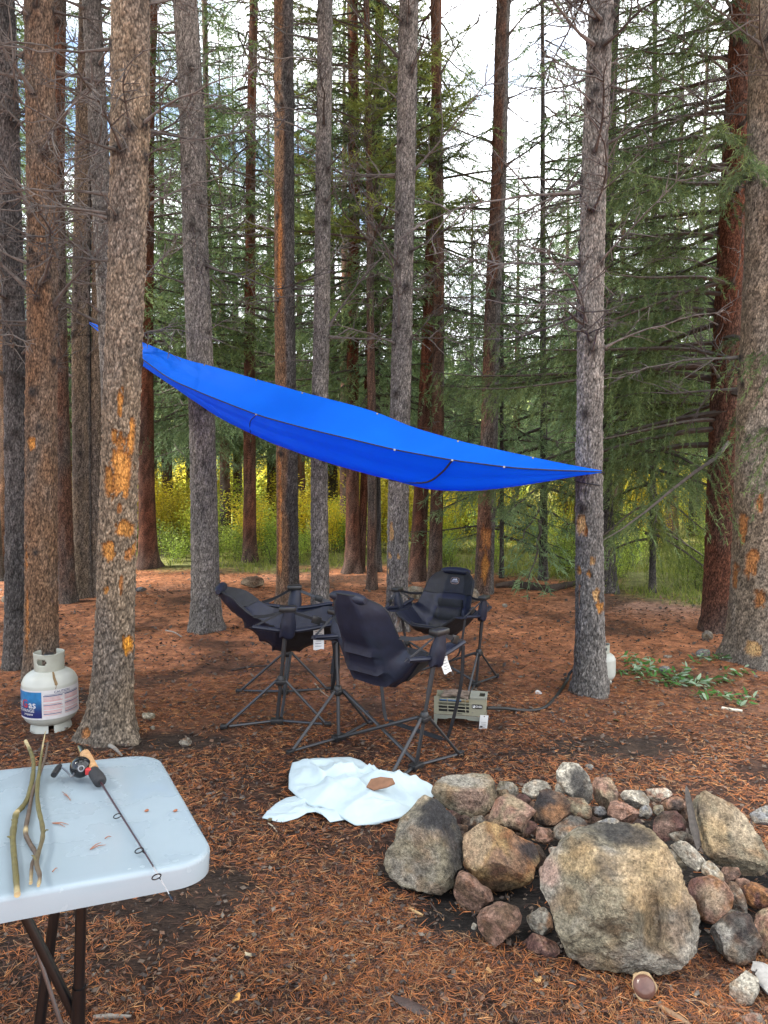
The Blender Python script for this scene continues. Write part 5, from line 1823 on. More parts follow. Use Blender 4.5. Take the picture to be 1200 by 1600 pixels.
# ------------------------------------------------------------------ propane tanks
M_TANK = simple('tank_enamel', (0.44, 0.45, 0.40), 0.42, nscale=9, namt=0.10, bump=0.05)
M_COLLAR = simple('tank_collar', (0.36, 0.37, 0.31), 0.5, nscale=14, namt=0.15, bump=0.05)
M_LABW = simple('tank_label_white', (0.56, 0.55, 0.55), 0.45, nscale=30, namt=0.06, bump=0)
M_LABB = simple('tank_label_blue', (1, 1, 1), 0.4, nscale=40, namt=0.25, bump=0, attr=True)
M_LABR = simple('tank_label_red', (0.55, 0.30, 0.30), 0.5, bump=0)
M_LABN = simple('tank_label_navy', (0.06, 0.07, 0.16), 0.5, bump=0)
M_RED = simple('red_paint', (0.45, 0.03, 0.03), 0.4, bump=0)
M_BRASS = simple('brass_valve', (0.30, 0.25, 0.14), 0.4, 0.8, bump=0.05)
M_RUST = simple('rust_stain', (0.20, 0.13, 0.06), 0.8, bump=0.1)


def cyl_patch(mb, R, a0, a1, z0, z1, na=24, nz=2, colf=None, t=0.0008):
    a = np.linspace(a0, a1, na)
    z = np.linspace(z0, z1, nz)
    A, Z = np.meshgrid(a, z, indexing='ij')
    V = np.stack([R * np.sin(A), -R * np.cos(A), Z], -1).reshape(-1, 3)
    mb.add(V, grid_faces(na, nz), None if colf is None else None)
    if colf is not None:
        mb.c[-1] = np.array([colf(zz) for zz in Z.ravel()])


def propane(label, loc, rz, scale=1.0, printed=True):
    t = thing('propane_tank', label, 'propane tank', tuple(loc), 'propane tanks', rz)
    R = 0.155
    prof = [(0.02, 0.035), (0.085, 0.036), (0.125, 0.055), (0.148, 0.085), (R, 0.125), (R, 0.262), (0.150, 0.295), (0.130, 0.328), (0.095, 0.350), (0.05, 0.362), (0.015, 0.364)]
    pr = spline([(r, z, 0) for r, z in prof], 48)[:, :2]
    mb = MB()
    mb.lathe(pr, sides=56)
    body = obj('cylinder', mb.build('cylinder', M_TANK), t)
    # foot ring with gaps
    for k in range(4):
        a = np.linspace(k * 1.571 + 0.14, k * 1.571 + 1.43, 12)
        P = np.array([[(0.108 if q else 0.112) * 0 + r * math.cos(x), r * math.sin(x), z] for x in a for (r, z, q) in ((0.108, 0.0, 0), (0.118, 0.0, 0), (0.104, 0.052, 0), (0.098, 0.052, 0))])
        mb = MB()
        F = []
        for i in range(11):
            for p, q in ((0, 1), (1, 2), (2, 3), (3, 0)):
                F.append((i * 4 + p, i * 4 + q, i * 4 + 4 + q, i * 4 + 4 + p))
        F += [(0, 1, 2, 3), (44, 47, 46, 45)]
        mb.add(P, F)
        obj('foot_ring', mb.build('foot_ring', M_TANK, False), t)
    # collar: an open ring with hand holes
    na, nz = 72, 15
    A = np.linspace(-2.62, 2.62, na)
    Zc = np.linspace(0.345, 0.462, nz)
    V, F = [], []
    for a in A:
        for k, z in enumerate(Zc):
            rr = 0.082 + 0.004 * (z - 0.345) / 0.117
            up = 0.010 * sstep(0.4, 0.8, abs(abs(a) - 1.0)) if k == nz - 1 else 0
            V.append((rr * math.sin(a), -rr * math.cos(a), z - up))

    def hole(a, z):
        for c in (-0.55, 1.75):
            d = np.hypot(max(abs(a - c) - 0.20, 0) * 0.083, z - 0.412)
            if d < 0.014:
                return True
        return False
    for i in range(na - 1):
        for k in range(nz - 1):
            if not hole((A[i] + A[i + 1]) / 2, (Zc[k] + Zc[k + 1]) / 2):
                F.append((i * nz + k, (i + 1) * nz + k, (i + 1) * nz + k + 1, i * nz + k + 1))
    mb = MB()
    mb.add(V, F)
    co = obj('collar', mb.build('collar', M_COLLAR), t)
    md = co.modifiers.new('thick', 'SOLIDIFY')
    md.thickness = 0.004
    mb = MB()
    mb.lathe([(0.018, 0.36), (0.020, 0.385), (0.013, 0.388), (0.013, 0.415), (0.017, 0.418), (0.017, 0.430), (0.006, 0.432)], sides=14)
    mb.tube([(0, 0, 0.402), (0.0, -0.045, 0.402)], 0.012, 12)
    v = obj('valve', mb.build('valve', M_BRASS), t)
    mb = MB()
    mb.lathe([(0.005, 0.432), (0.026, 0.434), (0.028, 0.442), (0.024, 0.449), (0.005, 0.449)], sides=16)
    obj('hand_wheel', mb.build('hand_wheel', M_PLAST), v)
    if printed:
        mb = MB()
        cyl_patch(mb, R + 0.0012, -1.75, 1.45, 0.098, 0.268, 60, 2)
        lw = obj('label', mb.build('label', M_LABW), t)
        mb = MB()
        cyl_patch(mb, R + 0.0022, -1.75, -0.30, 0.108, 0.260, 40, 12, lambda z: np.array([0.010, 0.016, 0.10]) * (1 - sstep(0.13, 0.23, z)) + np.array([0.02, 0.16, 0.36]) * sstep(0.13, 0.23, z))
        lb = obj('blue_panel', mb.build('blue_panel', M_LABB), lw)

        def wrap(s, size, ac, zc, mat, nm, fw=1.0, parent=lw):
            V, F = text_vf(s, size, fw)
            mb = MB()
            mb.add([((R + 0.0032) * math.sin(ac + v[0] / R), -(R + 0.0032) * math.cos(ac + v[0] / R), zc + v[1]) for v in V], F)
            obj(nm, mb.build(nm, mat, False), parent)
        wrap('Ameri', 0.060, -1.66, 0.185, M_LABW, 'lettering')
        wrap('as', 0.060, -0.66, 0.185, M_LABW, 'lettering')
        wrap('G', 0.066, -1.0, 0.187, M_RED, 'lettering')
        wrap('EXCHANGE', 0.026, -1.02, 0.150, M_LABW, 'lettering')
        wrap('propane', 0.020, -0.85, 0.130, M_LABW, 'lettering')
        wrap('CAUTION', 0.020, 0.42, 0.254, M_LABN, 'lettering')
        rng = np.random.default_rng(3)
        mr, mn = MB(), MB()
        for c0, c1 in ((-0.24, 0.44), (0.50, 1.25)):
            for k in range(16):
                z = 0.232 - 0.0074 * k
                if k in (5, 11):
                    continue
                e = c1 - rng.uniform(0, 0.12)
                cyl_patch(mr if k % 7 else mn, R + 0.0024, c0, e, z, z + (0.0036 if k % 4 else 0.0055), 14, 2)
        cyl_patch(mn, R + 0.0024, -0.2, 1.2, 0.241, 0.2432, 20, 2)
        obj('red_print', mr.build('red_print', M_LABR, False), lw)
        obj('navy_print', mn.build('navy_print', M_LABN, False), lw)
        # rust run below the collar
        mb = MB()
        ii = [i for i, (r, z) in enumerate(pr) if z > 0.255]
        P = []
        for i in ii:
            r, z = pr[i]
            if r < 0.075:
                continue
            for s in (-1, 1):
                a = 0.20 + s * (0.010 if z < 0.29 else 0.055) + 0.02 * math.sin(z * 90)
                P.append(((r + 0.0026) * math.sin(a), -(r + 0.0026) * math.cos(a), z + 0.0012))
        n = len(P) // 2
        mb.add(P, [(2 * i, 2 * i + 1, 2 * i + 3, 2 * i + 2) for i in range(n - 1)])
        obj('rust_run', mb.build('rust_run', M_RUST), body)
    return t


q = at_ground(80, 1136)
propane('white propane tank with blue panel label standing left of the peeled trunk', (q[0], q[1], gz1(*q[:2])), math.atan2(-q[0], q[1]) * 0.9 if False else -math.atan2(q[0], q[1]))
q = at_ground(940, 1066)
T2 = propane('small dirty white propane tank half hidden behind the tarp holding trunk', (q[0], q[1], gz1(*q[:2])), 0.6, printed=False)
T2.scale = (0.62, 0.62, 0.62)
T2P = np.array([q[0], q[1], gz1(*q[:2])])

# ------------------------------------------------------------------ khaki gas fire box
M_KHAKI = simple('khaki_enamel', (0.255, 0.245, 0.175), 0.5, nscale=25, namt=0.08, bump=0.03)
M_KHAKI2 = simple('grey_green_enamel', (0.215, 0.22, 0.18), 0.5, nscale=25, namt=0.08, bump=0.03)
M_CERAM = simple('scorched_wood_look', (0.14, 0.105, 0.08), 0.9, nscale=30, namt=0.7, bump=0.5)
M_SOOT = simple('sooty_steel', (0.020, 0.019, 0.018), 0.7, bump=0.1)
M_BLUED = simple('heat_blued_steel', (0.12, 0.20, 0.34), 0.3, 0.8, bump=0)
M_GOLD = simple('heat_gold_steel', (0.50, 0.34, 0.16), 0.35, 0.7, bump=0)
M_YEL = simple('yellow_plastic', (0.65, 0.45, 0.03), 0.5, bump=0)
M_RUBBER = simple('black_rubber', (0.016, 0.017, 0.017), 0.5, nscale=80, namt=0.2, bump=0.1)


def fire_box():
    a, b = at_ground(684, 1134), at_ground(753, 1136)
    c = (a + b) / 2
    yaw = math.atan2(b[1] - a[1], b[0] - a[0]) - 0.10
    t = thing('gas_fire_box', 'khaki portable gas fire box with grille front beside the middle chair', 'fire box', (c[0], c[1], gz1(c[0], c[1])), None, yaw)
    X0, X1, Dp = -0.155, 0.155, 0.135
    S = lambda x: x - 0.155      # crop x in metres to local
    mb = MB()
    for x0, x1, z0, z1 in ((0.0, 0.028, 0.069, 0.176), (0.210, 0.310, 0.069, 0.170), (0.028, 0.210, 0.069, 0.086)):
        mb.box(((S(x0) + S(x1)) / 2, 0, (z0 + z1) / 2), (x1 - x0, 0.004, z1 - z0))
    obj('front_panel', mb.build('front_panel', M_KHAKI, False), t)
    mb = MB()
    mb.box((0, Dp, 0.120), (0.306, 0.004, 0.10))
    mb.box((X0 + 0.003, Dp / 2, 0.110), (0.004, Dp - 0.006, 0.08))
    mb.box((X1 - 0.003, Dp / 2, 0.120), (0.004, Dp - 0.006, 0.10))
    obj('shell', mb.build('shell', M_KHAKI, False), t)
    mb = MB()
    mb.box((0, Dp / 2, 0.074), (0.300, Dp - 0.010, 0.004))
    obj('burner_tray', mb.build('burner_tray', M_SOOT, False), t)
    for z in (0.164, 0.144, 0.124, 0.104):
        mb = MB()
        mb.box((S(0.119), -0.001, z), (0.186, 0.004, 0.0055))
        obj('grille_bar', mb.build('grille_bar', M_KHAKI, False), t)
    for x in (0.082, 0.136, 0.188):
        mb = MB()
        mb.box((S(x), -0.0045, 0.128), (0.0055, 0.003, 0.092), ax=((1, 0, 0.06), (0, 1, 0), (-0.06, 0, 1)))
        obj('grille_bar', mb.build('grille_bar', M_KHAKI, False), t)
    mb = MB()
    mb.tube([(S(0.03), 0.035, 0.146), (S(0.162), 0.035, 0.146)], 0.011, 12)
    o = obj('burner_tube', mb.build('burner_tube', M_BLUED), t)
    mb = MB()
    mb.tube([(S(0.162), 0.035, 0.146), (S(0.207), 0.035, 0.146)], 0.011, 12)
    obj('tube_end', mb.build('tube_end', M_GOLD), o)
    # skirt with legs
    mb = MB()
    mb.prism([(X0, 0.067), (X1 - 0.022, 0.067), (X1 - 0.022, 0.0), (X1 - 0.034, 0.0), (X1 - 0.040, 0.040), (0.052, 0.042), (0.040, 0.049), (-0.065, 0.049), (-0.078, 0.042), (X0 + 0.022, 0.042), (X0 + 0.016, 0.0), (X0, 0.0)],
             -0.004, 0.0, lambda p, q, d: (p, d - 0.002, q))
    obj('leg_frame', mb.build('leg_frame', M_KHAKI2, False), t)
    mb = MB()
    mb.prism([(X0, 0.067), (X1, 0.067), (X1, 0.0), (X1 - 0.016, 0.0), (X1 - 0.022, 0.042), (X0 + 0.022, 0.042), (X0 + 0.016, 0.0), (X0, 0.0)], -0.004, 0.0, lambda p, q, d: (p, d + Dp, q))
    obj('leg_frame', mb.build('leg_frame', M_KHAKI2, False), t)
    # top: lid plate with hand hole, scorched logs
    mb = MB()
    mb.box((S(0.262), -0.001, 0.176), (0.094, 0.006, 0.012))
    mb.box((S(0.240), Dp / 2, 0.178), (0.055, Dp, 0.005))
    mb.box((S(0.306), Dp / 2, 0.176), (0.016, Dp, 0.005))
    mb.box((S(0.283), 0.018, 0.1765), (0.032, 0.034, 0.005))
    mb.box((S(0.283), Dp - 0.014, 0.1765), (0.032, 0.030, 0.005))
    obj('lid_plate', mb.build('lid_plate', M_KHAKI2, False, bevel=0.001), t)
    rng = np.random.default_rng(6)
    for k in range(5):
        y = 0.022 + 0.024 * k
        p = [(S(0.03 + 0.02 * rng.random()), y, 0.170), (S(0.12), y + rng.normal(0, 0.008), 0.178), (S(0.205), y + rng.normal(0, 0.010), 0.172)]
        mb = MB()
        P = spline(p, 9)
        mb.tube(P + rng.normal(0, 0.0015, P.shape), 0.009 + 0.003 * rng.random(9), 7)
        obj('ceramic_log', mb.build('ceramic_log', M_CERAM), t)
    mb = MB()
    bd = [(S(0.227) + dx, z) for dx, z in ((0.004, 0.116), (0.058, 0.116), (0.062, 0.121), (0.062, 0.136), (0.056, 0.140), (0.004, 0.140), (0.0, 0.136), (0.0, 0.120))]
    mb.prism(bd, -0.003, 0.003, lambda p, q, d: (p, d - 0.004, q))
    bg = obj('badge', mb.build('badge', M_PLAST, False), t)
    V, F = text_vf('IGNIK', 0.017, 1.0)
    mb = MB()
    mb.add([(v[0] + S(0.264), -0.0078, v[1] + 0.128) for v in V], F)
    mb.add([(S(0.232) + p, -0.0078, 0.120 + q) for p, q in ((0, 0), (0.011, 0), (0.011, 0.016), (0.007, 0.016), (0.007, 0.006), (0.003, 0.006), (0.003, 0.016), (0, 0.016))], [(0, 1, 4, 5), (1, 2, 3, 4), (0, 5, 6, 7)])
    obj('badge_print', mb.build('badge_print', M_PAPER, False), bg)
    for nm, cc, sz, mm in (('vent_slot', (S(0.155), -0.003, 0.0775), (0.028, 0.003, 0.003), M_SOOT), ('screw', (S(0.231), -0.004, 0.090), (0.004, 0.004, 0.004), M_STEEL)):
        mb = MB()
        mb.box(cc, sz)
        obj(nm, mb.build(nm, mm, False), t)
    mb = MB()
    mb.lathe([(0.004, 0), (0.011, 0.001), (0.011, 0.012), (0.004, 0.013)], (S(0.256), 0.03, 0.046), (0, -1, 0), 10)
    obj('gas_knob', mb.build('gas_knob', M_YEL), t)
    # white paper tag tied at the right front corner
    u, v = np.meshgrid(np.linspace(-0.024, 0.024, 4), np.linspace(0, -0.094, 7), indexing='ij')
    W = np.stack([0.146 + u - 0.10 * v * -1 + 0.0, -0.020 - 0.10 * v + 0.002 * np.sin(v * 60), 0.084 + v], -1)
    tg = obj('paper_tag', solid('paper_tag', W, M_PAPER, 0.001, 4, 7), t)
    mb = MB()
    for k in range(6):
        z = 0.062 - 0.011 * k
        vv = z - 0.084
        mb.box((0.146 + 0.10 * vv, -0.0212 - 0.10 * vv, z), (0.032 - 0.006 * (k % 2), 0.0006, 0.0018))
    obj('tag_print', mb.build('tag_print', M_INK, False), tg)
    mb = MB()
    mb.lathe([(0.001, 0), (0.004, 0.0004), (0.004, 0.001), (0.001, 0.0012)], (0.146, -0.0205, 0.077), (0, -1, 0), 10)
    mb.tube([(0.146, -0.021, 0.078), (0.150, -0.010, 0.092), (0.152, 0.0, 0.10)], 0.0012, 5)
    obj('tag_eyelet', mb.build('tag_eyelet', M_CERAM), tg)
    return c, yaw


FB, FBY = fire_box()
hs = np.array([FB[0] + 0.155 * math.cos(FBY) - 0.05 * math.sin(FBY), FB[1] + 0.05 * math.cos(FBY) + 0.155 * math.sin(FBY), gz1(*FB[:2]) + 0.105])
pts = [hs]
for a, b, dz in ((790, 1107, 0.045), (815, 1110, 0.012), (840, 1109, 0.009), (857, 1101, 0.009), (875, 1080, 0.010), (887, 1061, 0.02), (892, 1050, 0.06)):
    pts.append(at_ground(a, b, dz))
pts.append(np.array([T2P[0] - 0.10, T2P[1] - 0.01, 0.17]))
pts.append(np.array([T2P[0] - 0.02, T2P[1] - 0.02, 0.25 + T2P[2]]))
mb = MB()
mb.tube(spline(pts, 60), 0.0105, 10)
tag(obj('gas_hose', mb.build('gas_hose', M_RUBBER)), 'black rubber hose running from the fire box to the hidden tank', 'hose')

# ------------------------------------------------------------------ folding table
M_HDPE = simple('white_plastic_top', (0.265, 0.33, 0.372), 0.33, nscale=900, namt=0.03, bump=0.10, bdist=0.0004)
# thin rain water on the table top: gloss varies with the wet patches
N_, L_ = M_HDPE.node_tree.nodes, M_HDPE.node_tree.links
tcn = N_.new('ShaderNodeTexCoord')
non = N_.new('ShaderNodeTexNoise')
non.inputs['Scale'].default_value = 7
non.inputs['Detail'].default_value = 6
rpn = N_.new('ShaderNodeMapRange')
rpn.inputs['From Min'].default_value = 0.42
rpn.inputs['From Max'].default_value = 0.62
rpn.inputs['To Min'].default_value = 0.42
rpn.inputs['To Max'].default_value = 0.06
L_.new(tcn.outputs['Object'], non.inputs['Vector'])
L_.new(non.outputs['Fac'], rpn.inputs['Value'])
L_.new(rpn.outputs['Result'], N_['Principled BSDF'].inputs['Roughness'])
M_LEG = simple('black_table_leg', (0.006, 0.006, 0.007), 0.3, nscale=30, namt=0.1, bump=0.02)

TC = np.array([-0.342, 1.439, 0.74])
yaw_ = 0.478
ta = np.array([-math.cos(yaw_), -math.sin(yaw_), 0.076])
ta /= np.linalg.norm(ta)
tb_ = np.array([-math.sin(yaw_), math.cos(yaw_), -0.039])
tb_ -= ta * (ta @ tb_)
tb_ /= np.linalg.norm(tb_)
tn = np.cross(tb_, ta)
if tn[2] < 0:
    tn = -tn
TL, TW = 1.52, 0.70


def tabp(px, py, h=0.0):
    d = ray(px, py)
    return CAM + d * (((TC + tn * h - CAM) @ tn) / (d @ tn))


def table():
    t = thing('folding_table', 'white plastic folding table with rounded corners in the left foreground', 'table', (TC[0] + ta[0] * TL / 2, TC[1] + ta[1] * TL / 2 + 0.2, 0))
    o = np.array(t.location)
    w = lambda a, b, h: TC + ta * a + tb_ * b + tn * h - o
    R = 0.085
    out = []
    for cx, cy, a0 in ((R, R, math.pi), (TL - R, R, 1.5 * math.pi), (TL - R, TW - R, 0), (R, TW - R, 0.5 * math.pi)):
        for k in range(13):
            x = a0 + k / 12 * math.pi / 2
            out.append((cx + R * math.cos(x), cy + R * math.sin(x)))
    out = np.array(out)
    cen = np.array([TL / 2, TW / 2])
    prof = [(0.0, -0.048), (0.0, -0.010), (0.0022, -0.004), (0.006, -0.001), (0.012, 0.0), (0.030, -0.0006)]
    V, F = [], []
    n = len(out)
    for ins, h in prof:
        dirs = out - np.clip(out, [R, R], [TL - R, TW - R])
        ln = np.linalg.norm(dirs, axis=1, keepdims=True)
        p = out - dirs / np.maximum(ln, 1e-9) * ins
        V += [w(a, b, h) for a, b in p]
    for i in range(len(prof) - 1):
        for j in range(n):
            k = (j + 1) % n
            F.append((i * n + j, i * n + k, (i + 1) * n + k, (i + 1) * n + j))
    F.append(tuple((len(prof) - 1) * n + j for j in range(n)))
    F.append(tuple(range(n))[::-1])
    mb = MB()
    mb.add(V, F)
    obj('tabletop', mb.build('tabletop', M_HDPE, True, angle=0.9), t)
    # legs at both ends: two tubes leaning together, a brace, a cross tube and a thin stay
    for end, sgn in ((0.235, 1), (TL - 0.235, -1)):
        for k, (bt, bb, ao) in enumerate(((0.30, 0.36, 0.0), (0.46, 0.44, 0.10))):
            top = w(end + sgn * ao * 0.2, bt, -0.046)
            gx = TC + ta * (end + sgn * (0.03 + ao)) + tb_ * bb
            foot = np.array([gx[0], gx[1], 0.0]) - o
            mb = MB()
            mb.tube([top, top * 0.45 + foot * 0.55], 0.0125, 14)
            mb.tube([top * 0.47 + foot * 0.53, foot], 0.0155 if k == 0 else 0.0135, 14)
            lg = obj('leg', mb.build('leg', M_LEG), t)
            mb = MB()
            mb.lathe([(0.017, -0.0), (0.019, 0.004), (0.019, 0.03), (0.0165, 0.036)], foot, (0, 0, 1), 12)
            obj('foot_cap', mb.build('foot_cap', M_PLAST), lg)
        a = w(end + sgn * 0.20, 0.40, -0.046)
        gx = TC + ta * (end + sgn * 0.01) + tb_ * 0.35
        b = np.array([gx[0], gx[1], 0.20]) - o
        mb = MB()
        mb.tube([a, b], 0.0115, 12)
        obj('brace', mb.build('brace', M_LEG), t)
        mb = MB()
        mb.tube([w(end + sgn * 0.18, 0.46, -0.046), np.array([gx[0] - 0.01, gx[1] + 0.02, 0.02]) - o], 0.005, 8)
        obj('stay', mb.build('stay', M_STEEL), t)


table()

# ------------------------------------------------------------------ sticks, rod and litter on the table
M_STICK = simple('green_bark_stick', (1, 1, 1), 0.75, nscale=60, namt=0.35, bump=0.4, attr=True)
SG, SB, SW = (0.105, 0.090, 0.030), (0.085, 0.060, 0.042), (0.40, 0.32, 0.17)


def stick(label, path, rad, cols, name='stick', group=None, h=0.009, onground=False, cat='stick', twigs=()):
    P = []
    for q in path:
        hh = q[2] if len(q) > 2 else h
        P.append(at_ground(q[0], q[1], hh) if onground else tabp(q[0], q[1], hh))
    S = spline(P, 8 * len(P))
    n = len(S)
    rng = np.random.default_rng(int(path[0][0]))
    rr = np.interp(np.linspace(0, 1, n), np.linspace(0, 1, len(rad)), rad) * (1 + 0.12 * vnoise(np.stack([np.arange(n) * 0.5, 0 * np.arange(n), 0 * np.arange(n)], -1), int(path[0][0])))
    base = P[0]
    mb = MB()
    rr = rr * (1.0 if onground else 0.74)
    mb.tube(S - base, rr, 9)
    k = np.linspace(0, 1, n)
    cc = np.stack([np.interp(k, [c[0] for c in cols], [c[1][j] for c in cols]) for j in range(3)], -1)
    mb.c[-1] = np.repeat(cc, 9, 0)
    ob = obj(name, mb.build(name, M_STICK), None, tuple(base))
    tag(ob, label, cat, group)
    for (u, dx, dy, dz) in twigs:
        i = int(u * (n - 1))
        m = MB()
        m.tube([S[i] - base, S[i] - base + [dx * 0.6, dy * 0.6, dz], S[i] - base + [dx, dy, dz]], [rr[i] * 0.5, rr[i] * 0.4, 0.001], 6, cols[len(cols) // 2][1])
        obj('knot_stub', m.build('knot_stub', M_STICK), ob)
    return ob


GS = 'sticks on the folding table'
stick('thick green barked stick with a pale broken tip, leftmost on the table', [(27, 1398), (24, 1360), (20, 1310), (23, 1285), (26, 1270), (34, 1262), (44, 1245), (51, 1215, 0.014), (52, 1190, 0.02), (46, 1170, 0.026), (40, 1158, 0.03)], [0.007, 0.0085, 0.0085, 0.008, 0.0075, 0.007, 0.006],
      [(0, SW), (0.04, SG), (0.35, SG), (0.40, SW), (0.43, SG), (0.88, SG), (0.93, SW), (1, SW)], group=GS, twigs=((0.2, -0.012, 0.0, 0.006), (0.3, -0.01, 0.005, 0.004)))
stick('green stick crossing the other two with its pale tip pointing at the tank', [(60, 1384), (62, 1368), (57, 1345), (66, 1312), (66, 1290), (60, 1262), (58, 1235, 0.016), (62, 1200, 0.02), (66, 1170, 0.026), (71, 1143, 0.03)], [0.004, 0.006, 0.0065, 0.0065, 0.007, 0.0068, 0.004, 0.0015],
      [(0, SW), (0.08, SB), (0.5, SG), (0.85, SG), (0.92, SW), (1, SW)], group=GS, h=0.02, twigs=((0.22, -0.012, 0.006, 0.01), (0.38, 0.012, 0.0, 0.008)))
stick('brown forked stick lying on the right of the three sticks', [(48, 1380), (50, 1352), (56, 1335), (47, 1318), (40, 1300), (45, 1270), (52, 1235, 0.012), (62, 1210, 0.016), (70, 1185, 0.022), (75, 1160, 0.026)], [0.004, 0.0055, 0.0065, 0.0065, 0.006, 0.005, 0.0035],
      [(0, SW), (0.08, SB), (0.42, SB), (0.45, SW), (0.48, SB), (1, SB)], group=GS, h=0.008)


def rod():
    M_CORK = simple('cork', (0.42, 0.24, 0.11), 0.8, nscale=120, namt=0.3, bump=0.2)
    M_FOAM = simple('black_foam', (0.018, 0.018, 0.020), 0.75, nscale=200, namt=0.2, bump=0.2)
    M_GLOSS = simple('glossy_black', (0.008, 0.008, 0.009), 0.12, bump=0.0)
    M_BLANK = simple('dark_red_rod', (0.045, 0.020, 0.024), 0.3, bump=0.0)
    M_CLEAR = simple('pale_rod_tip', (0.36, 0.36, 0.36), 0.3, bump=0.0)
    b = tabp(129, 1176, 0.035)
    t = thing('fishing_rod', 'short fishing rod with black dome reel and cork grip lying across the table', 'fishing rod', tuple(b))
    P = lambda x, y, h: tabp(x, y, h) - b
    mb = MB()
    mb.tube([P(126, 1169, 0.046), P(130, 1175, 0.045)], [0.010, 0.013], 14)
    mb.tube([P(130, 1175, 0.045), P(132, 1179, 0.045)], [0.0135, 0.0135], 14)
    obj('butt_cap', mb.build('butt_cap', M_GLOSS), t)
    mb = MB()
    S = spline([P(132, 1178, 0.045), P(137, 1185, 0.043), P(147, 1202, 0.036)], 10)
    mb.tube(S, np.linspace(0.0135, 0.0115, 10), 16)
    obj('cork_grip', mb.build('cork_grip', M_CORK), t)
    mb = MB()
    S = spline([P(142, 1197, 0.034), P(147, 1207, 0.029), P(153, 1215, 0.024), P(157.5, 1223, 0.019)], 14)
    mb.tube(S, np.interp(np.linspace(0, 1, 14), [0, 0.25, 0.7, 0.92, 1], [0.011, 0.014, 0.0165, 0.016, 0.010]), 18)
    obj('fore_grip', mb.build('fore_grip', M_FOAM), t)
    tip = P(270, 1407, 0.006)
    S = spline([P(157, 1222, 0.019), P(190, 1275, 0.012), P(237, 1350, 0.007), tip], 40)
    mb = MB()
    mb.tube(S[:28], np.linspace(0.0028, 0.0016, 28), 10)
    obj('blank', mb.build('blank', M_BLANK), t)
    mb = MB()
    mb.tube(S[27:], np.linspace(0.0016, 0.0010, 13), 8)
    obj('rod_tip', mb.build('rod_tip', M_CLEAR), t)
    mb = MB()
    mb.tube(S[37:], 0.0021, 8)
    obj('tip_ring', mb.build('tip_ring', M_GLOSS), t)
    for a, c in ((15, (183.5, 1275)), (27, (217.5, 1329)), (33, (244.5, 1370))):
        i = a
        cc = P(c[0], c[1], 0.012)
        ax = S[min(i + 1, 39)] - S[i - 1]
        ax /= np.linalg.norm(ax)
        e1 = np.cross(ax, [0, 0, 1])
        e1 /= np.linalg.norm(e1)
        e2 = np.cross(e1, ax)
        e1, e2 = e1, e2 * 0.8 + ax * 0.45
        mb = MB()
        th = np.linspace(0, 2 * math.pi, 17)
        mb.tube([cc + 0.0085 * (math.cos(x) * e1 + math.sin(x) * e2) for x in th], 0.0013, 6, caps=False)
        near = S[np.argmin(np.linalg.norm(S - cc, axis=1))]
        dv = near - cc
        dv /= np.linalg.norm(dv)
        for sx in (-0.006, 0.006):
            mb.tube([cc + dv * 0.008, near + ax * sx], 0.0011, 5)
        obj('line_guide', mb.build('line_guide', M_GLOSS), t)
    # reel
    ax = P(160, 1222, 0.02) - P(135, 1186, 0.036)
    ax = ax / np.linalg.norm(ax) * 0.75 + np.array([0.05, -0.45, 0.35])
    ax /= np.linalg.norm(ax)
    rc = P(126, 1199, 0.036)
    mb = MB()
    R = 0.0265
    mb.lathe([(0.005, -0.026), (0.021, -0.025), (0.0255, -0.019), (0.0265, -0.006)], rc, ax, 36)
    obj('reel_body', mb.build('reel_body', M_PLAST), t)
    mb = MB()
    mb.lathe([(0.0267, -0.006)] + [(R * math.cos(x) ** 0.8 + 0.0002, -0.004 + 0.028 * math.sin(x)) for x in np.linspace(0, 1.33, 14)], rc, ax, 40)
    dm = obj('reel_dome', mb.build('reel_dome', M_GLOSS), t)
    mb = MB()
    nose = rc + ax * 0.0245
    e1 = np.cross(ax, [0, 0, 1.0])
    e1 /= np.linalg.norm(e1)
    e2 = np.cross(e1, ax)
    mb.tube([nose + 0.0068 * (math.cos(x) * e1 + math.sin(x) * e2) for x in np.linspace(0, 2 * math.pi, 19)], 0.0019, 8, caps=False)
    obj('line_eye', mb.build('line_eye', M_STEEL), dm)
    mb = MB()
    mb.box(rc + (P(150, 1210, 0.03) - rc) * 0.55, (0.016, 0.014, 0.016))
    mb.box(rc + ax * 0.004 + e1 * 0.030 * (1 if e1[0] > 0 else -1), (0.008, 0.008, 0.006))
    obj('red_trim', mb.build('red_trim', M_RED, False, bevel=0.002), t)
    mb = MB()
    mb.tube(spline([P(116, 1208, 0.03), P(112, 1214, 0.026), P(105, 1206, 0.030), P(96, 1199, 0.030)], 12), 0.0022, 8)
    ck = obj('crank', mb.build('crank', M_STEEL), t)
    mb = MB()
    S = spline([P(94, 1196, 0.030), P(89, 1203, 0.026), P(84, 1211, 0.022)], 8)
    mb.tube(S, np.interp(np.linspace(0, 1, 8), [0, 0.15, 0.5, 1], [0.005, 0.0075, 0.0085, 0.0075]), 12)
    obj('crank_knob', mb.build('crank_knob', M_PLAST), ck)


rod()

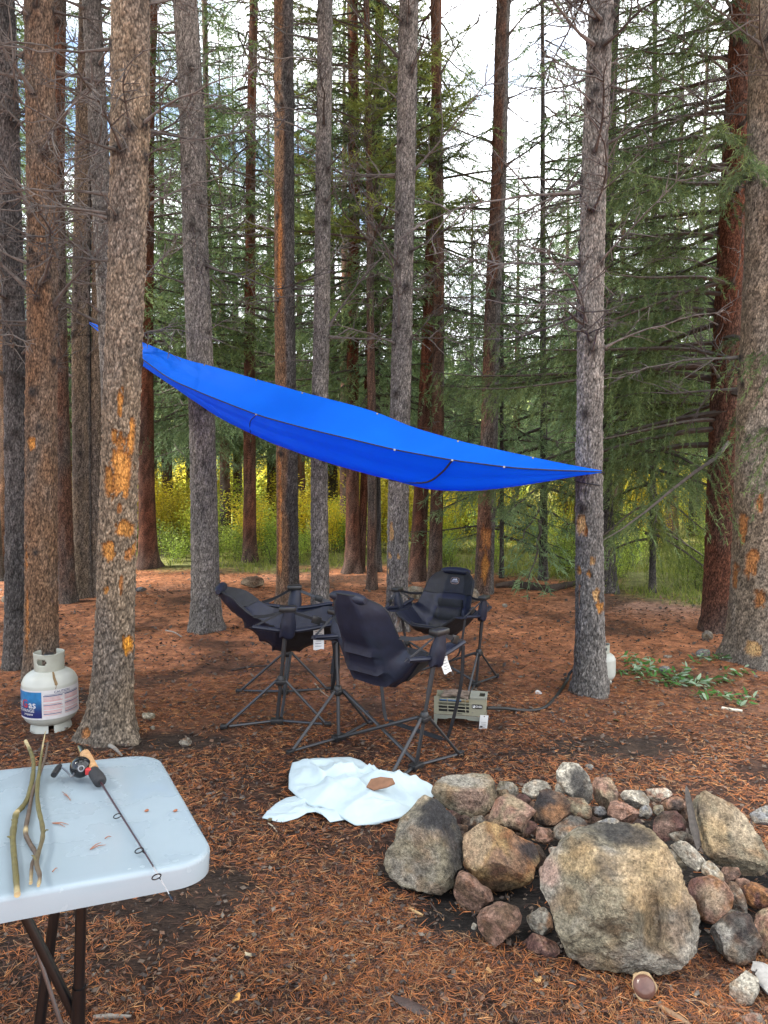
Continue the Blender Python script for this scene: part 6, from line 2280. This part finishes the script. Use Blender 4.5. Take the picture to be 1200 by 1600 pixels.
M_NEEDLE = simple('brown_needle', (0.28, 0.10, 0.045), 0.7, bump=0)
for lb, a, bs in (('pair of brown needles on the table nearest the reel', (110, 1250), ((97, 1237), (99, 1241))),
                  ('pair of brown needles on the table left of the rod middle', (82, 1286), ((107, 1288), (102, 1292))),
                  ('forked brown needles on the table nearest its front edge', (141, 1327), ((158, 1316), (165, 1320))),
                  ('single short brown needle on the table below the rod', (164, 1310), ((174, 1307),)),
                  ('faint lone needle on the table right of the sticks', (82, 1362), ((90, 1356),))):
    mb = MB()
    p = tabp(*a, 0.002)
    for q in bs:
        e = tabp(*q, 0.0015)
        mb.tube([p - p, (e - p) * 0.5 + [0, 0.002, 0.002], e - p], [0.0012, 0.0010, 0.0005], 5)
    tag(obj('pine_needles', mb.build('pine_needles', M_NEEDLE), None, tuple(p)), lb, 'pine needles', 'needles on the table')
for lb, a in (('dark seed husk near the right edge of the table', (274, 1267)), ('tiny dark crumb in the middle right of the table', (229, 1267))):
    mb = MB()
    p = tabp(*a, 0.002)
    mb.lathe([(0.0005, -0.006), (0.003, -0.002), (0.003, 0.003), (0.0005, 0.006)], (0, 0, 0.001), (1, 0.9, 0), 8)
    tag(obj('seed_husk', mb.build('seed_husk', M_NEEDLE), None, tuple(p)), lb, 'husk', 'crumbs on the table')

# ------------------------------------------------------------------ white sheet on the ground
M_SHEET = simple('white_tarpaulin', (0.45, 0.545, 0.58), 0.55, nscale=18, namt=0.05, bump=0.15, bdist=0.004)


def sheet():
    cv = lambda x, y: (380 + x / 3.53, 1160 + y / 3.53)
    t = thing('white_sheet', 'crumpled white plastic sheet lying on the needles left of the fire ring', 'tarp', tuple(at_ground(550, 1250)))
    o = np.array(t.location)

    def patch(poly, hi, seed, ncirc=150, nr=34, hgt=0.075, fold=0.02):
        P = np.array([at_ground(*cv(x, y), h) for x, y, h in poly])
        e = np.concatenate([P[i] + (P[(i + 1) % len(P)] - P[i]) * np.linspace(0, 1, 12, endpoint=False)[:, None] for i in range(len(P))])
        e = e[np.linspace(0, len(e) - 1, ncirc).astype(int)]
        c = np.append(at_ground(*cv(*hi))[:2], 0.0)
        r = np.linspace(0, 1, nr)[:, None, None]
        G = c + (e[None] - c) * r
        x, y = G[..., 0].ravel(), G[..., 1].ravel()
        Q = np.stack([x, y, 0 * x], -1)
        rr = np.broadcast_to(r, G.shape[:2] + (1,)).ravel()
        rid = 1 - np.abs(fbm(Q * np.array([5.5, 8, 1]) + 0.6 * fbm(Q * 3, 2, seed + 4)[:, None], 2, seed)) * 2.2
        rid2 = 1 - np.abs(fbm(Q * np.array([9, 7, 1]), 2, seed + 1)) * 2.2
        z0 = G[..., 2].ravel()
        h = hgt * (1 - rr ** 3.0) * (0.55 + 0.45 * rid) + fold * rid2 * (1 - rr ** 6) + 0.0025 * fbm(Q * 24, 2, seed)
        rgl = np.random.default_rng(seed + 50)
        span = np.array([np.ptp(x), np.ptp(y)])
        for _ in range(11):      # sharp creases
            p0 = np.array([x.min(), y.min()]) + span * rgl.random(2)
            al = rgl.random() * 3.14
            d1 = (x - p0[0]) * math.sin(al) - (y - p0[1]) * math.cos(al) + 0.02 * fbm(Q * 4, 2, int(al * 100))
            d2 = (x - p0[0]) * math.cos(al) + (y - p0[1]) * math.sin(al)
            h = h + hgt * rgl.uniform(0.22, 0.5) * rgl.choice([1, 1, -1]) * np.exp(-np.abs(d1) / 0.018) * np.exp(-(d2 / 0.18) ** 2) * (1 - rr ** 6)
        ground = gz(x, y)
        Z = np.maximum(ground + 0.006, ground + 0.012 + h + (z0 - ground) * rr ** 2)
        V = np.stack([x, y, Z], -1).reshape(nr, ncirc, 3) - o
        return V

    main = [(270, 125, 0.05), (385, 100, 0.07), (480, 96, 0.06), (590, 92, 0.06), (650, 112, 0.05), (735, 172, 0.04), (800, 183, 0.05), (880, 182, 0.06), (960, 215, 0.05), (1042, 245, 0.03), (1060, 300, 0.0), (1000, 370, 0.0), (870, 430, 0.01), (740, 465, 0.0), (620, 474, 0.005), (560, 440, 0.01), (500, 405, 0.015), (430, 370, 0.02), (370, 365, 0.02), (310, 325, 0.02), (250, 268, 0.02), (252, 190, 0.04)]
    flap = [(103, 430, 0.0), (130, 395, 0.005), (180, 352, 0.01), (235, 320, 0.01), (290, 306, 0.015), (360, 330, 0.02), (450, 360, 0.02), (560, 400, 0.02), (566, 440, 0.005), (480, 456, 0.002), (445, 418, 0.02), (400, 398, 0.02), (350, 405, 0.01), (300, 432, 0.003), (220, 455, 0.0), (160, 446, 0.0)]
    for poly, hi, sd, hg, fo, nm in ((main, (640, 300), 4, 0.095, 0.010, 'sheet_body'), (flap, (310, 370), 9, 0.02, 0.010, 'sheet_flap')):
        V = patch(poly, hi, sd, hgt=hg, fold=fo)
        nr, nc = V.shape[:2]
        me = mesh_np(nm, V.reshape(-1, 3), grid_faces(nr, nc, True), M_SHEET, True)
        ob = obj(nm, me, t)
        md = ob.modifiers.new('thick', 'SOLIDIFY')
        md.thickness = 0.002
    p = at_ground(*cv(148, 428), 0.012) - o
    mb = MB()
    mb.lathe([(0.004, 0), (0.010, 0.001), (0.010, 0.004), (0.004, 0.004)], p, (0, -0.2, 1), 12)
    obj('grommet', mb.build('grommet', M_BRASS), t)
    return t


sheet()
mb = MB()
pc = at_ground(380 + 758 / 3.53, 1160 + 232 / 3.53, 0.115)
V = np.array([(-0.065, -0.012, -0.01), (-0.045, 0.022, 0.010), (0.0, 0.032, 0.016), (0.055, 0.026, 0.012), (0.066, 0.0, 0.0), (0.03, -0.018, -0.008), (-0.03, -0.032, -0.016)])
mb.add(np.concatenate([V, V + [0, 0, 0.007]]), [tuple(range(7))[::-1], tuple(range(7, 14))] + [(i, (i + 1) % 7, 7 + (i + 1) % 7, 7 + i) for i in range(7)])
tag(obj('bark_chip', mb.build('bark_chip', simple('brown_bark_chip', (0.20, 0.10, 0.055), 0.85, bump=0.3), False, bevel=0.002), None, tuple(pc)), 'flat brown bark chip lying on top of the white sheet', 'bark')

# ------------------------------------------------------------------ cut leafy branches on the floor
def leafy(seed, px, py, L, az, label):
    rng = np.random.default_rng(seed)
    b = at_ground(px, py)
    b[2] = gz1(b[0], b[1])
    t = thing('leafy_branch', label, 'branch', tuple(b), 'cut leafy branches on the floor')
    d = np.array([math.cos(az), math.sin(az), 0])
    P = spline([-d * L / 2 + [0, 0, 0.01], rng.normal(0, 0.02, 3) * [1, 1, 0] + [0, 0, 0.035], d * L / 2 + [0, 0, 0.02]], 12)
    mb = MB()
    mb.tube(P, np.linspace(0.004, 0.0015, 12), 6, (0.14, 0.11, 0.04))
    obj('stem', mb.build('stem', M_STICK), t)
    n = int(90 * L)
    u = rng.random(n)
    base = np.stack([np.interp(u, np.linspace(0, 1, 12), P[:, k]) for k in range(3)], -1) + rng.normal(0, 0.022, (n, 3)) * [1, 1, 0.5]
    base[:, 2] = np.abs(base[:, 2]) + 0.004
    dd = d * rng.uniform(0.2, 0.9, (n, 1)) + np.stack([-d[1] * np.ones(n), d[0] * np.ones(n), 0 * np.ones(n)], -1) * rng.normal(0, 0.8, (n, 1)) + rng.normal(0, 0.25, (n, 3))
    dd /= np.linalg.norm(dd, axis=1, keepdims=True)
    q = np.cross(dd, [0, 0, 1.0]) + rng.normal(0, 0.5, (n, 3))
    q /= np.linalg.norm(q, axis=1, keepdims=True)
    nr = np.cross(q, dd)
    l = rng.uniform(0.045, 0.085, (n, 1))
    w = l * 0.16
    tip = base + dd * l - nr * 0.01
    tip[:, 2] = np.maximum(tip[:, 2], 0.004)
    m1, m2 = base + dd * l * 0.35 + q * w + nr * 0.004, base + dd * l * 0.35 - q * w + nr * 0.004
    k1, k2 = base + dd * l * 0.7 + q * w * 0.75, base + dd * l * 0.7 - q * w * 0.75
    V = np.stack([base, m2, m1, k2, k1, tip], 1).reshape(-1, 3)
    i = np.arange(n)[:, None] * 6
    F = np.concatenate([i + [0, 1, 2], i + [1, 3, 2], i + [2, 3, 4], i + [3, 5, 4]])
    pale = rng.random((n, 1)) < 0.35
    c = np.where(pale, np.array([0.34, 0.46, 0.30]), np.array([0.085, 0.20, 0.045])) * rng.uniform(0.7, 1.3, (n, 1))
    obj('leaves', tag(obj('leaves', mesh_np('leaves', V, F, M_GRASS, False, np.repeat(c, 6, 0)), t), kind='stuff').data, None) if False else tag(obj('leaves', mesh_np('leaves', V, F, M_GRASS, False, np.repeat(c, 6, 0)), t), kind='stuff')


for i, (x, y, L, az, lb) in enumerate((
        (990, 1052, 0.40, 0.2, 'cut green leafy branch nearest the hidden tank, left end of the pile'),
        (1022, 1058, 0.50, -0.3, 'big cut leafy branch in the middle of the green pile'),
        (1045, 1066, 0.45, -0.1, 'cut branch with many pale leaf undersides at the front of the pile'),
        (1062, 1073, 0.40, -0.5, 'cut leafy branch at the front right of the pile'),
        (1008, 1046, 0.35, 0.6, 'cut leafy branch at the back of the green pile'),
        (1075, 1073, 0.30, 0.2, 'thin leafy branch trailing right from the pile'),
        (1108, 1070, 0.42, 0.3, 'cut leafy branch lying right of the pile'),
        (1122, 1030, 0.40, -0.1, 'leafy branch in front of the flaky edge trunk'),
        (1090, 1036, 0.18, 0.5, 'small leaf sprig near the grey rounded rock'),
        (995, 1036, 0.22, 0.1, 'small leaf sprig behind the green pile'),
        (977, 1031, 0.14, 0.0, 'smallest leaf sprig just right of the hidden tank'),
        (1073, 1053, 0.15, 0.8, 'short leafy sprig behind the pile'),
        (1147, 1054, 0.22, 0.1, 'leafy sprig farthest right near the edge trunk'),
        (1103, 1090, 0.22, -0.1, 'sparse sprig in front of the pile at right'),
        (1125, 1097, 0.22, -0.6, 'pale sprig beside the white stick'),
        (1165, 1100, 0.22, 0.9, 'pale sprig right of the white stick'))):
    leafy(200 + i, x, y, L, az, lb)

# ------------------------------------------------------------------ wood pieces on the ground
PALE, DKW, GRW = (0.42, 0.37, 0.27), (0.05, 0.035, 0.028), (0.24, 0.22, 0.19)
GT = 'small sticks on the needle floor'
for lb, path, r, c in (
        ('pale stick on the needles in front of the big sooty boulder', [(636, 1418), (648, 1424), (661, 1430)], [0.004, 0.005, 0.003], (0.38, 0.25, 0.11)),
        ('thin grey twig left of the foot of the thick grey trunk', [(259, 985), (272, 988), (284, 995)], [0.008, 0.008, 0.006], GRW),
        ('curved pale twig under the front of the left chair', [(492, 1068), (502, 1080), (517, 1091)], [0.005, 0.005, 0.003], PALE),
        ('dark twig on the needles behind the left chair legs', [(362, 1047), (390, 1042), (419, 1040)], [0.006, 0.007, 0.004], DKW),
        ('grey root like stick at the foot of the peeled trunk', [(171, 1165), (180, 1170), (190, 1180)], [0.012, 0.010, 0.006], GRW),
        ('grey stick lying under the table at the bottom', [(146, 1590), (170, 1588), (205, 1588)], [0.006, 0.007, 0.004], GRW),
        ('white peeled stick at the right, in front of the leaf sprigs', [(1128, 1106), (1144, 1109), (1160, 1111)], [0.009, 0.010, 0.009], (0.60, 0.56, 0.44)),
        ('pale twig below the lower left tip of the white sheet', [(419, 1286), (427, 1292), (433, 1300)], [0.0035, 0.003, 0.002], PALE),
        ('short dark stick right of the table corner', [(322, 1241), (329, 1240), (335, 1238)], [0.006, 0.007, 0.005], (0.10, 0.09, 0.08)),
        ('long dark twig behind the fire ring at the right', [(1070, 1213), (1085, 1214), (1104, 1216)], [0.004, 0.006, 0.006], DKW),
        ('pale splintered stick at the bottom edge below the mushroom', [(1026, 1568), (1046, 1582), (1062, 1592), (1085, 1606)], [0.005, 0.009, 0.009, 0.005], (0.20, 0.12, 0.065)),
        ('long brown stick above the flat pink corner stone', [(1110, 1571), (1140, 1577), (1168, 1580)], [0.006, 0.007, 0.003], (0.16, 0.085, 0.05)),
        ('small grey twig left of the pink brown ring stone', [(548, 1432), (562, 1439), (576, 1441)], [0.003, 0.004, 0.003], GRW),
        ('twig leaning on the ash at the ring front', [(672, 1410), (683, 1425), (690, 1434)], [0.003, 0.0035, 0.002], DKW)):
    stick(lb, [(a, b, max(r) * 0.8) for a, b in path], r, [(0, c), (1, c)], 'twig', GT, onground=True)

M_WETBARK = simple('wet_bark', (0.050, 0.032, 0.027), 0.55, nscale=50, namt=0.4, bump=0.5)


def slab(name, label, cat, path, widths, thick, mat, h=0.01, tilt=0.0):
    P = np.array([at_ground(x, y, hh) for x, y, hh in path])
    base = P[0].copy()
    S = spline(P - base, 18)
    w = np.interp(np.linspace(0, 1, 18), np.linspace(0, 1, len(widths)), widths)
    T = np.gradient(S, axis=0)
    T /= np.linalg.norm(T, axis=1, keepdims=True)
    q = np.cross(T, [0, 0, 1.0])
    q /= np.linalg.norm(q, axis=1, keepdims=True)
    q[:, 2] += tilt
    v = np.linspace(-1, 1, 7)
    G = S[:, None] + q[:, None] * (w[:, None] * v[None])[..., None] / 2
    G[..., 2] += 0.35 * w[:, None] * (1 - v[None] ** 2) * 0.5
    W = G.reshape(-1, 3)
    G = G + (0.004 * fbm(W * 40, 3, len(label))).reshape(18, 7, 1) * [0.3, 0.3, 1]
    return tag(obj(name, solid(name, G, mat, thick, 18, 7), None, tuple(base)), label, cat)


slab('bark_piece', 'dark wet bark strip on the needles at the bottom centre', 'bark', [(612, 1556, 0.006), (630, 1566, 0.008), (655, 1578, 0.006), (675, 1585, 0.004)], [0.008, 0.034, 0.036, 0.012], 0.005, M_WETBARK)
slab('bark_piece', 'small upright reddish bark bit left of the wet bark strip', 'bark', [(572, 1543, 0.004), (577, 1552, 0.006), (580, 1560, 0.004)], [0.008, 0.012, 0.008], 0.004, M_WETBARK)
slab('bark_piece', 'small dark bark bit beside the reddish one', 'bark', [(588, 1546, 0.004), (594, 1555, 0.006), (600, 1562, 0.004)], [0.006, 0.012, 0.006], 0.004, M_WETBARK)

# charred plank leaning inside the ring, weathered wood at the right
M_CHAR = simple('charred_wood', (0.050, 0.042, 0.036), 0.8, nscale=60, namt=0.6, bump=0.6)
cvB = lambda x, y: (820 + x / 3.158, 1170 + y / 3.158)


def plank(name, label, cat, poly, Y0, Y1, thick, mat):
    pts = [cvB(x, y) for x, y in poly]
    ys = np.array([p[1] for p in pts])
    P = [at_y(p[0], p[1], Y0 + (Y1 - Y0) * (p[1] - ys.min()) / (ys.max() - ys.min())) for p in pts]
    base = np.mean(P, axis=0)
    n = len(P)
    V = np.array([p - base for p in P] + [p - base + [thick * 0.6, thick, 0.0] for p in P])
    mb = MB()
    mb.add(V, [tuple(range(n)), tuple(range(n, 2 * n))[::-1]] + [(i, (i + 1) % n, n + (i + 1) % n, n + i) for i in range(n)])
    return tag(obj(name, mb.build(name, mat, False, bevel=0.002), None, tuple(base)), label, cat)


plank('charred_plank', 'thin charred plank leaning against the big tan slab', 'plank', [(790, 195), (806, 225), (822, 290), (838, 360), (856, 430), (862, 490), (850, 505), (832, 450), (812, 390), (800, 300), (790, 240)], 2.66, 2.50, 0.03, M_CHAR)
slab('weathered_wood', 'grey weathered piece of wood at the right, under the dark streaked stone', 'wood', [(820 + 1125 / 3.158, 1170 + 1085 / 3.158, 0.03), (820 + 1175 / 3.158, 1170 + 1105 / 3.158, 0.03), (820 + 1230 / 3.158, 1170 + 1180 / 3.158, 0.02), (820 + 1290 / 3.158, 1170 + 1260 / 3.158, 0.02)], [0.035, 0.06, 0.075, 0.05], 0.02, simple('weathered_grey_wood', (0.27, 0.26, 0.245), 0.85, nscale=40, namt=0.4, bump=0.5))

# mushroom knocked over in front of the huge boulder
def mushroom():
    M_CAP = simple('brown_mushroom_cap', (0.115, 0.055, 0.040), 0.28, nscale=30, namt=0.2, bump=0.08)
    M_RIM = simple('pale_mushroom_flesh', (0.30, 0.205, 0.105), 0.7, nscale=40, namt=0.35, bump=0.4)
    b = at_ground(1006, 1560)
    t = thing('mushroom', 'toppled brown mushroom with pale torn rim in front of the huge boulder', 'mushroom', tuple(b))
    ax = np.array([-0.15, -0.75, 0.55])
    ax /= np.linalg.norm(ax)
    c = np.array([0, 0.0, 0.036])
    mb = MB()
    mb.lathe([(0.0305, -0.002), (0.0315, 0.003), (0.027, 0.010), (0.018, 0.0145), (0.006, 0.016)], c, ax, 28)
    mb.v[-1] = mb.v[-1] + 0.0022 * fbm(mb.v[-1] * 60, 2, 5)[:, None] * ax
    obj('cap', mb.build('cap', M_CAP), t)
    mb = MB()
    mb.lathe([(0.012, -0.018), (0.028, -0.016), (0.0355, -0.006), (0.0340, 0.0015), (0.030, 0.002)], c, ax, 26)
    v = mb.v[-1]
    mb.v[-1] = v + 0.011 * fbm(v * 60, 3, 8)[:, None] * (v - c) / 0.035
    obj('rim', mb.build('rim', M_RIM), t)
    mb = MB()
    mb.tube([c - ax * 0.010, c - ax * 0.03 + [0.015, 0, 0.004], c - ax * 0.045 + [0.035, 0, 0.0]], [0.012, 0.011, 0.013], 10)
    mb.v[-1] = mb.v[-1] + 0.004 * fbm(mb.v[-1] * 70, 2, 3)[:, None]
    obj('stalk', mb.build('stalk', M_RIM), t)


mushroom()

# fallen log and roots at the edge of the grass
M_LOG = simple('rotten_log', (0.060, 0.042, 0.032), 0.9, nscale=25, namt=0.5, bump=0.6)
for lb, path, r in (('dark rotten log at the grass edge, left of the tarp holding trunk', [(776, 915), (800, 914), (830, 917), (856, 919)], [0.03, 0.05, 0.06, 0.03]),
                    ('dark root stub beside the rotten log by the tarp holding trunk', [(852, 922), (880, 916), (898, 912)], [0.05, 0.045, 0.03])):
    P = np.array([at_ground(a, b, 0.03) for a, b in path])
    S = spline(P, 20)
    mb = MB()
    rr = np.interp(np.linspace(0, 1, 20), np.linspace(0, 1, len(r)), r)
    mb.tube(S - P[0], rr, 12)
    mb.v[-1] = mb.v[-1] + 0.022 * fbm(mb.v[-1] * 9, 3, 4)[:, None]
    tag(obj('fallen_log', mb.build('fallen_log', M_LOG), None, tuple(P[0])), lb, 'log', 'dark wood at the grass edge')

# single leaves and a white flake on the needles
for lb, a, sz, c, nm in (('yellow aspen leaf on the needles at the bottom left', (369, 1560), 0.013, (0.52, 0.26, 0.06), 'fallen_leaf'), ('pale grey green leaf above the yellow leaf', (389, 1491), 0.012, (0.42, 0.36, 0.24), 'fallen_leaf'),
                         ('tan leaf fragment in front of the pink brown ring stone', (764, 1517), 0.010, (0.42, 0.24, 0.09), 'fallen_leaf'), ('small tan leaf right of the table legs at bottom', (840, 1530), 0.011, (0.45, 0.27, 0.10), 'fallen_leaf'),
                         ('green leaf lying alone in front of the tarp holding trunk', (962, 1125), 0.022, (0.10, 0.20, 0.06), 'fallen_leaf'),
                         ('pale flake on the needles left of the tarp holding trunk', (842, 1082), 0.022, (0.5, 0.5, 0.48), 'fallen_leaf')):
    p = at_ground(*a, 0.008)
    rg = np.random.default_rng(int(a[0]))
    th = np.linspace(0, 6.283, 11)[:-1]
    V = np.stack([sz * 1.25 * np.cos(th), sz * np.sin(th) * rg.uniform(0.7, 1.1, 10), 0.004 * np.cos(2 * th)], -1)
    mb = MB()
    mb.add(np.concatenate([[[0, 0, 0.003]], V, V - [0, 0, 0.0008]]), [(0, 1 + i, 1 + (i + 1) % 10) for i in range(10)] + [(1 + i, 11 + i, 11 + (i + 1) % 10, 1 + (i + 1) % 10) for i in range(10)], c)
    tag(obj(nm, mb.build(nm, M_STICK), None, tuple(p), (rg.normal(0, 0.15), rg.normal(0, 0.15), rg.random() * 6)), lb, 'leaf', 'loose leaves on the needle floor')
